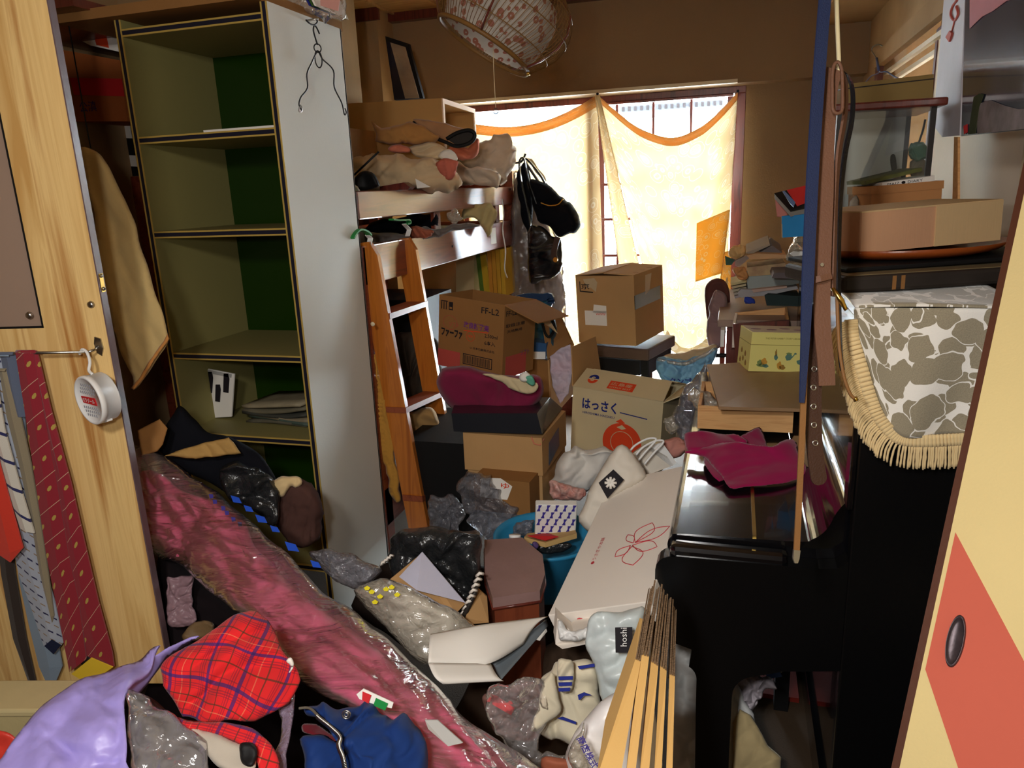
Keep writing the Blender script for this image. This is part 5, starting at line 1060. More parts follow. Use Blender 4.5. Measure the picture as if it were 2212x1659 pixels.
tube('rim', [GD(1036, 1232, 1.80), GD(1026, 1280, 1.79), GD(1000, 1335, 1.76)], .007, m_olive, pbx)
for i in range(4): tag(tube('spiral_binding', [GD(822+i*6, 1222-i*5, 1.9), GD(826+i*6, 1214-i*5, 1.89), GD(832+i*6, 1216-i*5, 1.9)], .0035, m_cream2, group='notebook coils beside the bookshelf'), 'cream notebook coil at the bookshelf foot, %s of four' % ('leftmost', 'second from left', 'third from left', 'rightmost')[i], 'coil')
soft('grey_clear_bag', 'grey translucent plastic bag heaped at the foot of the bookshelf', 'bag', [(660, 1195), (690, 1186), (740, 1186), (790, 1205), (825, 1235), (800, 1260), (760, 1276), (720, 1250), (690, 1225)], 1.85, .06, m_filmg, wr=.022, ws=14, res=.007)
# milky bag with yellow print
mb = thing('milky_bag', 'milky plastic packet with yellow prints holding a white pad', 'packet', tuple(GD(880, 1390, 1.6)))
puff('packet_film', [(765, 1275), (818, 1250), (870, 1262), (930, 1290), (985, 1320), (1020, 1350), (1045, 1385), (1010, 1405), (975, 1425), (930, 1440), (890, 1415), (840, 1365), (800, 1320)], 1.66, .05, m_filmw, mb, wr=.009, ws=14, res=.006, sm=3)
puff('white_pad', [(840, 1290), (900, 1280), (960, 1310), (982, 1340), (975, 1385), (940, 1405), (895, 1390), (850, 1340)], 1.69, .035, m_whitecloth, mb, wr=.003)
for (x, y) in ((803, 1278), (821, 1288), (834, 1272), (810, 1300), (858, 1284), (846, 1268), (793, 1270)): prism('yellow_print', [GD(x+a, y+b_, 1.605) for a, b_ in ((-7, 0), (0, -5), (7, 0), (3, 5), (-4, 5))], FW*.001, mat('yellow_ink', (226, 214, 30), rough=.5) if 'yellow_ink' not in bpy.data.materials else bpy.data.materials['yellow_ink'], mb)
# curled white poster
pw = thing('curled_poster', 'large white poster sheet curling over with a grey underside', 'poster', tuple(GD(1060, 1440, 1.6)))
mcur = [GD(*p) for p in ((930, 1370, 1.60), (1025, 1352, 1.62), (1100, 1342, 1.68), (1183, 1332, 1.74))]; medge = [GD(*p) for p in ((925, 1432, 1.50), (985, 1440, 1.53), (1060, 1432, 1.56), (1130, 1392, 1.66))]
mund = [GD(*p) for p in ((995, 1482, 1.50), (1030, 1478, 1.51), (1078, 1470, 1.535), (1145, 1392, 1.66))]
A1_, B1_ = smoothline(mcur, 6), smoothline(medge, 6)
sheet('sheet_top', lambda u, v: A1_[int(u*18)].lerp(B1_[int(u*18)], v)+UP*(.012*math.sin(v*math.pi)), 18, 8, .0015, m_paper, pw)
cr_ = [(1.0, 0)]
def curl(u, v):  # rolls down from the front edge
    a = B1_[0].lerp(GD(1060, 1434, 1.56), u); c0_ = GD(958, 1478, 1.47).lerp(GD(1088, 1471, 1.53), u)
    r_ = a.lerp(c0_, v); return r_-FW*(.018*math.sin(v*math.pi))
sheet('sheet_roll', curl, 12, 10, .0015, m_paper, pw)
sheet('sheet_underside', lambda u, v: (GD(1052, 1438, 1.56).lerp(GD(1180, 1338, 1.745), u)).lerp(GD(1078, 1474, 1.55).lerp(GD(1184, 1352, 1.75), u), v)+FW*(.05*math.sin(v*math.pi)*(1-u)), 12, 10, .0015, mat('poster_back', (110, 118, 124), rough=.35), pw)
prism('white_tab', [GD(1158, 1382, 1.70), GD(1180, 1358, 1.735), GD(1182, 1364, 1.735), GD(1166, 1384, 1.70)], FW*.002, m_paper, pw)
# ------------------------------------------------------------ upright piano along the right wall
PY0, PY1 = 1.50, 3.10; XC = .245; XF = -.135; ZK = .80
pn = thing('upright_piano', 'black lacquered upright piano with closed keyboard lid along the right wall', 'piano', (.3, 2.3, 0))
def pb6(n, *a, m=m_lacq, **k): return b6(n, *a, m, pn, local=False, **k)
# near end: one silhouette with cheek, arm and leg
def arc(cx, cz, r, a0, a1, n=8): return [(cx+r*math.cos(rad(a0+(a1-a0)*i/n)), cz+r*math.sin(rad(a0+(a1-a0)*i/n))) for i in range(n+1)]
prof_ = [(XC, ZK-.012), (.225, ZK-.03), (.19, ZK-.035)] + [(-.10, ZK-.038)] + arc(-.11, ZK-.075, .035, 80, 180, 5) + [(-.146, .64)] + arc(-.09, .60, .055, 180, 250, 4) + [(-.062, .535)] + arc(-.085, .46, .035, 60, 0, 4) + [(-.050, .40), (-.046, .05), (-.02, .0), (.012, .0), (.026, .05), (.028, .42)] + arc(.088, .43, .060, 180, 100, 6) + [(.13, .51), (XC, .53)]
for y in (PY0, PY1-.045): prism('arm_and_leg', [V((x, y, z)) for x, z in prof_], (0, .045, 0), m_lacqm, pn)
pb6('end_panel', XC, .655, PY0-.002, PY0+.03, 0, 1.30, m=m_lacqm, bev=.004); pb6('end_panel', XC, .655, PY1-.03, PY1, 0, 1.30, m=m_lacqm)
pb6('keybed', -.10, XC, PY0+.045, PY1-.045, .60, .70, m=m_lacqm, bev=.004); pb6('key_slip', XF+.012, -.10, PY0+.045, PY1-.045, .63, .765, bev=.012)
# closed fallboard with the rounded back rising to the front panel
lidp = [(XF+.02, .745), (XF+.012, .765), (XF+.02, .785), (XF+.05, .795), (.14, .80), (.18, .81), (.205, .835), (.222, .875), (.24, .90), (XC+.01, .90), (XC+.01, .72), (XF+.02, .72)]
sheet('fallboard', lambda u, v: V((smooth_lid(u)[0], PY0+.03+(PY1-PY0-.06)*v, smooth_lid(u)[1])), 40, 6, .012, m_lacq, pn) if False else None
sl = smoothline([V((x, 0, z)) for x, z in lidp[:10]], 5)
bm = bmesh.new(); rows = []
for y in (PY0+.046, PY1-.046): rows.append([bm.verts.new((p.x, y, p.z)) for p in sl+[V((XC+.01, 0, .72)), V((XF+.02, 0, .72))]])
n_ = len(rows[0])
for i in range(n_): bm.faces.new([rows[0][i], rows[1][i], rows[1][(i+1) % n_], rows[0][(i+1) % n_]])
bm.faces.new(rows[0][::-1]); bm.faces.new(rows[1])
bmesh.ops.recalc_face_normals(bm, faces=bm.faces)
vs = [v.co.copy() for v in bm.verts]; bm.verts.index_update(); fs = [[v.index for v in f.verts] for f in bm.faces]; bm.free()
mk('fallboard', vs, fs, m_lacq, pn)
pb6('cheek_block', XF+.02, .13, PY0+.003, PY0+.046, .74, .785, bev=.012); pb6('cheek_block', XF+.02, .13, PY1-.046, PY1-.003, .74, .785, bev=.012)
pb6('hinge', .058, .066, PY0+.05, PY1-.05, .798, .8035, m=m_brass, label='long brass hinge')
pb6('upper_panel', XC, .265, PY0+.03, PY1-.03, .90, 1.27); pb6('lower_panel', .26, .28, PY0+.03, PY1-.03, .05, .62); pb6('toe_rail', .25, .28, PY0+.03, PY1-.03, 0, .10)
pb6('upper_stile', XC-.012, XC, PY0, PY0+.05, .90, 1.29, bev=.004); pb6('back_panel', .64, .655, PY0+.03, PY1-.03, .02, 1.28, m=m_lacqm)
pb6('top_lid', XC-.02, .658, PY0-.02, PY1+.01, 1.285, 1.31, bev=.005); pb6('top_moulding', XC-.012, .655, PY0-.006, PY1, 1.265, 1.287)
for y in (PY0+.10, PY0+.9): tube('upper_knob', [V((XC-.001, y, 1.10)), V((XC-.012, y, 1.10))], .008, m_brass, pn, seg=12)
# bench under the keyboard
pbn = thing('piano_bench', 'black piano bench with tapered legs pushed under the keyboard', 'bench', (.02, 2.1, 0))
b6('seat', -.13, .22, 2.02, 2.50, .42, .49, m_blk, pbn, local=False, bev=.01)
for x in (-.09, .18):
    for y in (2.06, 2.46):
        s_ = .5; prism('leg', [V((x-.02, y-.02, .42)), V((x+.02, y-.02, .42)), V((x+.02, y+.02, .42)), V((x-.02, y+.02, .42))][::-1], (0, 0, -.42), m_blk, pbn)
rl = tag(b6('red_carton', .02, .235, 2.09, 2.44, 0, GY(1720, 1508, 2.09).z, m_redbrick), 'dark red carton in the shade below the keyboard', 'box')
for q in (((1697, 1399), (1706, 1407), (1706, 1425), (1698, 1438), (1685, 1450)), ((1766, 1407), (1763, 1422), (1768, 1436), (1775, 1448))):
    tag(tube('curved_wire', smoothline([GY(a, b_, 1.95) for a, b_ in q], 5), .005, m_cream, group='pale curved wires below the keyboard'), 'pale curved wire end below the keyboard, the %s one' % ('left' if q[0][0] < 1720 else 'right'), 'wire')
# magenta cloth on the lid
zl = .815
mgc = thing('wool_cloth', 'magenta woollen cloth thrown in folds over the closed keyboard lid', 'cloth', tuple(GZ(1610, 1000, .805)))
def clothz(n, pts, th, wr, **k): return puff(n, [(a, b_, z) for a, b_, z in pts], .8, th, m_maroon2, mgc, by='z', wr=wr, ws=9, sm=3, res=.007, nrm=(-.25, -.5, .85), **k)
clothz('lower_fold', [(1478, 975, .83), (1520, 985, .825), (1560, 1030, .815), (1578, 1056, .81), (1620, 1052, .812), (1680, 1046, .81), (1740, 1030, .812), (1748, 1018, .815), (1735, 990, .84), (1722, 955, .86), (1700, 948, .87), (1670, 965, .87), (1600, 960, .86), (1540, 960, .85)], .012, .012)
clothz('rear_fold', [(1480, 950, .84), (1484, 937, .85), (1510, 933, .86), (1560, 938, .85), (1600, 940, .86), (1610, 958, .85), (1560, 975, .83), (1510, 978, .83), (1484, 972, .83)], .012, .014)
puff('upper_fold', [(1520, 985, 2.06), (1545, 968, 2.10), (1592, 945, 2.13), (1632, 921, 2.17), (1644, 924, 2.18), (1655, 950, 2.12), (1660, 975, 2.06), (1654, 984, 2.05), (1638, 1000, 2.00), (1600, 1012, 1.97), (1570, 1028, 1.93), (1552, 1040, 1.90), (1530, 1012, 1.95)], 2, .010, m_maroon2, mgc, wr=.008, ws=8, sm=2, res=.007)
# wooden drawer with wrapping paper, board and yellow box
w, d, h = .275, .30, .072
t = place('wooden_tray', 'pale wooden tray box standing on the keyboard lid', 'box', (.045, 2.385, .853), (0, 0, 0), (w, d, h))
m_tray = wood('tray_pine', (206, 148, 92), (224, 172, 112), (196, 138, 84), scale=(2, 30, 30), rough=.6)
openbox(t, w, d, h, m_tray, th=.01)
tag(puff('tissue_paper', [(1535, 868), (1560, 880), (1600, 890), (1700, 892), (1704, 880), (1640, 876), (1560, 866)], 2.42, .02, m_paper, wr=.008, ws=20), 'white tissue paper lining the pale wooden tray', 'tissue')
qb = [GZ(1553, 878, .915), GZ(1822, 885, .915), V((.255, 2.72, .935)), GZ(1527, 787, .945)]
tag(mk('plywood_board', qb+[p-V((0, 0, .01)) for p in qb], [[0, 1, 2, 3], [7, 6, 5, 4], [0, 4, 5, 1], [1, 5, 6, 2], [2, 6, 7, 3], [3, 7, 4, 0]], mat('plywood_dusty', (150, 118, 84), rough=.45, var=.16, vs=9, spec=.4)), 'dusty brown board lying across the pale wooden tray', 'board')
w, d, h = .215, .13, .132
t = place('yellow_box', 'pale yellow storybook box with garden prints standing on the dusty board', 'box', (.145, 2.60, .995), (0, 3.5, 16), (w, d, h))
m_ytop = mat('yellow_box_top', (176, 150, 140), rough=.4, c2=(216, 204, 160), vs=30)
pl_('body', t, (0, 0, h/2), (w, d, h), m_yel, bev=.0015); patch(t, 'top', w, d, h, rect(.004, .004, w-.004, d-.004), m_ytop); patch(t, 'front', w, d, h, rect(0, h-.042, w, h-.0405), mat('yellow_seam', (150, 136, 70), rough=.6), 'seam'); patch(t, 'left', w, d, h, rect(0, h-.042, d, h-.0405), bpy.data.materials['yellow_seam'], 'seam')
ftext(t, 'THE PETER RABBIT STORY LIBRARY', 'front', w, d, h, .045, h-.022, .0055, bpy.data.materials['yellow_seam'], .12)
wc_g = mat('watercolour_green', (120, 140, 84), rough=.7, var=.3, vs=60); wc_t = mat('watercolour_teal', (92, 130, 116), rough=.7, var=.25, vs=60); wc_o = mat('watercolour_ochre', (198, 148, 60), rough=.7, var=.25, vs=60); wc_b = mat('watercolour_brown', (150, 116, 50), rough=.7, var=.25, vs=60)
def blob(u, v, ru, rv, m, face='front', n=12, name='garden_print', k=0): patch(t, face, w, d, h, [(u+ru*math.cos(2*math.pi*i/n)*(1+.18*math.sin(i*2.3+k)), v+rv*math.sin(2*math.pi*i/n)*(1+.18*math.cos(i*1.7+k))) for i in range(n)], m, name, th=.0005+.0002*k)
# watering can, flowerpot, plants, leaves
blob(.128, .052, .010, .014, wc_t); blob(.128, .063, .009, .003, wc_g, k=1); patch(t, 'front', w, d, h, [(.136, .050), (.146, .062), (.149, .061), (.138, .046)], wc_t, 'garden_print'); blob(.149, .063, .004, .003, wc_t, k=1)
for u, v, ru, rv, m_ in ((.040, .022, .016, .006, wc_g), (.034, .030, .008, .010, wc_g), (.048, .034, .010, .012, wc_o), (.054, .020, .010, .006, wc_t), (.086, .050, .006, .010, wc_t), (.085, .064, .003, .012, wc_b), (.100, .022, .008, .013, wc_o), (.110, .016, .010, .008, wc_b), (.170, .035, .014, .010, wc_t), (.176, .058, .012, .007, wc_g), (.186, .022, .010, .008, wc_o)): blob(u, v, ru, rv, m_, k=2)
for u, v in ((.03, .02), (.06, .03), (.09, .02), (.04, .055), (.08, .05)): blob(u, v, .008, .010, wc_b, 'left')
for u, v in ((.03, .06), (.08, .05), (.13, .07), (.17, .05)): prism('garden_print', [V((-w/2+u+.018*math.cos(i*math.pi/6), -d/2+v+.012*math.sin(i*math.pi/6), h+.0008)) for i in range(12)], (0, 0, .0004), mat('print_mauve', (140, 104, 108), rough=.5) if 'print_mauve' not in bpy.data.materials else bpy.data.materials['print_mauve'], t, local=True)
soft('white_scrap', 'white paper scrap behind the yellow box', 'paper', [(1735, 706), (1745, 700), (1756, 708), (1752, 720), (1738, 718)], 2.75, .012, m_paper, wr=.006, ws=60)
soft('blue_grey_socks', 'small grey and navy cloth below the yellow box', 'cloth', [(1708, 812), (1728, 808), (1740, 820), (1736, 838), (1722, 834), (1712, 822)], 2.45, .012, mat('sock_grey', (150, 150, 140), rough=.9), wr=.006, ws=50)

# ------------------------------------------------------------ desk beyond the piano, chair, papers
dk = thing('desk', 'dark red-brown desk with an open drawer beyond the piano', 'desk', (.2, 3.6, 0))
zd = GY(1600, 660, 3.55).z
b6('desk_top', -.06, .62, 3.16, 4.1, zd-.03, zd, mat('desk_top_grey', (150, 126, 112), rough=.5, var=.2), dk, local=False, bev=.004)
b6('side_panel', -.02, .0, 3.2, 4.05, 0, zd-.03, m_darkred, dk, local=False); b6('side_panel', .58, .6, 3.2, 4.05, 0, zd-.03, m_darkred, dk, local=False); b6('front_panel', 0, .58, 3.18, 3.2, .1, zd-.13, m_darkred, dk, local=False)
dr = thing('drawer_box', 'red-brown drawer pulled out and stacked below the papers', 'drawer', tuple(GY(1640, 800, 3.05)))
dq = [GY(1583, 700, 3.05), GY(1705, 692, 3.05), GY(1705, 800, 3.05), GY(1590, 806, 3.05)]
prism('front_board', [dq[3], dq[2], dq[1], dq[0]], (0, .018, 0), m_darkred, dr)
bq = [GY(1588, 676, 3.3), GY(1700, 664, 3.3)]
fl_, frr = dq[0]+V((0, .018, 0)), dq[1]+V((0, .018, 0))
prism('side_board', [fl_, bq[0], bq[0]-V((0, 0, .1)), fl_-V((0, 0, .1))], (.01, 0, 0), m_cream2, dr); prism('side_board', [frr, bq[1], bq[1]-V((0, 0, .1)), frr-V((0, 0, .1))], (-.008, 0, 0), m_tray, dr)
prism('back_board', [bq[0], bq[1], bq[1]-V((0, 0, .1)), bq[0]-V((0, 0, .1))], (0, .01, 0), m_tray, dr); prism('bottom_board', [fl_-V((0, 0, .09)), frr-V((0, 0, .09)), bq[1]-V((0, 0, .09)), bq[0]-V((0, 0, .09))], (0, 0, -.006), m_tray, dr)
b6('runner', -.045, -.03, 3.1, 3.16, zd-.10, zd-.03, m_white, dr, local=False)
ch = thing('desk_chair', 'chair with a brown back and a mauve cover hanging from it', 'chair', tuple(GY(1545, 790, 3.6)))
puff('backrest', [(1522, 640), (1524, 618), (1538, 604), (1556, 602), (1570, 612), (1577, 640), (1572, 690), (1545, 700), (1528, 690)], 3.65, .03, mat('chair_brown', (84, 44, 38), rough=.7), ch, by='y', wr=.002)
puff('cover', [(1540, 634), (1552, 626), (1568, 632), (1572, 655), (1566, 680), (1566, 720), (1558, 748), (1540, 754), (1528, 745), (1527, 700), (1532, 665)], 3.55, .05, fabric('mauve_cover', (140, 112, 112)), ch, by='y', wr=.012, ws=16)
tube('arm', smoothline([GY(a, b_, 3.5) for a, b_ in ((1532, 790), (1536, 772), (1548, 768), (1580, 768))], 4), .010, m_blk, ch); tube('leg', [GY(1536, 775, 3.5), GY(1528, 830, 3.5)], .010, m_steel, ch); tube('leg', [GY(1575, 770, 3.5), GY(1578, 850, 3.5)], .010, m_steel, ch)
tag(tube('chrome_tube', [GY(1528, 795, 3.16), GY(1500, 880, 2.98), GY(1494, 930, 2.93)], .008, m_steel), 'thin chrome tube leaning beside the tall clear bag', 'tube')
def slab(name, label, cat, q, y, dz, m, dy=.22, group=None, sm=True):
    """book or sheet seen from its long edge: pixel quad of the visible edge, pushed back"""
    o = prism(name, [GY(a, b_, y) for a, b_ in q][::-1], (0, dy, dz), m); tag(o, label, cat, group); return o
C_ = lambda n, c, **k: mat(n, c, rough=.75, **k)
slab('magazine', 'pale blue-grey folder lying beneath the open booklet on the desk pile', 'folder', [(1612, 598), (1720, 590), (1728, 612), (1700, 617), (1616, 626)], 3.35, .0, C_('folder_blue_grey', (150, 160, 158)))
slab('book', 'thick cream printed book on top of the blue-grey folder', 'book', [(1614, 578), (1696, 568), (1700, 590), (1616, 598)], 3.36, .0, C_('book_cream', (190, 170, 124), c2=(130, 90, 80), vs=30))
slab('magazine', 'long brown envelope lying over the thick cream book', 'envelope', [(1608, 552), (1640, 548), (1698, 550), (1700, 558), (1640, 560), (1606, 560)], 3.34, .0, C_('envelope_tan', (190, 150, 108)))
slab('book', 'grey hardback tilted on top of the paper pile', 'book', [(1640, 546), (1668, 530), (1690, 546), (1680, 551)], 3.42, .02, C_('book_grey', (110, 100, 98)))
slab('notebook', 'thin notebook leaning to the left of the tilted hardback', 'notebook', [(1612, 546), (1662, 526), (1664, 530), (1620, 550)], 3.40, .02, C_('note_grey', (150, 136, 120)))
slab('magazine', 'grey magazine sloping down at the left of the desk pile', 'magazine', [(1588, 566), (1612, 552), (1618, 558), (1596, 578), (1588, 574)], 3.33, 0, C_('mag_grey', (140, 124, 116)))
soft('paper_bag_scrap', 'crumpled tan paper bag at the top left of the desk pile', 'paper bag', [(1576, 540), (1590, 531), (1608, 528), (1614, 542), (1606, 556), (1592, 560), (1576, 556)], 3.42, .03, C_('tan_bag', (206, 166, 110)), by='y', wr=.012, ws=24)
soft('orange_paper', 'orange-brown wrapping paper bundled at the left of the desk pile', 'paper', [(1580, 584), (1594, 574), (1608, 580), (1614, 600), (1604, 608), (1594, 602)], 3.3, .03, C_('orange_paper', (196, 138, 84)), by='y', wr=.014, ws=24)
tag(prism('green_tag', [GY(1566, 553, 3.3), GY(1588, 562, 3.3), GY(1580, 573, 3.3), GY(1568, 573, 3.3)][::-1], (0, .01, 0), C_('dark_green', (54, 84, 70))), 'dark green card sticking out left of the desk pile', 'card')
slab('magazine', 'slanting silver-grey magazine near the bottom of the desk pile', 'magazine', [(1592, 634), (1600, 625), (1628, 626), (1660, 628), (1722, 618), (1724, 624), (1660, 638), (1600, 643)], 3.32, 0, C_('mag_silver', (160, 158, 160)))
slab('magazine', 'pinkish pages showing under the blue-grey folder', 'magazine', [(1624, 626), (1700, 618), (1700, 622), (1628, 632)], 3.31, 0, C_('pages_pink', (190, 160, 146)))
slab('book', 'dark green boxed book at the foot of the desk pile', 'book', [(1652, 640), (1660, 636), (1728, 640), (1728, 662), (1656, 660)], 3.28, 0, C_('book_dkgreen', (36, 52, 52)), dy=.18)
slab('magazine', 'thin grey case jutting out beneath the blue strap', 'case', [(1668, 598), (1672, 590), (1735, 588), (1735, 602), (1668, 601)], 3.1, 0, C_('case_grey', (96, 86, 88)))
for i in range(5): slab('paper_stack', 'yellowing sheet at the left end of the desk pile, %s of five' % ('topmost', 'second from top', 'middle', 'fourth from top', 'lowest')[i], 'paper', [(1578+i*2, 612+i*7), (1612, 606+i*7), (1612, 610+i*7), (1580+i*2, 617+i*7)], 3.36, 0, C_('sheet_%d' % i, (190-i*8, 176-i*6, 130+i*6)), group='yellowed sheets at the left end of the desk pile')
soft('blue_trinket', 'small bright blue bundle below the desk pile', 'bundle', [(1606, 646), (1618, 642), (1630, 648), (1628, 656), (1612, 656)], 3.2, .012, C_('bright_blue', (40, 60, 150)), by='y', wr=.008, ws=60)
soft('lace_bag', 'whitish plastic bag hanging down behind the blue strap', 'bag', [(1716, 506), (1738, 510), (1742, 560), (1738, 590), (1720, 588), (1700, 568), (1696, 552), (1708, 525)], 3.15, .04, m_filmw, by='y', wr=.02, ws=22)
tag(prism('silver_spoon', [GY(1706, 548, 3.0), GY(1714, 543, 3.0), GY(1740, 546, 3.0), GY(1740, 554, 3.0), GY(1716, 556, 3.0)][::-1], (0, .01, 0), m_steel), 'dark metal lid edge glinting behind the blue strap', 'lid')
# shelf of games: dark red comics case and blue box
gb = thing('game_box', 'black box lid with a red printed scene tilted on the blue box', 'box', tuple(GY(1710, 470, 3.0)))
prism('lid_top', [GY(1673, 417, 3.0), GY(1745, 400, 3.15), GY(1745, 448, 3.0), GY(1708, 456, 2.9)][::-1], (0, 0, -.01), m_blk, gb)
prism('lid_rim', [GY(1673, 419, 2.99), GY(1708, 458, 2.89), GY(1745, 450, 2.99), GY(1745, 461, 2.99), GY(1708, 468, 2.89), GY(1674, 430, 2.99)][::-1], (0, .01, 0), C_('rim_grey', (150, 146, 140)), gb)
prism('red_print', [GY(1700, 412, 2.98), GY(1742, 402, 3.08), GY(1742, 438, 2.97), GY(1722, 446, 2.9)][::-1], (0, -.004, .003), m_inkred, gb)
prism('dagger_print', [GY(1690, 414, 2.96), GY(1694, 413, 2.96), GY(1718, 438, 2.88), (GY(1714, 448, 2.87)), GY(1706, 440, 2.88)][::-1], (0, -.004, .002), m_steelblue, gb)
soft('pink_booklet', 'pinkish booklet hanging below the tilted black lid', 'booklet', [(1673, 422), (1690, 440), (1700, 456), (1702, 470), (1678, 468)], 3.02, .006, C_('pink_booklet', (190, 120, 110)), by='y', wr=.002, sm=1)
t = place('blue_box', 'bright blue lidded box below the tilted black box lid', 'box', tuple(GY(1738, 486, 2.95)), (0, -4, -18), (.13, .1, .075)); w, d, h = .13, .1, .075
openbox(t, w, d, h, C_('sky_blue_card', (40, 130, 190)), top=True); pl_('lid', t, (0, 0, h-.012), (w+.004, d+.004, .028), bpy.data.materials['sky_blue_card']); patch(t, 'left', w+.004, d, h, rect(0, 0, d, h), m_cream2, 'pale_side')
tag(b6('shelf_stack', .30, .62, 3.12, 3.5, zd, 1.31, C_('stack_brown', (90, 66, 48))), 'brown cabinet block between the desk pile and the right wall', 'cabinet')

# ------------------------------------------------------------ on top of the piano
tcz = 1.311
m_fr = NB('velour_pebbles'); uv0 = m_fr.co('UV', (1, 1, 1)); nz_ = m_fr.n('TexNoise', {'Vector': uv0, 'Scale': 22., 'Detail': 1.}); uvv = m_fr.n('VectorMath', {0: uv0, 1: m_fr.n('VectorMath', {0: nz_.outputs['Color'], 'Scale': .035}, operation='SCALE').outputs[0]}, operation='ADD').outputs[0]; vo = m_fr.n('TexVoronoi', {'Vector': uvv, 'Scale': 12.5, 'Randomness': .75}); uv2 = m_fr.n('VectorMath', {0: uvv, 1: (3.37, 5.13, 0)}, operation='ADD').outputs[0]
vo2 = m_fr.n('TexVoronoi', {'Vector': uv2, 'Scale': 14.5, 'Randomness': .8}); da, db_ = vo.outputs['Distance'], vo2.outputs['Distance']
ca_, cb_ = m_fr.ma('LESS_THAN', da, .50), m_fr.ma('LESS_THAN', db_, .47); ring_ = m_fr.ma('LESS_THAN', m_fr.ma('ABSOLUTE', m_fr.ma('SUBTRACT', da, .515)), .017)
rr_ = m_fr.ma('MULTIPLY', m_fr.ma('MAXIMUM', ca_, cb_), m_fr.ma('SUBTRACT', 1.0, ring_))
sp_ = m_fr.noise(m_fr.co('UV', (300, 300, 1), (0, 0, .8)), 1, 2)
cc_ = m_fr.mix(rr_, lin((232, 228, 220)), m_fr.mix(sp_, lin((118, 108, 88)), lin((166, 156, 132)))); m_fr.p(col=cc_, rough=.95, sheen=.4, nor=m_fr.bump(sp_, .3, .002)); m_velour = m_fr.m
pc_ = thing('piano_cover', 'taupe pebble patterned velour cover with a cream bullion fringe draped over the piano end', 'cover', (.45, PY0-.03, 1.0))
# hanging half: outline in the plane just before the near end
YH = PY0-.035
HL = smoothline([GY(a, b_, YH) for a, b_ in ((1846, 690), (1850, 730), (1868, 790), (1886, 850), (1905, 895), (1935, 930), (1960, 940))]+[GY(a, b_, YH) for a, b_ in ((2010, 941), (2060, 938), (2110, 936), (2200, 934))], 5)
yt = V((0, 0, 1))
def drape(u, v):
    x = u*(len(HL)-1); i = min(int(x), len(HL)-2); b0 = HL[i].lerp(HL[i+1], x-i); top = V((b0.x+.0, PY0-.025, tcz+.004)) if b0.x > GY(1846, 690, YH).x+.001 else V((b0.x, PY0-.025, tcz+.004))
    p = top.lerp(b0, v); p.y = YH+.02*(1-v)*.5 + .010*math.sin(b0.x*48+v*2)*v - .006*v
    return p
sheet('velour_drape', drape, 70, 30, .004, m_velour, pc_, uvs=(.52, .36))
sheet('velour_top', lambda u, v: V((HL[0].x+(HL[-1].x-HL[0].x)*u, PY0-.03+.62*v, tcz+.006+.003*math.sin(v*9+u*4))), 20, 20, .004, m_velour, pc_, uvs=(.52, .5))
off_ = [p+V((0, -.008, 0)) for p in HL]
nb_ = []
for i, p in enumerate(off_):
    a = off_[max(i-1, 0)]; b_ = off_[min(i+1, len(off_)-1)]; tg = (b_-a).normalized(); nn_ = V((0, -1, 0)).cross(tg); nn_ = nn_ if nn_.z < 0 or (abs(nn_.z) < .3 and nn_.x < 0) else -nn_; nb_.append(nn_.normalized())
sheet('fringe_heading', lambda u, v: (lambda x, i: off_[i].lerp(off_[i+1], x-i) + nb_[i].lerp(nb_[i+1], x-i)*(.022*v-.004) + V((0, -.002*math.sin(u*400), 0)))(u*(len(off_)-1), min(int(u*(len(off_)-1)), len(off_)-2)), 260, 3, .006, m_fringe, pc_, label='braided cream heading of the fringe')
cum = [0]
for i in range(1, len(off_)): cum.append(cum[-1]+(off_[i]-off_[i-1]).length)
NS = 112
for k in range(NS):
    s_ = cum[-1]*(k+.5)/NS; i = max(j for j in range(len(cum)) if cum[j] <= s_); i = min(i, len(off_)-2); f_ = (s_-cum[i])/max(cum[i+1]-cum[i], 1e-6)
    b0 = off_[i].lerp(off_[i+1], f_); nn_ = nb_[i].lerp(nb_[i+1], f_).normalized(); st_ = b0+nn_*.016
    L_ = .046+random.uniform(-.003, .003); pts = []
    for q in range(7):
        tq_ = q/6; dr_ = (nn_*(1-tq_)+V((0, 0, -1))*tq_*1.2).normalized(); pts.append((pts[-1] if pts else st_) + (dr_*L_/6 if pts else V((0, 0, 0))) + V((random.uniform(-.0006, .0006), random.uniform(-.0006, .0006), 0)))
    tube('fringe_strand', pts, [.0021, .0024, .0021, .0024, .0021, .0024, .0019], m_fringe, pc_, seg=5)
# black cases, lacquer tray, beige box
def slab2(name, label, cat, c, rot, dim, m, bev=.004): o = bx(name, (0, 0, 0), dim, m, None, bev=bev, loc=(0, 0, 0)); o.location = c; o.rotation_euler = [rad(a) for a in rot]; tag(o, label, cat); return o
m_olv2 = m_olive
bcs = place('black_case', 'flat dusty black case with tape marks lying on the piano cover', 'case', (.385, 1.84, 1.3395), (0, -.8, 19), (.47, .30, .034)); bx('case_body', (0, 0, .017), (.47, .30, .034), m_olive, bcs, bev=.008)
bx('dusty_top', (0, 0, .0345), (.45, .28, .002), m_dust, bcs)
for x in (-.13, -.112): bx('tape_mark', (x, -.1505, .017), (.008, .001, .028), m_tanlea, bcs)
bc2 = place('thin_black_tray', 'thin dark lacquer tray lying under the brown tray', 'tray', (.39, 1.89, 1.366), (0, -1.5, 20), (.46, .29, .010)); bx('tray_body', (0, 0, .005), (.46, .29, .010), m_blk, bc2, bev=.003)
lt = thing('lacquer_tray', 'round red-brown lacquer tray under the beige box', 'tray', (.375, 1.93, 1.372), (0, -2, 0))
lathe('tray_body', [(0, 0), (.16, 0), (.19, .008), (.212, .024), (.206, .024), (.184, .011), (.152, .005), (0, .005)], m_brownpl, lt, seg=56, local=True)
w, d, h = .335, .21, .086
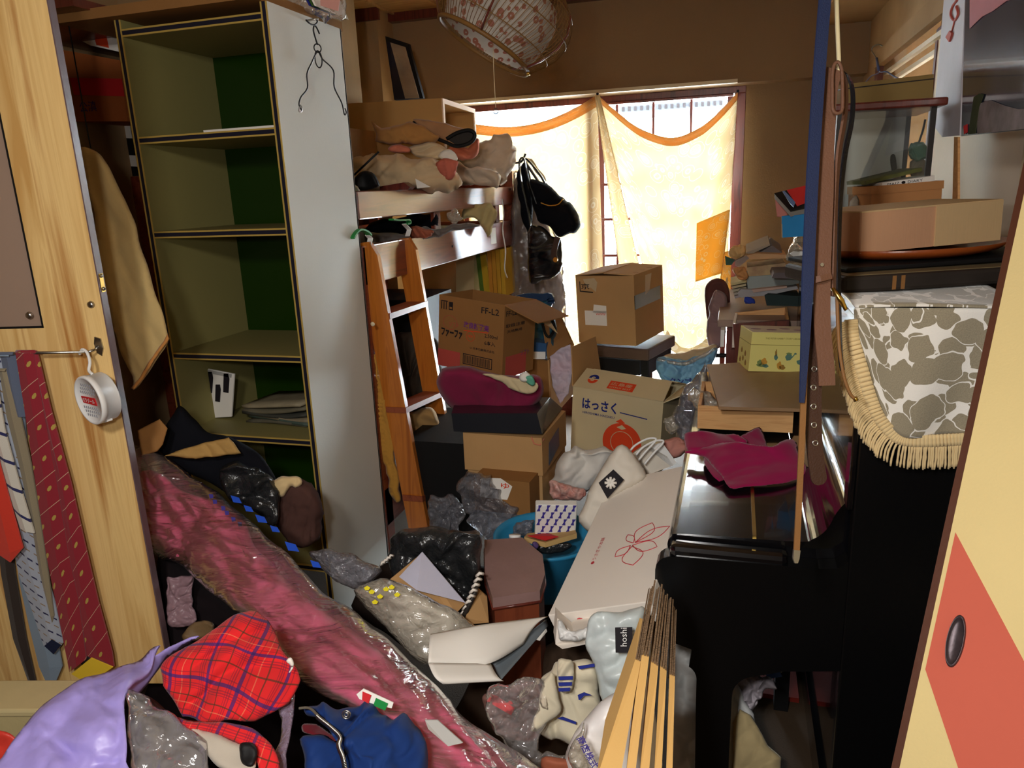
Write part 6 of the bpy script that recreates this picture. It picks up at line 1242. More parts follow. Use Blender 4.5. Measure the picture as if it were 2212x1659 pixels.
t = place('beige_box', 'long shallow beige cardboard box with a lid, shaded by the hanging belts', 'box', (.362, 1.925, 1.436), (-.3, -2.1, 26), (w, d, h))
tag(b6('cardboard_box', .28, .55, 2.12, 2.40, 1.325, 1.438, m_card2), 'low brown carton on the piano carrying the kraft box', 'box')
m_bg = cardboard('beige_card', (196, 166, 122)); m_bg2 = cardboard('beige_card_pink', (190, 146, 112)); openbox(t, w, d, h, m_bg2, top=True); patch(t, 'front', w, d, h, rect(w*.52, 0, w, h), m_bg, 'lid_front', th=.004); bx('lid', (0, 0, h+.001), (w+.002, d+.002, .003), m_bg, t)
ob2 = tag(puff('plastic_token', [(2072, 436), (2078, 430), (2094, 432), (2090, 438)], 1.8, .006, m_paper, wr=0), 'small white cap lying on the long beige box', 'cap')
t = place('kraft_box', 'lidded brown kraft box inside reach of the glass case', 'box', tuple(GD(1930, 429, 2.16)), (0, -2.5, 18), (.20, .14, .078)); w, d, h = .20, .14, .078
m_kb = cardboard('kraft_orange', (186, 132, 84)); openbox(t, w, d, h, m_kb, top=True); bx('lid', (0, 0, h-.008), (w+.006, d+.006, .022), m_kb, t)
bks = place('book', 'white-spined book lying on the kraft box', 'book', tuple(GD(1938, 393, 2.15)), (0, -5, 18), (.15, .12, .014)); bx('cover', (0, 0, .007), (.15, .12, .014), m_paper, bks); text('lettering', 'MAIZ ● DIARY', V((-.06, -.0606, .003)), (1, 0, 0), (0, 0, 1), .008, m_ink, bks, w=.10)
bk2 = place('book', 'dark green magazine tilted on the white-spined book', 'book', tuple(GD(1908, 381, 2.16)), (0, -11, 18), (.16, .12, .010)); bx('cover', (0, 0, .005), (.16, .12, .010), C_('mag_dkgreen', (56, 66, 46), c2=(120, 120, 60), vs=30), bk2)
soft('bottle_cluster', 'small white and dark bottles left of the kraft box', 'bottles', [(1842, 425), (1852, 420), (1856, 440), (1858, 468), (1836, 470), (1838, 445)], 2.1, .02, C_('bottle_white', (190, 180, 160), c2=(60, 50, 50), vs=50), wr=.006, ws=40)
soft('teal_cloth', 'teal cloth under the small bottles', 'cloth', [(1818, 474), (1850, 466), (1866, 470), (1862, 480), (1818, 484)], 2.1, .01, C_('teal_cl', (80, 130, 110)), wr=.004, ws=40)
# glass display case
gc = thing('display_case', 'glass display case with a dark wooden roof standing on the piano', 'display case', (.45, 2.65, 1.31))
y0_, y1_ = 2.45, 2.80
tl_, tr_, br_ = GY(1805, 246, y0_), GY(2020, 222, y0_), GY(2020, 470, y0_)
x0_, x1_ = GY(1805, 300, y0_).x, GY(2018, 300, y0_).x; zt3 = GY(1930, 236, y0_).z
b6('roof', x0_-.03, x1_+.02, y0_-.03, y1_, zt3, zt3+.022, m_darkred, gc, local=False, bev=.005)
b6('base', x0_-.01, x1_+.01, y0_-.01, y1_, 1.312, 1.36, m_darkred, gc, local=False)
for x in (x0_, x1_-.014): 
    for y in (y0_, y1_-.014): b6('corner_post', x, x+.014, y, y+.014, 1.36, zt3, m_olive, gc, local=False)
b6('back_mirror', x0_+.014, x1_-.014, y1_-.012, y1_-.006, 1.36, zt3, mat('mirror_reflection_pale', (196, 192, 184), rough=.35, metal=.3, bump=0, var=.08, vs=4), gc, local=False)  # pale base colour stands in for light reflected by the mirror
b6('glass_pane', x0_+.014, x1_-.014, y0_+.004, y0_+.007, 1.36, zt3, m_glass, gc, local=False); b6('glass_pane', x0_+.004, x0_+.007, y0_+.014, y1_-.014, 1.36, zt3, m_glass, gc, local=False)
pl2 = thing('plant_reflection', 'small round green plant reflection built solid inside the glass case', 'plant', tuple(GY(1980, 400, 2.62)))  # reflection of a plant in the glass, modelled as a solid
puff('foliage', [(1962, 330), (1966, 312), (1980, 305), (1996, 310), (2004, 326), (1998, 342), (1980, 350), (1966, 342)], 2.62, .03, C_('moss_green', (84, 120, 96), var=.3), pl2, by='y', wr=.012, ws=40); puff('pot', [(1966, 350), (1998, 346), (1994, 385), (1972, 388)], 2.62, .02, C_('pot_taupe', (120, 106, 84)), pl2, by='y', wr=.004)
tube('twig', [GY(1985, 308, 2.62), GY(1994, 280, 2.62), GY(1999, 258, 2.62)], .003, m_olive, pl2)
soft('dark_figurine', 'small dark box-shaped ornament inside the glass case', 'ornament', [(1924, 338), (1934, 335), (1938, 360), (1934, 372), (1926, 370)], 2.6, .015, m_blk, by='y', wr=.002)
t = place('shallow_box', 'olive brown box lying on the roof of the glass case', 'box', tuple(GY(1898, 206, 2.60)), (0, -3.5, 12), (.26, .12, .075)); openbox(t, .26, .12, .075, cardboard('olive_card', (140, 116, 70)), top=True); bx('lid_edge', (0, 0, .062), (.263, .123, .003), m_olive, t)
hg2 = thing('wire_hanger', 'blue wire coat hanger hooked on the right wall rail', 'hanger', tuple(GX(1900, 190, .62)))
m_bw = mat('blue_wire', (90, 104, 150), rough=.35, bump=0)
tube('hook', smoothline([GX(a, b_, .62) for a, b_ in ((1905, 99), (1896, 96), (1885, 102), (1884, 112), (1892, 124), (1895, 140))], 5), .003, m_steel, hg2)
tube('shoulder', smoothline([GX(a, b_, .62) for a, b_ in ((1895, 125), (1899, 150), (1897, 158), (1880, 166), (1862, 188))], 5), .003, m_bw, hg2); tube('shoulder', smoothline([GX(a, b_, .62) for a, b_ in ((1893, 130), (1900, 154), (1915, 155), (1935, 167), (1957, 175))], 5), .003, m_bw, hg2); tube('twist', [GX(1894, 126, .61), GX(1898, 152, .61)], .006, m_bw, hg2)
# posters on the right side
def wpl(name, pts, x, m, parent=None, th=-.006, **k): return prism(name, [GX(a, b_, x) for a, b_ in pts], (th, 0, 0), m, parent, **k)
sc = thing('paper_scroll', 'long pale hanging paper with a red cord ornament printed on it', 'scroll', tuple(GX(2060, 292, .60)))
wpl('paper', [(2046, -30), (2090, -30), (2078, 292), (2040, 296), (2020, 270)], .60, mat('scroll_pale', (196, 192, 200), rough=.6), sc)
m_rd = C_('faded_red', (186, 90, 80)); tube('cord_print', smoothline([GX(a, b_, .592) for a, b_ in ((2068, 0), (2058, 14), (2054, 32), (2062, 44), (2070, 30), (2066, 14))], 5), .004, m_rd, sc); wpl('tassel_print', [(2055, 66), (2060, 72), (2054, 90), (2047, 80)], .594, m_rd, sc); tube('cord_print', [GX(2062, 44, .592), GX(2056, 68, .592)], .002, m_rd, sc)
mtnc = NB('dusk_mountain_print'); g_ = mtnc.co('Object'); n1 = mtnc.noise(g_, 3.2, 6, .8); col = mtnc.ramp(n1, [(.3, lin((30, 34, 50))), (.5, lin((62, 66, 84))), (.62, lin((92, 92, 108))), (.75, lin((60, 62, 80)))]); mtnc.p(col=col, rough=.16, spec=.6, coat=.4)
ps2 = thing('mountain_poster', 'glossy poster of a dark mountain at pink dusk above the piano', 'poster', tuple(GX(2150, 290, .56)))
wpl('poster_sheet', [(2092, -40), (2400, -60), (2400, 262), (2082, 294)], .56, mtnc.m, ps2); wpl('pink_sky', [(2096, -40), (2400, -60), (2400, 0), (2212, -10), (2175, 2), (2145, 24), (2122, 36), (2095, 62)], .5525, C_('pink_sky', (196, 112, 116)), ps2, th=-.001)
wpl('pale_foreground', [(2110, 226), (2140, 216), (2170, 228), (2200, 236), (2300, 232), (2400, 222), (2400, 259), (2112, 289)], .5525, C_('pale_lake', (150, 142, 148), c2=(70, 62, 60), vs=22), ps2, th=-.001)
wpl('grass_print', [(2104, 210), (2116, 202), (2126, 204), (2116, 232), (2108, 288), (2092, 290)], .552, C_('grass_olive', (60, 70, 44), var=.4, vs=50), ps2, th=-.001); wpl('red_mark', [(2082, 272), (2090, 268), (2090, 286), (2083, 290)], .552, m_inkred, ps2, th=-.001)
wpl('stick', [(2066, 296), (2074, 296), (2074, 440), (2062, 440)], .60, m_tray, None) and tag(bpy.data.objects[-1] if False else [o for o in bpy.data.objects if o.name.startswith('stick')][0], 'thin wooden lath standing against the right wall below the scroll', 'lath')

# ------------------------------------------------------------ leaning sliding door panel at the right edge
fa, fb = GD(2216, 400, 1.28), GD(1943, 1659, 1.10); fdir = (fb-fa).normalized()
f0 = fa-fdir*.6; f1 = fb+fdir*.75
nF = (V((-.55, -.83, 0))); nF = (nF-fdir*nF.dot(fdir)).normalized(); wF = nF.cross(fdir).normalized(); wF = wF if wF.dot(RT) > 0 else -wF
fs_ = thing('fusuma_panel', 'leaning cream paper sliding panel with a broad salmon diagonal and a round finger pull', 'door', tuple(f1))
WF = .62
prism('core', [f0, f0+wF*WF, f1+wF*WF, f1], -nF*.018, m_fus, fs_)
prism('edge_frame', [f0-wF*.011, f0, f1, f1-wF*.011], -nF*.024, m_fusedge, fs_, label='brown edge lath')
def fg(px, py, off=.0006): return GP(px, py, f1+nF*off, nF)
hits = [fg(2082, 1135), fg(2000, 1445), fg(2068, 1660), fg(2300, 2300), fg(2500, 1800), fg(2212, 1425), fg(2114, 1235)]
# the band runs down from the frame edge; two parallel borders
e_up0, e_up1 = fg(2064, 1150), fg(2212, 1428); e_lo0, e_lo1 = fg(1999, 1446), fg(2070, 1659)
du_ = (e_up1-e_up0).normalized(); dl_ = (e_lo1-e_lo0).normalized()
prism('salmon_band', [e_up0, e_up0+du_*.62, e_lo0+dl_*.55, e_lo0], -nF*-.0006, m_salm, fs_)
pcn = fg(2065, 1385, .002); upd = fdir
vs_ = []
for i in range(32):
    a = 2*math.pi*i/32; vs_.append((a))
mpull = M.Translation(pcn) @ M((( wF.x, fdir.x, nF.x, 0), (wF.y, fdir.y, nF.y, 0), (wF.z, fdir.z, nF.z, 0), (0, 0, 0, 1)))
RP = abs((fg(2065, 1328)-fg(2065, 1445)).length)/2; RW = abs((fg(2047, 1385)-fg(2084, 1385)).length)/2
lathe('finger_pull', [(1, -.001), (1.0, .004), (.95, .006), (.88, .0045), (.80, .002), (.70, .0008), (0, .0006)], mat('aged_pull', (78, 68, 72), rough=.4, metal=.5, var=.5, vs=60), fs_, seg=40, mat=mpull @ M.Diagonal((RW, RP, 1, 1)))

# ------------------------------------------------------------ belts hanging from a string
DB = 1.22
def g1(px, py, d=DB): return GD(px, py, d)
hkp = g1(1808, 160)
tag(tube('hanging_string', [g1(1806, -40), g1(1809, 60), g1(1812, 130), g1(1811, 165), g1(1809, 176)], .0035, m_string), 'cream string from the ceiling holding the belts', 'string')
bl1 = thing('belt', 'navy blue leather strap hanging straight down at the front', 'belt', tuple(g1(1735, 1210)), group='belts hanging from the string')
strap('strap', smoothline([g1(a, b_, 1.18) for a, b_ in ((1785, -40), (1770, 150), (1758, 330), (1752, 440), (1745, 600), (1738, 760), (1730, 900), (1727, 960))], 4), [.022]*1+[.0215]*12+[.021]*8+[.016]*8, .003, RT*.95+FW*.3, m_navylea, bl1) if False else None
pp = smoothline([g1(a, b_, 1.18) for a, b_ in ((1785, -40), (1770, 150), (1758, 330), (1752, 440), (1745, 600), (1738, 760), (1732, 870))], 4)
ww_ = [.022 if i < 16 else .022-.014*(i-16)/(len(pp)-17) for i in range(len(pp))]
strap('strap', pp, ww_, .003, RT*.95+FW*.3, m_navylea, bl1)
b2_ = thing('belt', 'slim tan belt ending in a small metal tip over the keyboard lid', 'belt', tuple(g1(1720, 1214)), group='belts hanging from the string')
strap('strap', smoothline([g1(a, b_, 1.19) for a, b_ in ((1742, 700), (1736, 850), (1732, 950), (1726, 1080), (1720, 1200))], 5), .0095, .003, RT, m_tanlea, b2_); strap('metal_tip', [g1(1721, 1188, 1.19), g1(1719, 1206, 1.19), g1(1719, 1216, 1.19)], [.0105, .010, .005], .005, RT, m_steel, b2_)
b3 = thing('belt', 'wide brown leather belt folded over the string with a keeper loop', 'belt', tuple(g1(1785, 835)), group='belts hanging from the string')
strap('front_strap', smoothline([g1(a, b_, 1.215) for a, b_ in ((1802, 150), (1790, 200), (1784, 300), (1782, 420), (1778, 520), (1776, 600), (1776, 700), (1784, 790), (1786, 833))], 5), .027, .0035, RT, m_brownlea, b3)
tube('buckle_frame', smoothline([g1(a, b_, 1.20) for a, b_ in ((1809, 134), (1818, 150), (1820, 200), (1818, 240), (1800, 240), (1798, 200), (1799, 150))], 4, True), .0030, m_brownlea, b3, closed=True)
strap('rear_strap', smoothline([g1(a, b_, 1.235) for a, b_ in ((1806, 150), (1824, 165), (1826, 240), (1812, 330), (1806, 420), (1802, 560), (1800, 640))], 5), .020, .004, RT*.6+FW*.8, m_brownlea, b3)
strap('keeper_loop', [g1(1755, 606, 1.205), g1(1772, 602, 1.20), g1(1795, 596, 1.205)], .010, .004, UP, m_brownlea, b3)
for (x, y) in ((1775, 572),): disc('stud', g1(x, y, 1.21), -FW, .003, .002, m_steel, b3, seg=12)
b4 = thing('belt', 'dark brown belt with metal eyelets and a rounded end', 'belt', tuple(g1(1765, 1045)), group='belts hanging from the string')
strap('strap', smoothline([g1(a, b_, 1.225) for a, b_ in ((1768, 660), (1760, 760), (1757, 860), (1758, 940), (1762, 990), (1768, 1030), (1772, 1047))], 5), [.026]*26+[.025, .023, .019, .014, .008], .004, RT, m_darklea, b4)
for q in ((1759, 797), (1757, 837), (1757, 878), (1758, 918), (1761, 957)): ring('eyelet', g1(*q, 1.222), -FW, .0042, .0013, m_steel, b4, seg=16)
b5 = thing('belt', 'thin glossy black belt looped behind the brown one', 'belt', tuple(g1(1810, 600)), group='belts hanging from the string')
strap('strap', smoothline([g1(a, b_, 1.245) for a, b_ in ((1812, 150), (1832, 165), (1842, 200), (1840, 260), (1826, 330), (1816, 420), (1812, 520), (1812, 640), (1815, 760), (1820, 800))], 5), .014, .003, RT*.7+FW*.7, m_blackleather, b5)
tube('brass_snap', [g1(1798, 622, 1.22), g1(1816, 648, 1.22), g1(1828, 670, 1.22)], [.003, .005, .003], m_brass, b5)
b6_ = thing('cord', 'thin tan leather cord swinging beside the fringe', 'cord', tuple(g1(1845, 862)))
tube('cord_line', smoothline([g1(a, b_, 1.24) for a, b_ in ((1808, 640), (1812, 740), (1822, 810), (1836, 850), (1848, 862))], 5), .003, m_tanlea, b6_); tube('tip', [g1(1846, 858, 1.24), g1(1850, 866, 1.24)], .004, m_brass, b6_)
# cardboard sheets in front
gcs = [([(1402, 1262), (1416, 1268), (1372, 1500), (1340, 1690), (1284, 1690), (1330, 1470)], 1.10), ([(1412, 1270), (1428, 1266), (1430, 1300), (1406, 1420), (1374, 1690), (1350, 1690), (1382, 1420)], 1.12), ([(1426, 1272), (1444, 1280), (1430, 1400), (1404, 1690), (1382, 1690), (1404, 1440)], 1.14), ([(1438, 1284), (1452, 1292), (1444, 1440), (1430, 1690), (1410, 1690), (1424, 1440)], 1.16), ([(1450, 1302), (1462, 1310), (1462, 1450), (1452, 1690), (1438, 1690), (1448, 1460)], 1.18)]
m_crd = cardboard('sheet_tan', (214, 172, 106)); m_cut = mat('cardboard_cut_edge', (120, 96, 72), rough=.95, var=.4, vs=120, bump=.8, bs=300)
wl = [8, 10, 6, 7, 6]
labs = ['widest folded cardboard sheet at the left of the bundle standing by the piano leg', 'second folded cardboard sheet from the left, tallest of the bundle', 'third folded cardboard sheet from the left in the bundle', 'fourth folded cardboard sheet from the left in the bundle', 'rightmost folded cardboard sheet of the bundle by the piano leg']
brk = [(1372, 1440), (1394, 1420), (1414, 1440), (1432, 1450), (1452, 1460)]
lft = [((1400, 1264), (1372, 1425), (1286, 1690)), ((1413, 1260), (1384, 1415), (1350, 1690)), ((1428, 1272), (1406, 1430), (1380, 1690)), ((1440, 1284), (1426, 1440), (1412, 1690)), ((1452, 1302), (1446, 1458), (1438, 1690))]
rgt = [((1412, 1264), (1384, 1430), (1338, 1690)), ((1426, 1262), (1402, 1420), (1370, 1690)), ((1440, 1276), (1422, 1440), (1400, 1690)), ((1451, 1288), (1440, 1450), (1428, 1690)), ((1462, 1306), (1458, 1462), (1452, 1690))]
for i in range(5):
    d0 = 1.13+i*.012; L_, R2 = lft[i], rgt[i]
    cs = thing('cardboard_sheet', labs[i], 'cardboard', tuple(GD(R2[2][0], R2[2][1], d0)), group='flattened cartons standing by the piano leg')
    q = [GD(*L_[1], d0), GD(*R2[1], d0), GD(*R2[2], d0-.16), GD(*L_[2], d0-.16)]
    prism('fold_face', q, FW*.03+V((0, .10, 0)), m_crd, cs)
    tp = [GD(*L_[0], d0+.15), GD(*R2[0], d0+.15), GD(*R2[1], d0+.001), GD(*L_[1], d0+.001)]
    for k in range(3):
        a0, a1 = k/3+.02, (k+1)/3-.03; jz = random.uniform(-.012, .012); jd = random.uniform(0, .02)
        qq = [tp[0].lerp(tp[1], a0)+UP*jz, tp[0].lerp(tp[1], a1)+UP*(jz+random.uniform(-.004, .004)), tp[3].lerp(tp[2], a1)+V((0, 0, .002)), tp[3].lerp(tp[2], a0)]
        prism('cut_ply', qq, FW*.02+V((0, .02, -.03)), m_cut, cs)
# ------------------------------------------------------------ long white gift box beside the piano
w, d, h = .245, .60, .075
t = place('long_white_box', 'long white gift box with a red flower line drawing leaning beside the piano', 'box', (-.225, 1.745, .655), (9, -20, -8), (w, d, h))
openbox(t, w, d, h, m_cream2, top=True); bx('lid', (0, 0, h-.018), (w+.008, d+.008, .040), m_cream2, t, bev=.002)
m_rl = mat('red_line', (196, 60, 70), rough=.7, bump=0); zt4 = h+.0025
def petal(cx, cy, L, wd_, an_, n=14):
    pts = []
    for i in range(n*2+1):
        tt = i/(n*2); s_ = math.sin(tt*math.pi); x = L*(1-abs(2*tt-1)); y = wd_*math.sin(2*math.pi*tt)*(.6+.4*s_)
        pts.append(V((cx+x*math.cos(an_)-y*math.sin(an_), cy+x*math.sin(an_)+y*math.cos(an_), zt4)))
    return pts
for (cx, cy, L, wd_, a) in ((.035, -.06, .085, .030, 70), (.035, -.06, .095, .026, 30), (.03, -.07, .075, .024, -20), (.03, -.075, .085, .03, -75), (.025, -.07, .05, .018, -130), (.03, -.06, .05, .012, 120)):
    tube('flower_line', petal(cx, cy, L, wd_, rad(a)), .0011, m_rl, t, seg=4, local=True)
text('lettering', '●うさぎや本舗', V((-.060, -.125, zt4)), (0, 1, 0), (-1, 0, 0), .011, m_rl, t, w=.115)
patch(t, 'front', w+.01, d+.01, h, [(.075+.01*math.cos(i*math.pi/6), .05+.01*math.sin(i*math.pi/6)) for i in range(12)], m_rl, 'round_mark')
text('lettering', 'S2', V((-w/2+.03, -d/2-.0055, .018)), (1, 0, 0), (0, 0, 1), .010, m_rl, t)
pb2 = thing('paper_box_under', 'crushed white paper box under the end of the long gift box', 'box', tuple(GD(1270, 1390, 1.55)))
prism('side', [GD(1204, 1335, 1.62), GD(1240, 1370, 1.58), GD(1300, 1340, 1.62), GD(1300, 1385, 1.6), GD(1215, 1402, 1.58), GD(1200, 1392, 1.6)], FW*.08, m_cream2, pb2)
puff('crumple', [(1203, 1345), (1215, 1340), (1235, 1362), (1290, 1352), (1285, 1378), (1215, 1385)], 1.57, .02, m_whitebag, pb2, wr=.008, ws=40)
# white bags and clothing around the piano leg
gy = thing('grey_mailer', 'pale grey plastic mailer bag with a black label standing against the cardboard', 'bag', tuple(GD(1340, 1560, 1.40)))
puff('bag_body', [(1271, 1345), (1282, 1325), (1310, 1320), (1350, 1318), (1400, 1320), (1400, 1500), (1360, 1540), (1300, 1520), (1290, 1460), (1272, 1400)], 1.48, .05, m_greybag, gy, wr=.02, ws=9, res=.007, sm=3)
prism('label', [GD(1329, 1356, 1.405), GD(1366, 1355, 1.405), GD(1366, 1410, 1.40), GD(1330, 1410, 1.40)], FW*.002, m_ink, gy); text('lettering', 'hoshi', GD(1354, 1396, 1.395), UP, -RT, .012, m_white, gy, w=.035, local=False)
sh = thing('striped_shirt', 'cream sports shirt with navy stripes crumpled on the floor', 'shirt', tuple(GD(1230, 1560, 1.4)))
m_sh = fabric('cream_jersey', (214, 204, 178)); m_stb = mat('navy_stripe', (36, 48, 136), rough=.8, bump=0)
puff('body', [(1170, 1470), (1195, 1450), (1205, 1430), (1225, 1425), (1262, 1420), (1290, 1440), (1296, 1480), (1290, 1540), (1270, 1590), (1230, 1600), (1160, 1570), (1148, 1560), (1185, 1510), (1180, 1490)], 1.52, .04, m_sh, sh, wr=.022, ws=13, res=.006)
puff('sleeve', [(1205, 1430), (1225, 1424), (1240, 1436), (1238, 1490), (1208, 1492)], 1.46, .018, m_sh, sh, wr=.008, ws=18); puff('collar', [(1148, 1565), (1168, 1500), (1180, 1455), (1192, 1452), (1206, 1490), (1212, 1526), (1180, 1566), (1150, 1580)], 1.45, .018, m_sh, sh, wr=.012, ws=18)
for (y, x0, x1) in ((1462, 1206, 1238), (1475, 1206, 1236), (1487, 1206, 1232)): prism('stripe', [GD(x0, y, 1.438), GD(x1, y-1, 1.438), GD(x1-1, y+6, 1.438), GD(x0+1, y+7, 1.438)], FW*.002, m_stb, sh)
for q in (((1248, 1440), (1284, 1434), (1285, 1440), (1252, 1446)), ((1204, 1552), (1216, 1549), (1245, 1560), (1244, 1565), (1218, 1556)), ((1248, 1502), (1262, 1496), (1278, 1502), (1262, 1503), (1253, 1512), (1250, 1512))): prism('stripe', [GD(a, b_, 1.46) for a, b_ in q], FW*.002, m_stb, sh)
wb2 = thing('white_sack', 'large white plastic sack with a printed company name at the bottom edge', 'sack', tuple(GD(1290, 1680, 1.1)))
puff('sack_body', [(1238, 1690), (1222, 1640), (1240, 1590), (1262, 1555), (1300, 1510), (1345, 1480), (1400, 1460), (1420, 1700), (1300, 1730)], 1.32, .09, plastic('sack_white', (232, 228, 226), rough=.4, bs=12, bump=.3), wb2, wr=.014, ws=7, res=.008)
puff('sack_hem', [(1232, 1650), (1228, 1630), (1244, 1588), (1262, 1560), (1258, 1590), (1262, 1620), (1278, 1660), (1285, 1690), (1250, 1690)], 1.25, .01, m_filmw, wb2, wr=.006, ws=40); 
tdir = (GD(1295, 1675, 1.2)-GD(1252, 1592, 1.2)).normalized(); tup = FW.cross(tdir).normalized()*-1
text('lettering', '商店株式会社', GD(1244, 1596, 1.2), tdir, tup if tup.dot(RT) > 0 else -tup, .014, mat('ink_indigo', (70, 60, 140), rough=.7), wb2, w=.085, local=False, bold=.02)
soft('white_bin_bag', 'big white crinkled plastic bag behind the piano leg', 'bag', [(1455, 1380), (1475, 1368), (1510, 1400), (1560, 1440), (1600, 1480), (1630, 1560), (1640, 1640), (1600, 1700), (1450, 1700)], 1.90, .06, plastic('bag_white2', (232, 234, 234), rough=.4, bs=16, bump=.25), wr=.02, ws=10, res=.009)
soft('khaki_bag', 'folded khaki paper bag under the keyboard behind the piano leg', 'bag', [(1585, 1560), (1600, 1530), (1622, 1545), (1660, 1610), (1688, 1640), (1690, 1700), (1580, 1700)], 1.86, .03, fabric('khaki_paper', (190, 170, 126)), wr=.008, ws=10, sm=1)
soft('satin_cloth', 'shiny pale cloth bunched under the keyboard', 'cloth', [(1583, 1456), (1612, 1448), (1640, 1455), (1672, 1480), (1675, 1492), (1655, 1490), (1640, 1525), (1620, 1545), (1600, 1520), (1584, 1500)], 1.92, .035, mat('satin_grey', (176, 168, 176), rough=.3), wr=.02, ws=22)
soft('cream_bundle', 'cream cloth bundle in the shade under the keyboard', 'bundle', [(1583, 1430), (1592, 1405), (1615, 1396), (1632, 1410), (1645, 1445), (1610, 1452), (1584, 1455)], 1.98, .03, fabric('bundle_cream', (170, 158, 120)), wr=.012, ws=24)
tag(prism('blue_board', [GD(1614, 1394, 2.0), GD(1660, 1392, 2.0), GD(1690, 1462, 1.95), GD(1660, 1466, 1.95)], FW*.012, m_steelblue), 'pale blue plastic board under the keyboard', 'board')
soft('floor_packets', 'red and clear plastic packets on the floor beside the pink package', 'packets', [(1045, 1510), (1070, 1490), (1130, 1470), (1175, 1478), (1180, 1510), (1160, 1560), (1165, 1600), (1110, 1600), (1060, 1560)], 1.55, .03, mat('packet_brown', (120, 96, 84), rough=.3, c2=(110, 50, 54), vs=14, bump=.5, bs=30), wr=.02, ws=18)
tag(prism('red_packet', [GD(1056, 1500, 1.46), GD(1072, 1504, 1.46), (GD(1112, 1530, 1.45)), GD(1104, 1545, 1.44), GD(1064, 1522, 1.45)], FW*.004, m_inkred), 'bright red printed label on the plastic packets beside the pink package', 'label')
soft('clear_floor_film', 'clear film sheet covering the red and brown packets', 'film', [(1040, 1500), (1075, 1478), (1140, 1462), (1182, 1476), (1186, 1540), (1160, 1610), (1220, 1625), (1225, 1660), (1140, 1660), (1080, 1590)], 1.44, .02, m_film, wr=.014, ws=22)
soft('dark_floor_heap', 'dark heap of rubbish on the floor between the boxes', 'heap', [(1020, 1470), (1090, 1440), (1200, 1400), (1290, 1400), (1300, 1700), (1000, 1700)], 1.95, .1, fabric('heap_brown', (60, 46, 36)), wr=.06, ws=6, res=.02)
soft('shade_heap', 'dark filler heap giving the shade under the bed ladder and brown stool', 'heap', [(880, 1200), (1000, 1220), (1180, 1260), (1230, 1330), (1180, 1420), (900, 1400), (760, 1300)], 2.35, .1, fabric('heap_dark2', (40, 32, 28)), wr=.05, ws=6, res=.02)  # dark body painting the shade behind the black bag
soft('orange_box_scrap', 'orange-brown scrap at the bottom edge beside the pink package', 'scrap', [(1170, 1640), (1220, 1635), (1240, 1660), (1240, 1700), (1180, 1700)], 1.3, .02, mat('rust_scrap', (150, 84, 60), rough=.7), wr=.006)

# ------------------------------------------------------------ rolled pink quilt in a clear package
pk_ = thing('quilt_package', 'rolled bright pink quilt in a long clear plastic package lying diagonally', 'package', tuple(GD(760, 1400, 1.45)))
qo = [(300, 960, 2.02), (400, 1020, 1.98), (500, 1080, 1.90), (600, 1180, 1.76), (700, 1270, 1.62), (800, 1340, 1.52), (900, 1440, 1.42), (1000, 1530, 1.34), (1100, 1610, 1.27), (1230, 1720, 1.18), (900, 1720, 1.15), (860, 1600, 1.24), (720, 1520, 1.34), (640, 1450, 1.44), (560, 1370, 1.56), (470, 1290, 1.72), (400, 1230, 1.86), (310, 1180, 2.0), (285, 1080, 2.04)]
qi = [(310, 1020, 2.05), (400, 1050, 2.0), (500, 1110, 1.92), (600, 1220, 1.78), (700, 1310, 1.64), (790, 1380, 1.54), (880, 1470, 1.44), (980, 1555, 1.36), (1090, 1640, 1.28), (1200, 1720, 1.21), (930, 1720, 1.18), (870, 1600, 1.27), (740, 1510, 1.37), (650, 1430, 1.47), (560, 1360, 1.59), (470, 1280, 1.75), (400, 1215, 1.89), (310, 1150, 2.03)]
puff('quilt_roll', qi, 1.5, .070, m_pink, pk_, wr=.03, ws=5.5, res=.012, an=(1, 2.2, -.75), back=.8)
puff('clear_wrapper', qo, 1.5, .118, m_filmq, pk_, wr=.022, ws=9, res=.010, an=(.7, 2.4, -.72), back=.9)
def gq(px, py, d): return GD(px, py, d)
m_bprint = mat('film_blue_print', (24, 70, 180), rough=.4, bump=0)
for (x, y, d_, s_) in ((508, 1078, 1.66, 1), (535, 1098, 1.64, .9), (562, 1120, 1.62, 1.1), (592, 1142, 1.58, .9), (628, 1180, 1.55, 1.3), (680, 1218, 1.50, 1)):
    prism('blue_print', [gq(x-10*s_, y-8*s_, d_+.08), gq(x+8*s_, y-3*s_, d_+.08), gq(x+14*s_, y+9*s_, d_+.08), gq(x-4*s_, y+7*s_, d_+.08)], FW*.001, m_bprint, pk_)
for (x, y) in ((456, 1072), (464, 1084), (482, 1098), (490, 1108), (504, 1122), (518, 1132)): prism('character_print', [gq(x-5, y-5, 1.78), gq(x+4, y-4, 1.78), gq(x+5, y+4, 1.78), gq(x-3, y+5, 1.78)], FW*.001, mat('film_violet_print', (60, 50, 130), rough=.4) if 'film_violet_print' not in bpy.data.materials else bpy.data.materials['film_violet_print'], pk_)
tgp = [(770, 1500), (785, 1488), (850, 1518), (846, 1530), (810, 1522), (776, 1510)]
prism('product_card', [gq(a, b_, 1.21) for a, b_ in tgp], FW*.002, m_paper, pk_); prism('red_patch', [gq(783, 1494, 1.207), gq(802, 1502, 1.207), gq(796, 1520, 1.207), gq(782, 1512, 1.207)], FW*.001, m_inkred, pk_); prism('green_patch', [gq(812, 1508, 1.207), gq(838, 1520, 1.207), gq(832, 1535, 1.207), gq(806, 1524, 1.207)], FW*.001, m_clip, pk_)
prism('grey_card', [gq(918, 1556, 1.17), gq(945, 1556, 1.17), gq(1000, 1605, 1.15), gq(968, 1612, 1.15), gq(925, 1575, 1.16)], FW*.003, m_paperg, pk_)
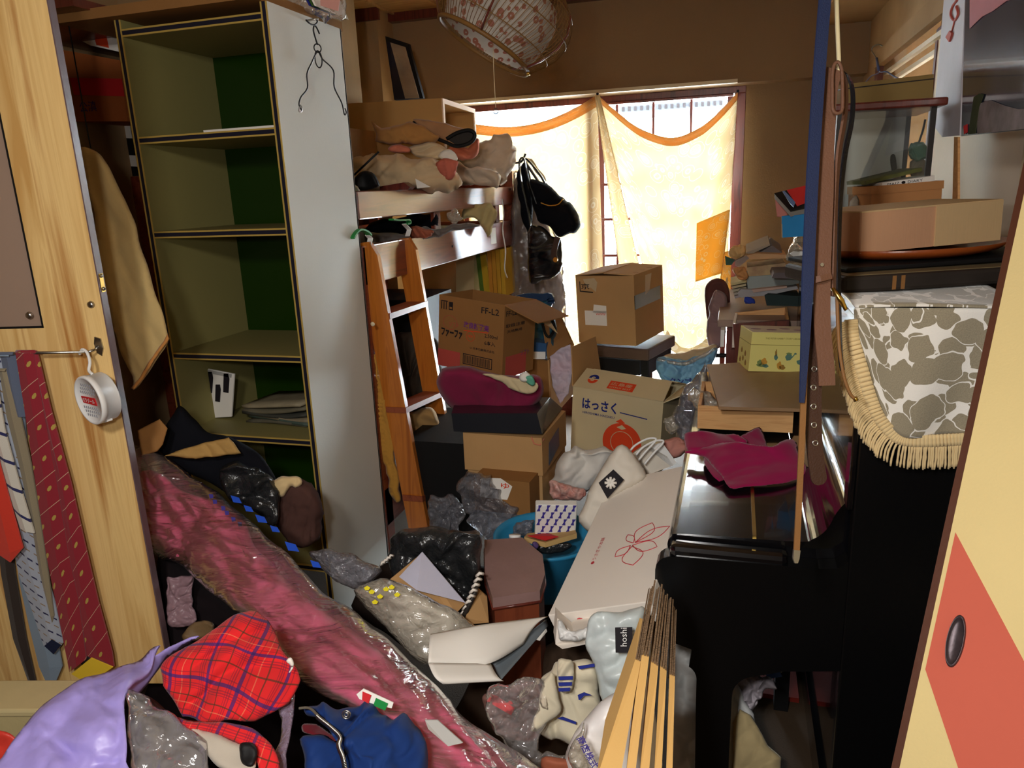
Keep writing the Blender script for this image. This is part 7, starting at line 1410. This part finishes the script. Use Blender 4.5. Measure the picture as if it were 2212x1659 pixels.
# dark things behind the package
soft('black_coat', 'black cloth peaked in front of the lower bookshelf', 'cloth', [(346, 968), (360, 930), (378, 884), (386, 872), (400, 880), (420, 905), (455, 935), (500, 950), (560, 985), (600, 1030), (600, 1080), (540, 1090), (440, 1040), (380, 1000)], 2.08, .05, m_blackcloth, wr=.02, ws=8, res=.01)
soft('black_plastic', 'glossy black bin bag slumped on the lowest bookshelf level', 'rubbish bag', [(480, 1000), (520, 990), (560, 1010), (590, 1040), (604, 1080), (606, 1110), (590, 1140), (560, 1120), (520, 1085), (490, 1050)], 2.02, .05, m_blackbag, wr=.028, ws=12, res=.007)
soft('ochre_envelope', 'ochre paper bag top sticking out of the dark heap', 'envelope', [(355, 985), (400, 968), (495, 944), (505, 955), (520, 980), (480, 985), (420, 992)], 2.0, .012, mat('ochre_envelope', (170, 134, 76), rough=.8), wr=.006, ws=18, sm=1)
soft('plush_animal', 'brown plush toy head with a cream ear lying in the lowest bookshelf level', 'plush toy', [(585, 1100), (590, 1055), (605, 1032), (640, 1030), (675, 1050), (695, 1085), (698, 1120), (690, 1160), (660, 1182), (630, 1175), (600, 1140)], 2.12, .08, fabric('plush_brown', (84, 58, 52), sheen=.6, c2=(60, 40, 36)), wr=.008, ws=30, res=.008)
soft('plush_ear', 'cream plush ear on the brown plush toy', 'plush toy', [(584, 1050), (600, 1034), (625, 1030), (650, 1032), (656, 1045), (640, 1055), (628, 1052), (612, 1072), (598, 1070)], 2.04, .03, fabric('plush_cream', (210, 184, 136)), wr=.008, ws=20)
soft('cardboard_piece', 'brown cardboard leaning behind the clear package by the wardrobe door', 'cardboard', [(296, 930), (345, 905), (362, 925), (352, 960), (340, 975), (306, 985)], 1.95, .006, m_card2, wr=.0, sm=1)
soft('lavender_pouch', 'shiny mauve pouch hanging in the gap beside the wardrobe door', 'pouch', [(355, 1262), (370, 1245), (405, 1242), (415, 1262), (420, 1300), (415, 1348), (370, 1355), (360, 1320)], 1.9, .025, mat('mauve_satin', (150, 120, 128), rough=.35), wr=.016, ws=22)
soft('brown_pouch', 'brown striped pouch under the mauve one', 'pouch', [(395, 1370), (420, 1348), (455, 1340), (465, 1352), (450, 1375), (400, 1385)], 1.86, .02, mat('brown_stripe', (120, 96, 66), rough=.6), wr=.01, ws=24)
soft('dark_gap_heap', 'dark filler shape for the shaded gap below the clear package', 'clothes', [(340, 1180), (400, 1220), (480, 1290), (600, 1400), (720, 1500), (760, 1560), (700, 1700), (300, 1700), (330, 1400)], 2.02, .08, fabric('heap_black', (26, 20, 22)), wr=.04, ws=8, res=.016)  # near-black body stands in for the shade in this gap
soft('ivory_ring_toy', 'pale curved strap end beside the red tartan cloth', 'strap', [(618, 1428), (628, 1420), (635, 1432), (632, 1446), (624, 1453), (628, 1440)], 1.18, .004, m_cream2, wr=0)

# ------------------------------------------------------------ lilac bag with tartan clothes
lb = thing('lilac_bag', 'large open lilac plastic bag in the lower left corner filled with clothes', 'bag', tuple(GD(200, 1680, 1.1)))
puff('bag_side', [(-60, 1720, 1.0), (0, 1640, 1.04), (60, 1560, 1.10), (130, 1500, 1.16), (230, 1445, 1.22), (330, 1405, 1.26), (345, 1398, 1.27), (332, 1420, 1.24), (300, 1462, 1.18), (272, 1492, 1.12), (266, 1560, 1.06), (270, 1640, 1.02), (274, 1720, 1.0)], 1.1, .035, m_lilac, lb, wr=.022, ws=11, res=.006, sm=3)
strip = [(272, 1492, 1.12), (300, 1462, 1.18), (335, 1418, 1.24), (400, 1380, 1.30), (430, 1375, 1.31), (400, 1392, 1.31), (360, 1425, 1.28), (330, 1462, 1.22), (300, 1500, 1.18)]
puff('bag_rim', strip, 1.2, .006, m_lilac, lb, wr=.003, ws=30, res=.006)
puff('bag_film_right', [(592, 1460, 1.26), (632, 1480, 1.24), (638, 1530, 1.20), (625, 1600, 1.14), (612, 1720, 1.06), (560, 1720, 1.06), (590, 1640, 1.12), (610, 1560, 1.18)], 1.2, .012, film('lilac_film', (214, 196, 220), op=.45, rough=.25, body=(176, 156, 180)), lb, wr=.008, ws=20)
b = NB('tartan_wool'); uv = b.n('TexCoord').outputs['UV']; mp = b.n('Mapping', {'Vector': uv, 'Rotation': (0, 0, .28)}); sp3 = b.n('SeparateXYZ', {0: mp.outputs[0]})
def band(e, per, off, wd_): return b.ma('LESS_THAN', b.ma('ABSOLUTE', b.ma('SUBTRACT', b.ma('FRACT', b.ma('ADD', b.ma('DIVIDE', e, per), off)), .5)), wd_)
P_ = .056; red, nav, drk, grn, yel = lin((214, 26, 30)), lin((44, 26, 96)), lin((120, 18, 44)), lin((70, 42, 24)), lin((224, 130, 90))
nz = b.n('TexNoise', {'Vector': uv, 'Scale': 9.}); 
cA = None; col = red
for e in (sp3.outputs[0], sp3.outputs[1]):
    e = b.ma('ADD', e, b.ma('MULTIPLY', nz.outputs['Fac'], .008))
    col = b.mix(b.ma('MULTIPLY', band(e, P_, 0, .045), .85), col, nav); col = b.mix(b.ma('MULTIPLY', band(e, P_, .5, .018), .8), col, grn)
    for o_, w_ in ((.14, .016), (.20, .016), (.26, .010), (-.14, .014)): col = b.mix(b.ma('MULTIPLY', band(e, P_, o_, w_), .6), col, drk)
    col = b.mix(b.ma('MULTIPLY', band(e, P_*2, .1, .006), .5), col, yel)
b.p(col=col, rough=.95, sheen=.05, nor=b.bump(b.noise(b.co('Object'), 700, 2), .3, .001)); m_tart = b.m
tw = thing('tartan_shirt', 'red tartan flannel shirt bundled in the lilac bag', 'shirt', tuple(GD(490, 1560, 1.2)))
puff('folded_body', [(345, 1480, 1.20), (350, 1440, 1.23), (400, 1385, 1.27), (470, 1355, 1.29), (535, 1318, 1.32), (552, 1318, 1.32), (575, 1345, 1.30), (600, 1400, 1.27), (630, 1455, 1.23), (636, 1480, 1.21), (625, 1520, 1.18), (560, 1550, 1.16), (480, 1565, 1.14), (420, 1560, 1.15), (375, 1545, 1.17)], 1.2, .05, m_tart, tw, wr=.026, ws=9, res=.005, edge=.06, sm=1)
puff('lower_fold', [(380, 1545, 1.12), (440, 1560, 1.12), (520, 1568, 1.11), (570, 1590, 1.10), (600, 1630, 1.08), (605, 1720, 1.04), (560, 1720, 1.04), (556, 1650, 1.06), (520, 1612, 1.09), (450, 1585, 1.10), (400, 1572, 1.11)], 1.1, .016, m_tart, tw, wr=.006, ws=14, res=.005)
puff('grey_placket', [(410, 1575, 1.10), (450, 1580, 1.10), (510, 1600, 1.09), (548, 1625, 1.075), (552, 1660, 1.05), (520, 1672, 1.05), (470, 1655, 1.06), (440, 1620, 1.08)], 1.08, .014, fabric('grey_lining', (176, 166, 152)), tw, wr=.004, ws=18, label='grey lining of the shirt')
puff('black_cuff', [(520, 1606, 1.07), (545, 1605, 1.07), (556, 1625, 1.06), (546, 1655, 1.045), (524, 1650, 1.05), (518, 1628, 1.06)], 1.06, .008, m_blk, tw, wr=.001)
soft('camouflage_packet', 'dark mottled garment in a clear bag inside the lilac bag', 'garment', [(272, 1505, 1.16), (310, 1500, 1.17), (345, 1520, 1.17), (390, 1560, 1.15), (430, 1610, 1.12), (450, 1665, 1.09), (440, 1720, 1.06), (276, 1720, 1.06), (270, 1600, 1.1)], 1.12, .03, mat('mottled_dark', (58, 50, 44), rough=.8, c2=(20, 18, 20), vs=40, var=.6), wr=.01, ws=14, res=.007)
soft('clear_garment_film', 'shiny clear film over the mottled garment in the lilac bag', 'film', [(276, 1500, 1.12), (320, 1500, 1.13), (370, 1540, 1.11), (420, 1580, 1.09), (448, 1620, 1.07), (440, 1690, 1.04), (300, 1700, 1.03)], 1.08, .02, m_film, wr=.012, ws=22)
nv = thing('navy_jacket', 'navy blue nylon jacket with an open silver zip and a snap button', 'jacket', tuple(GD(760, 1650, 1.1)))
puff('jacket_body', [(640, 1530, 1.22), (700, 1522, 1.22), (790, 1520, 1.22), (860, 1550, 1.20), (895, 1570, 1.18), (912, 1620, 1.14), (915, 1720, 1.07), (700, 1720, 1.07), (745, 1660, 1.10), (730, 1605, 1.13), (690, 1565, 1.17)], 1.15, .05, m_navycoat, nv, wr=.026, ws=22, res=.006)
puff('jacket_front', [(655, 1600, 1.14), (690, 1590, 1.14), (730, 1610, 1.12), (745, 1660, 1.09), (740, 1720, 1.05), (640, 1720, 1.05), (665, 1660, 1.09)], 1.1, .025, m_navycoat, nv, wr=.014, ws=24, res=.005)
puff('red_lining', [(655, 1562, 1.18), (690, 1565, 1.18), (728, 1595, 1.15), (715, 1602, 1.14), (680, 1590, 1.15), (650, 1580, 1.17)], 1.16, .006, m_darkred2, nv, wr=.004)
zp = smoothline([GD(645, 1532, 1.16), GD(668, 1532, 1.155), GD(690, 1552, 1.13), (GD(715, 1572, 1.11)), GD(734, 1592, 1.09), GD(732, 1612, 1.075), GD(742, 1640, 1.06), GD(750, 1690, 1.04)], 8)
tube('zip_tape', [p+FW*.003 for p in zp], .0022, mat('zip_tape', (96, 88, 76), rough=.8), nv)
zt5 = []; ac = 0
for i in range(14, len(zp)-1):
    p = zp[i]; dvec = (zp[i+1]-zp[i]).normalized(); sd = dvec.cross(FW).normalized()
    for k in (0, .5):
        q = p.lerp(zp[i+1], k); o_ = len(zt5); 
        tube('zip_tooth', [q-sd*.0036-FW*.001, q+sd*.0036-FW*.001], .0011, m_steel, nv, seg=4)
for r_ in (.0062, .0032): ring('snap_button', GD(748, 1544, 1.135), -FW, r_, .0013, m_steel, nv, seg=20)
cb = place('beige_storage_box', 'cream plastic storage box with a rope-like corner under the neckties', 'box', tuple(GD(120, 1590, 1.75)), (0, 0, 14), (.30, .1, .22)); bx('body', (0, 0, .11), (.30, .1, .22), mat('cream_plastic_box', (206, 190, 140), rough=.45), cb, bev=.01); bx('lid', (0, 0, .215), (.31, .11, .02), mat('cream_plastic_lid', (216, 200, 150), rough=.45), cb, bev=.006)
for i in range(9): tube('rope_lug', [V((-.142, -.053, .18-i*.02)), V((-.132, -.055, .172-i*.02))], .005, m_white, cb, seg=6, local=True)
soft('red_plastic_scrap', 'red plastic packet at the lower left edge', 'packet', [(-30, 1590), (10, 1580), (35, 1600), (10, 1640), (-30, 1680)], 1.25, .01, mat('red_plastic', (206, 60, 48), rough=.4), wr=.004)
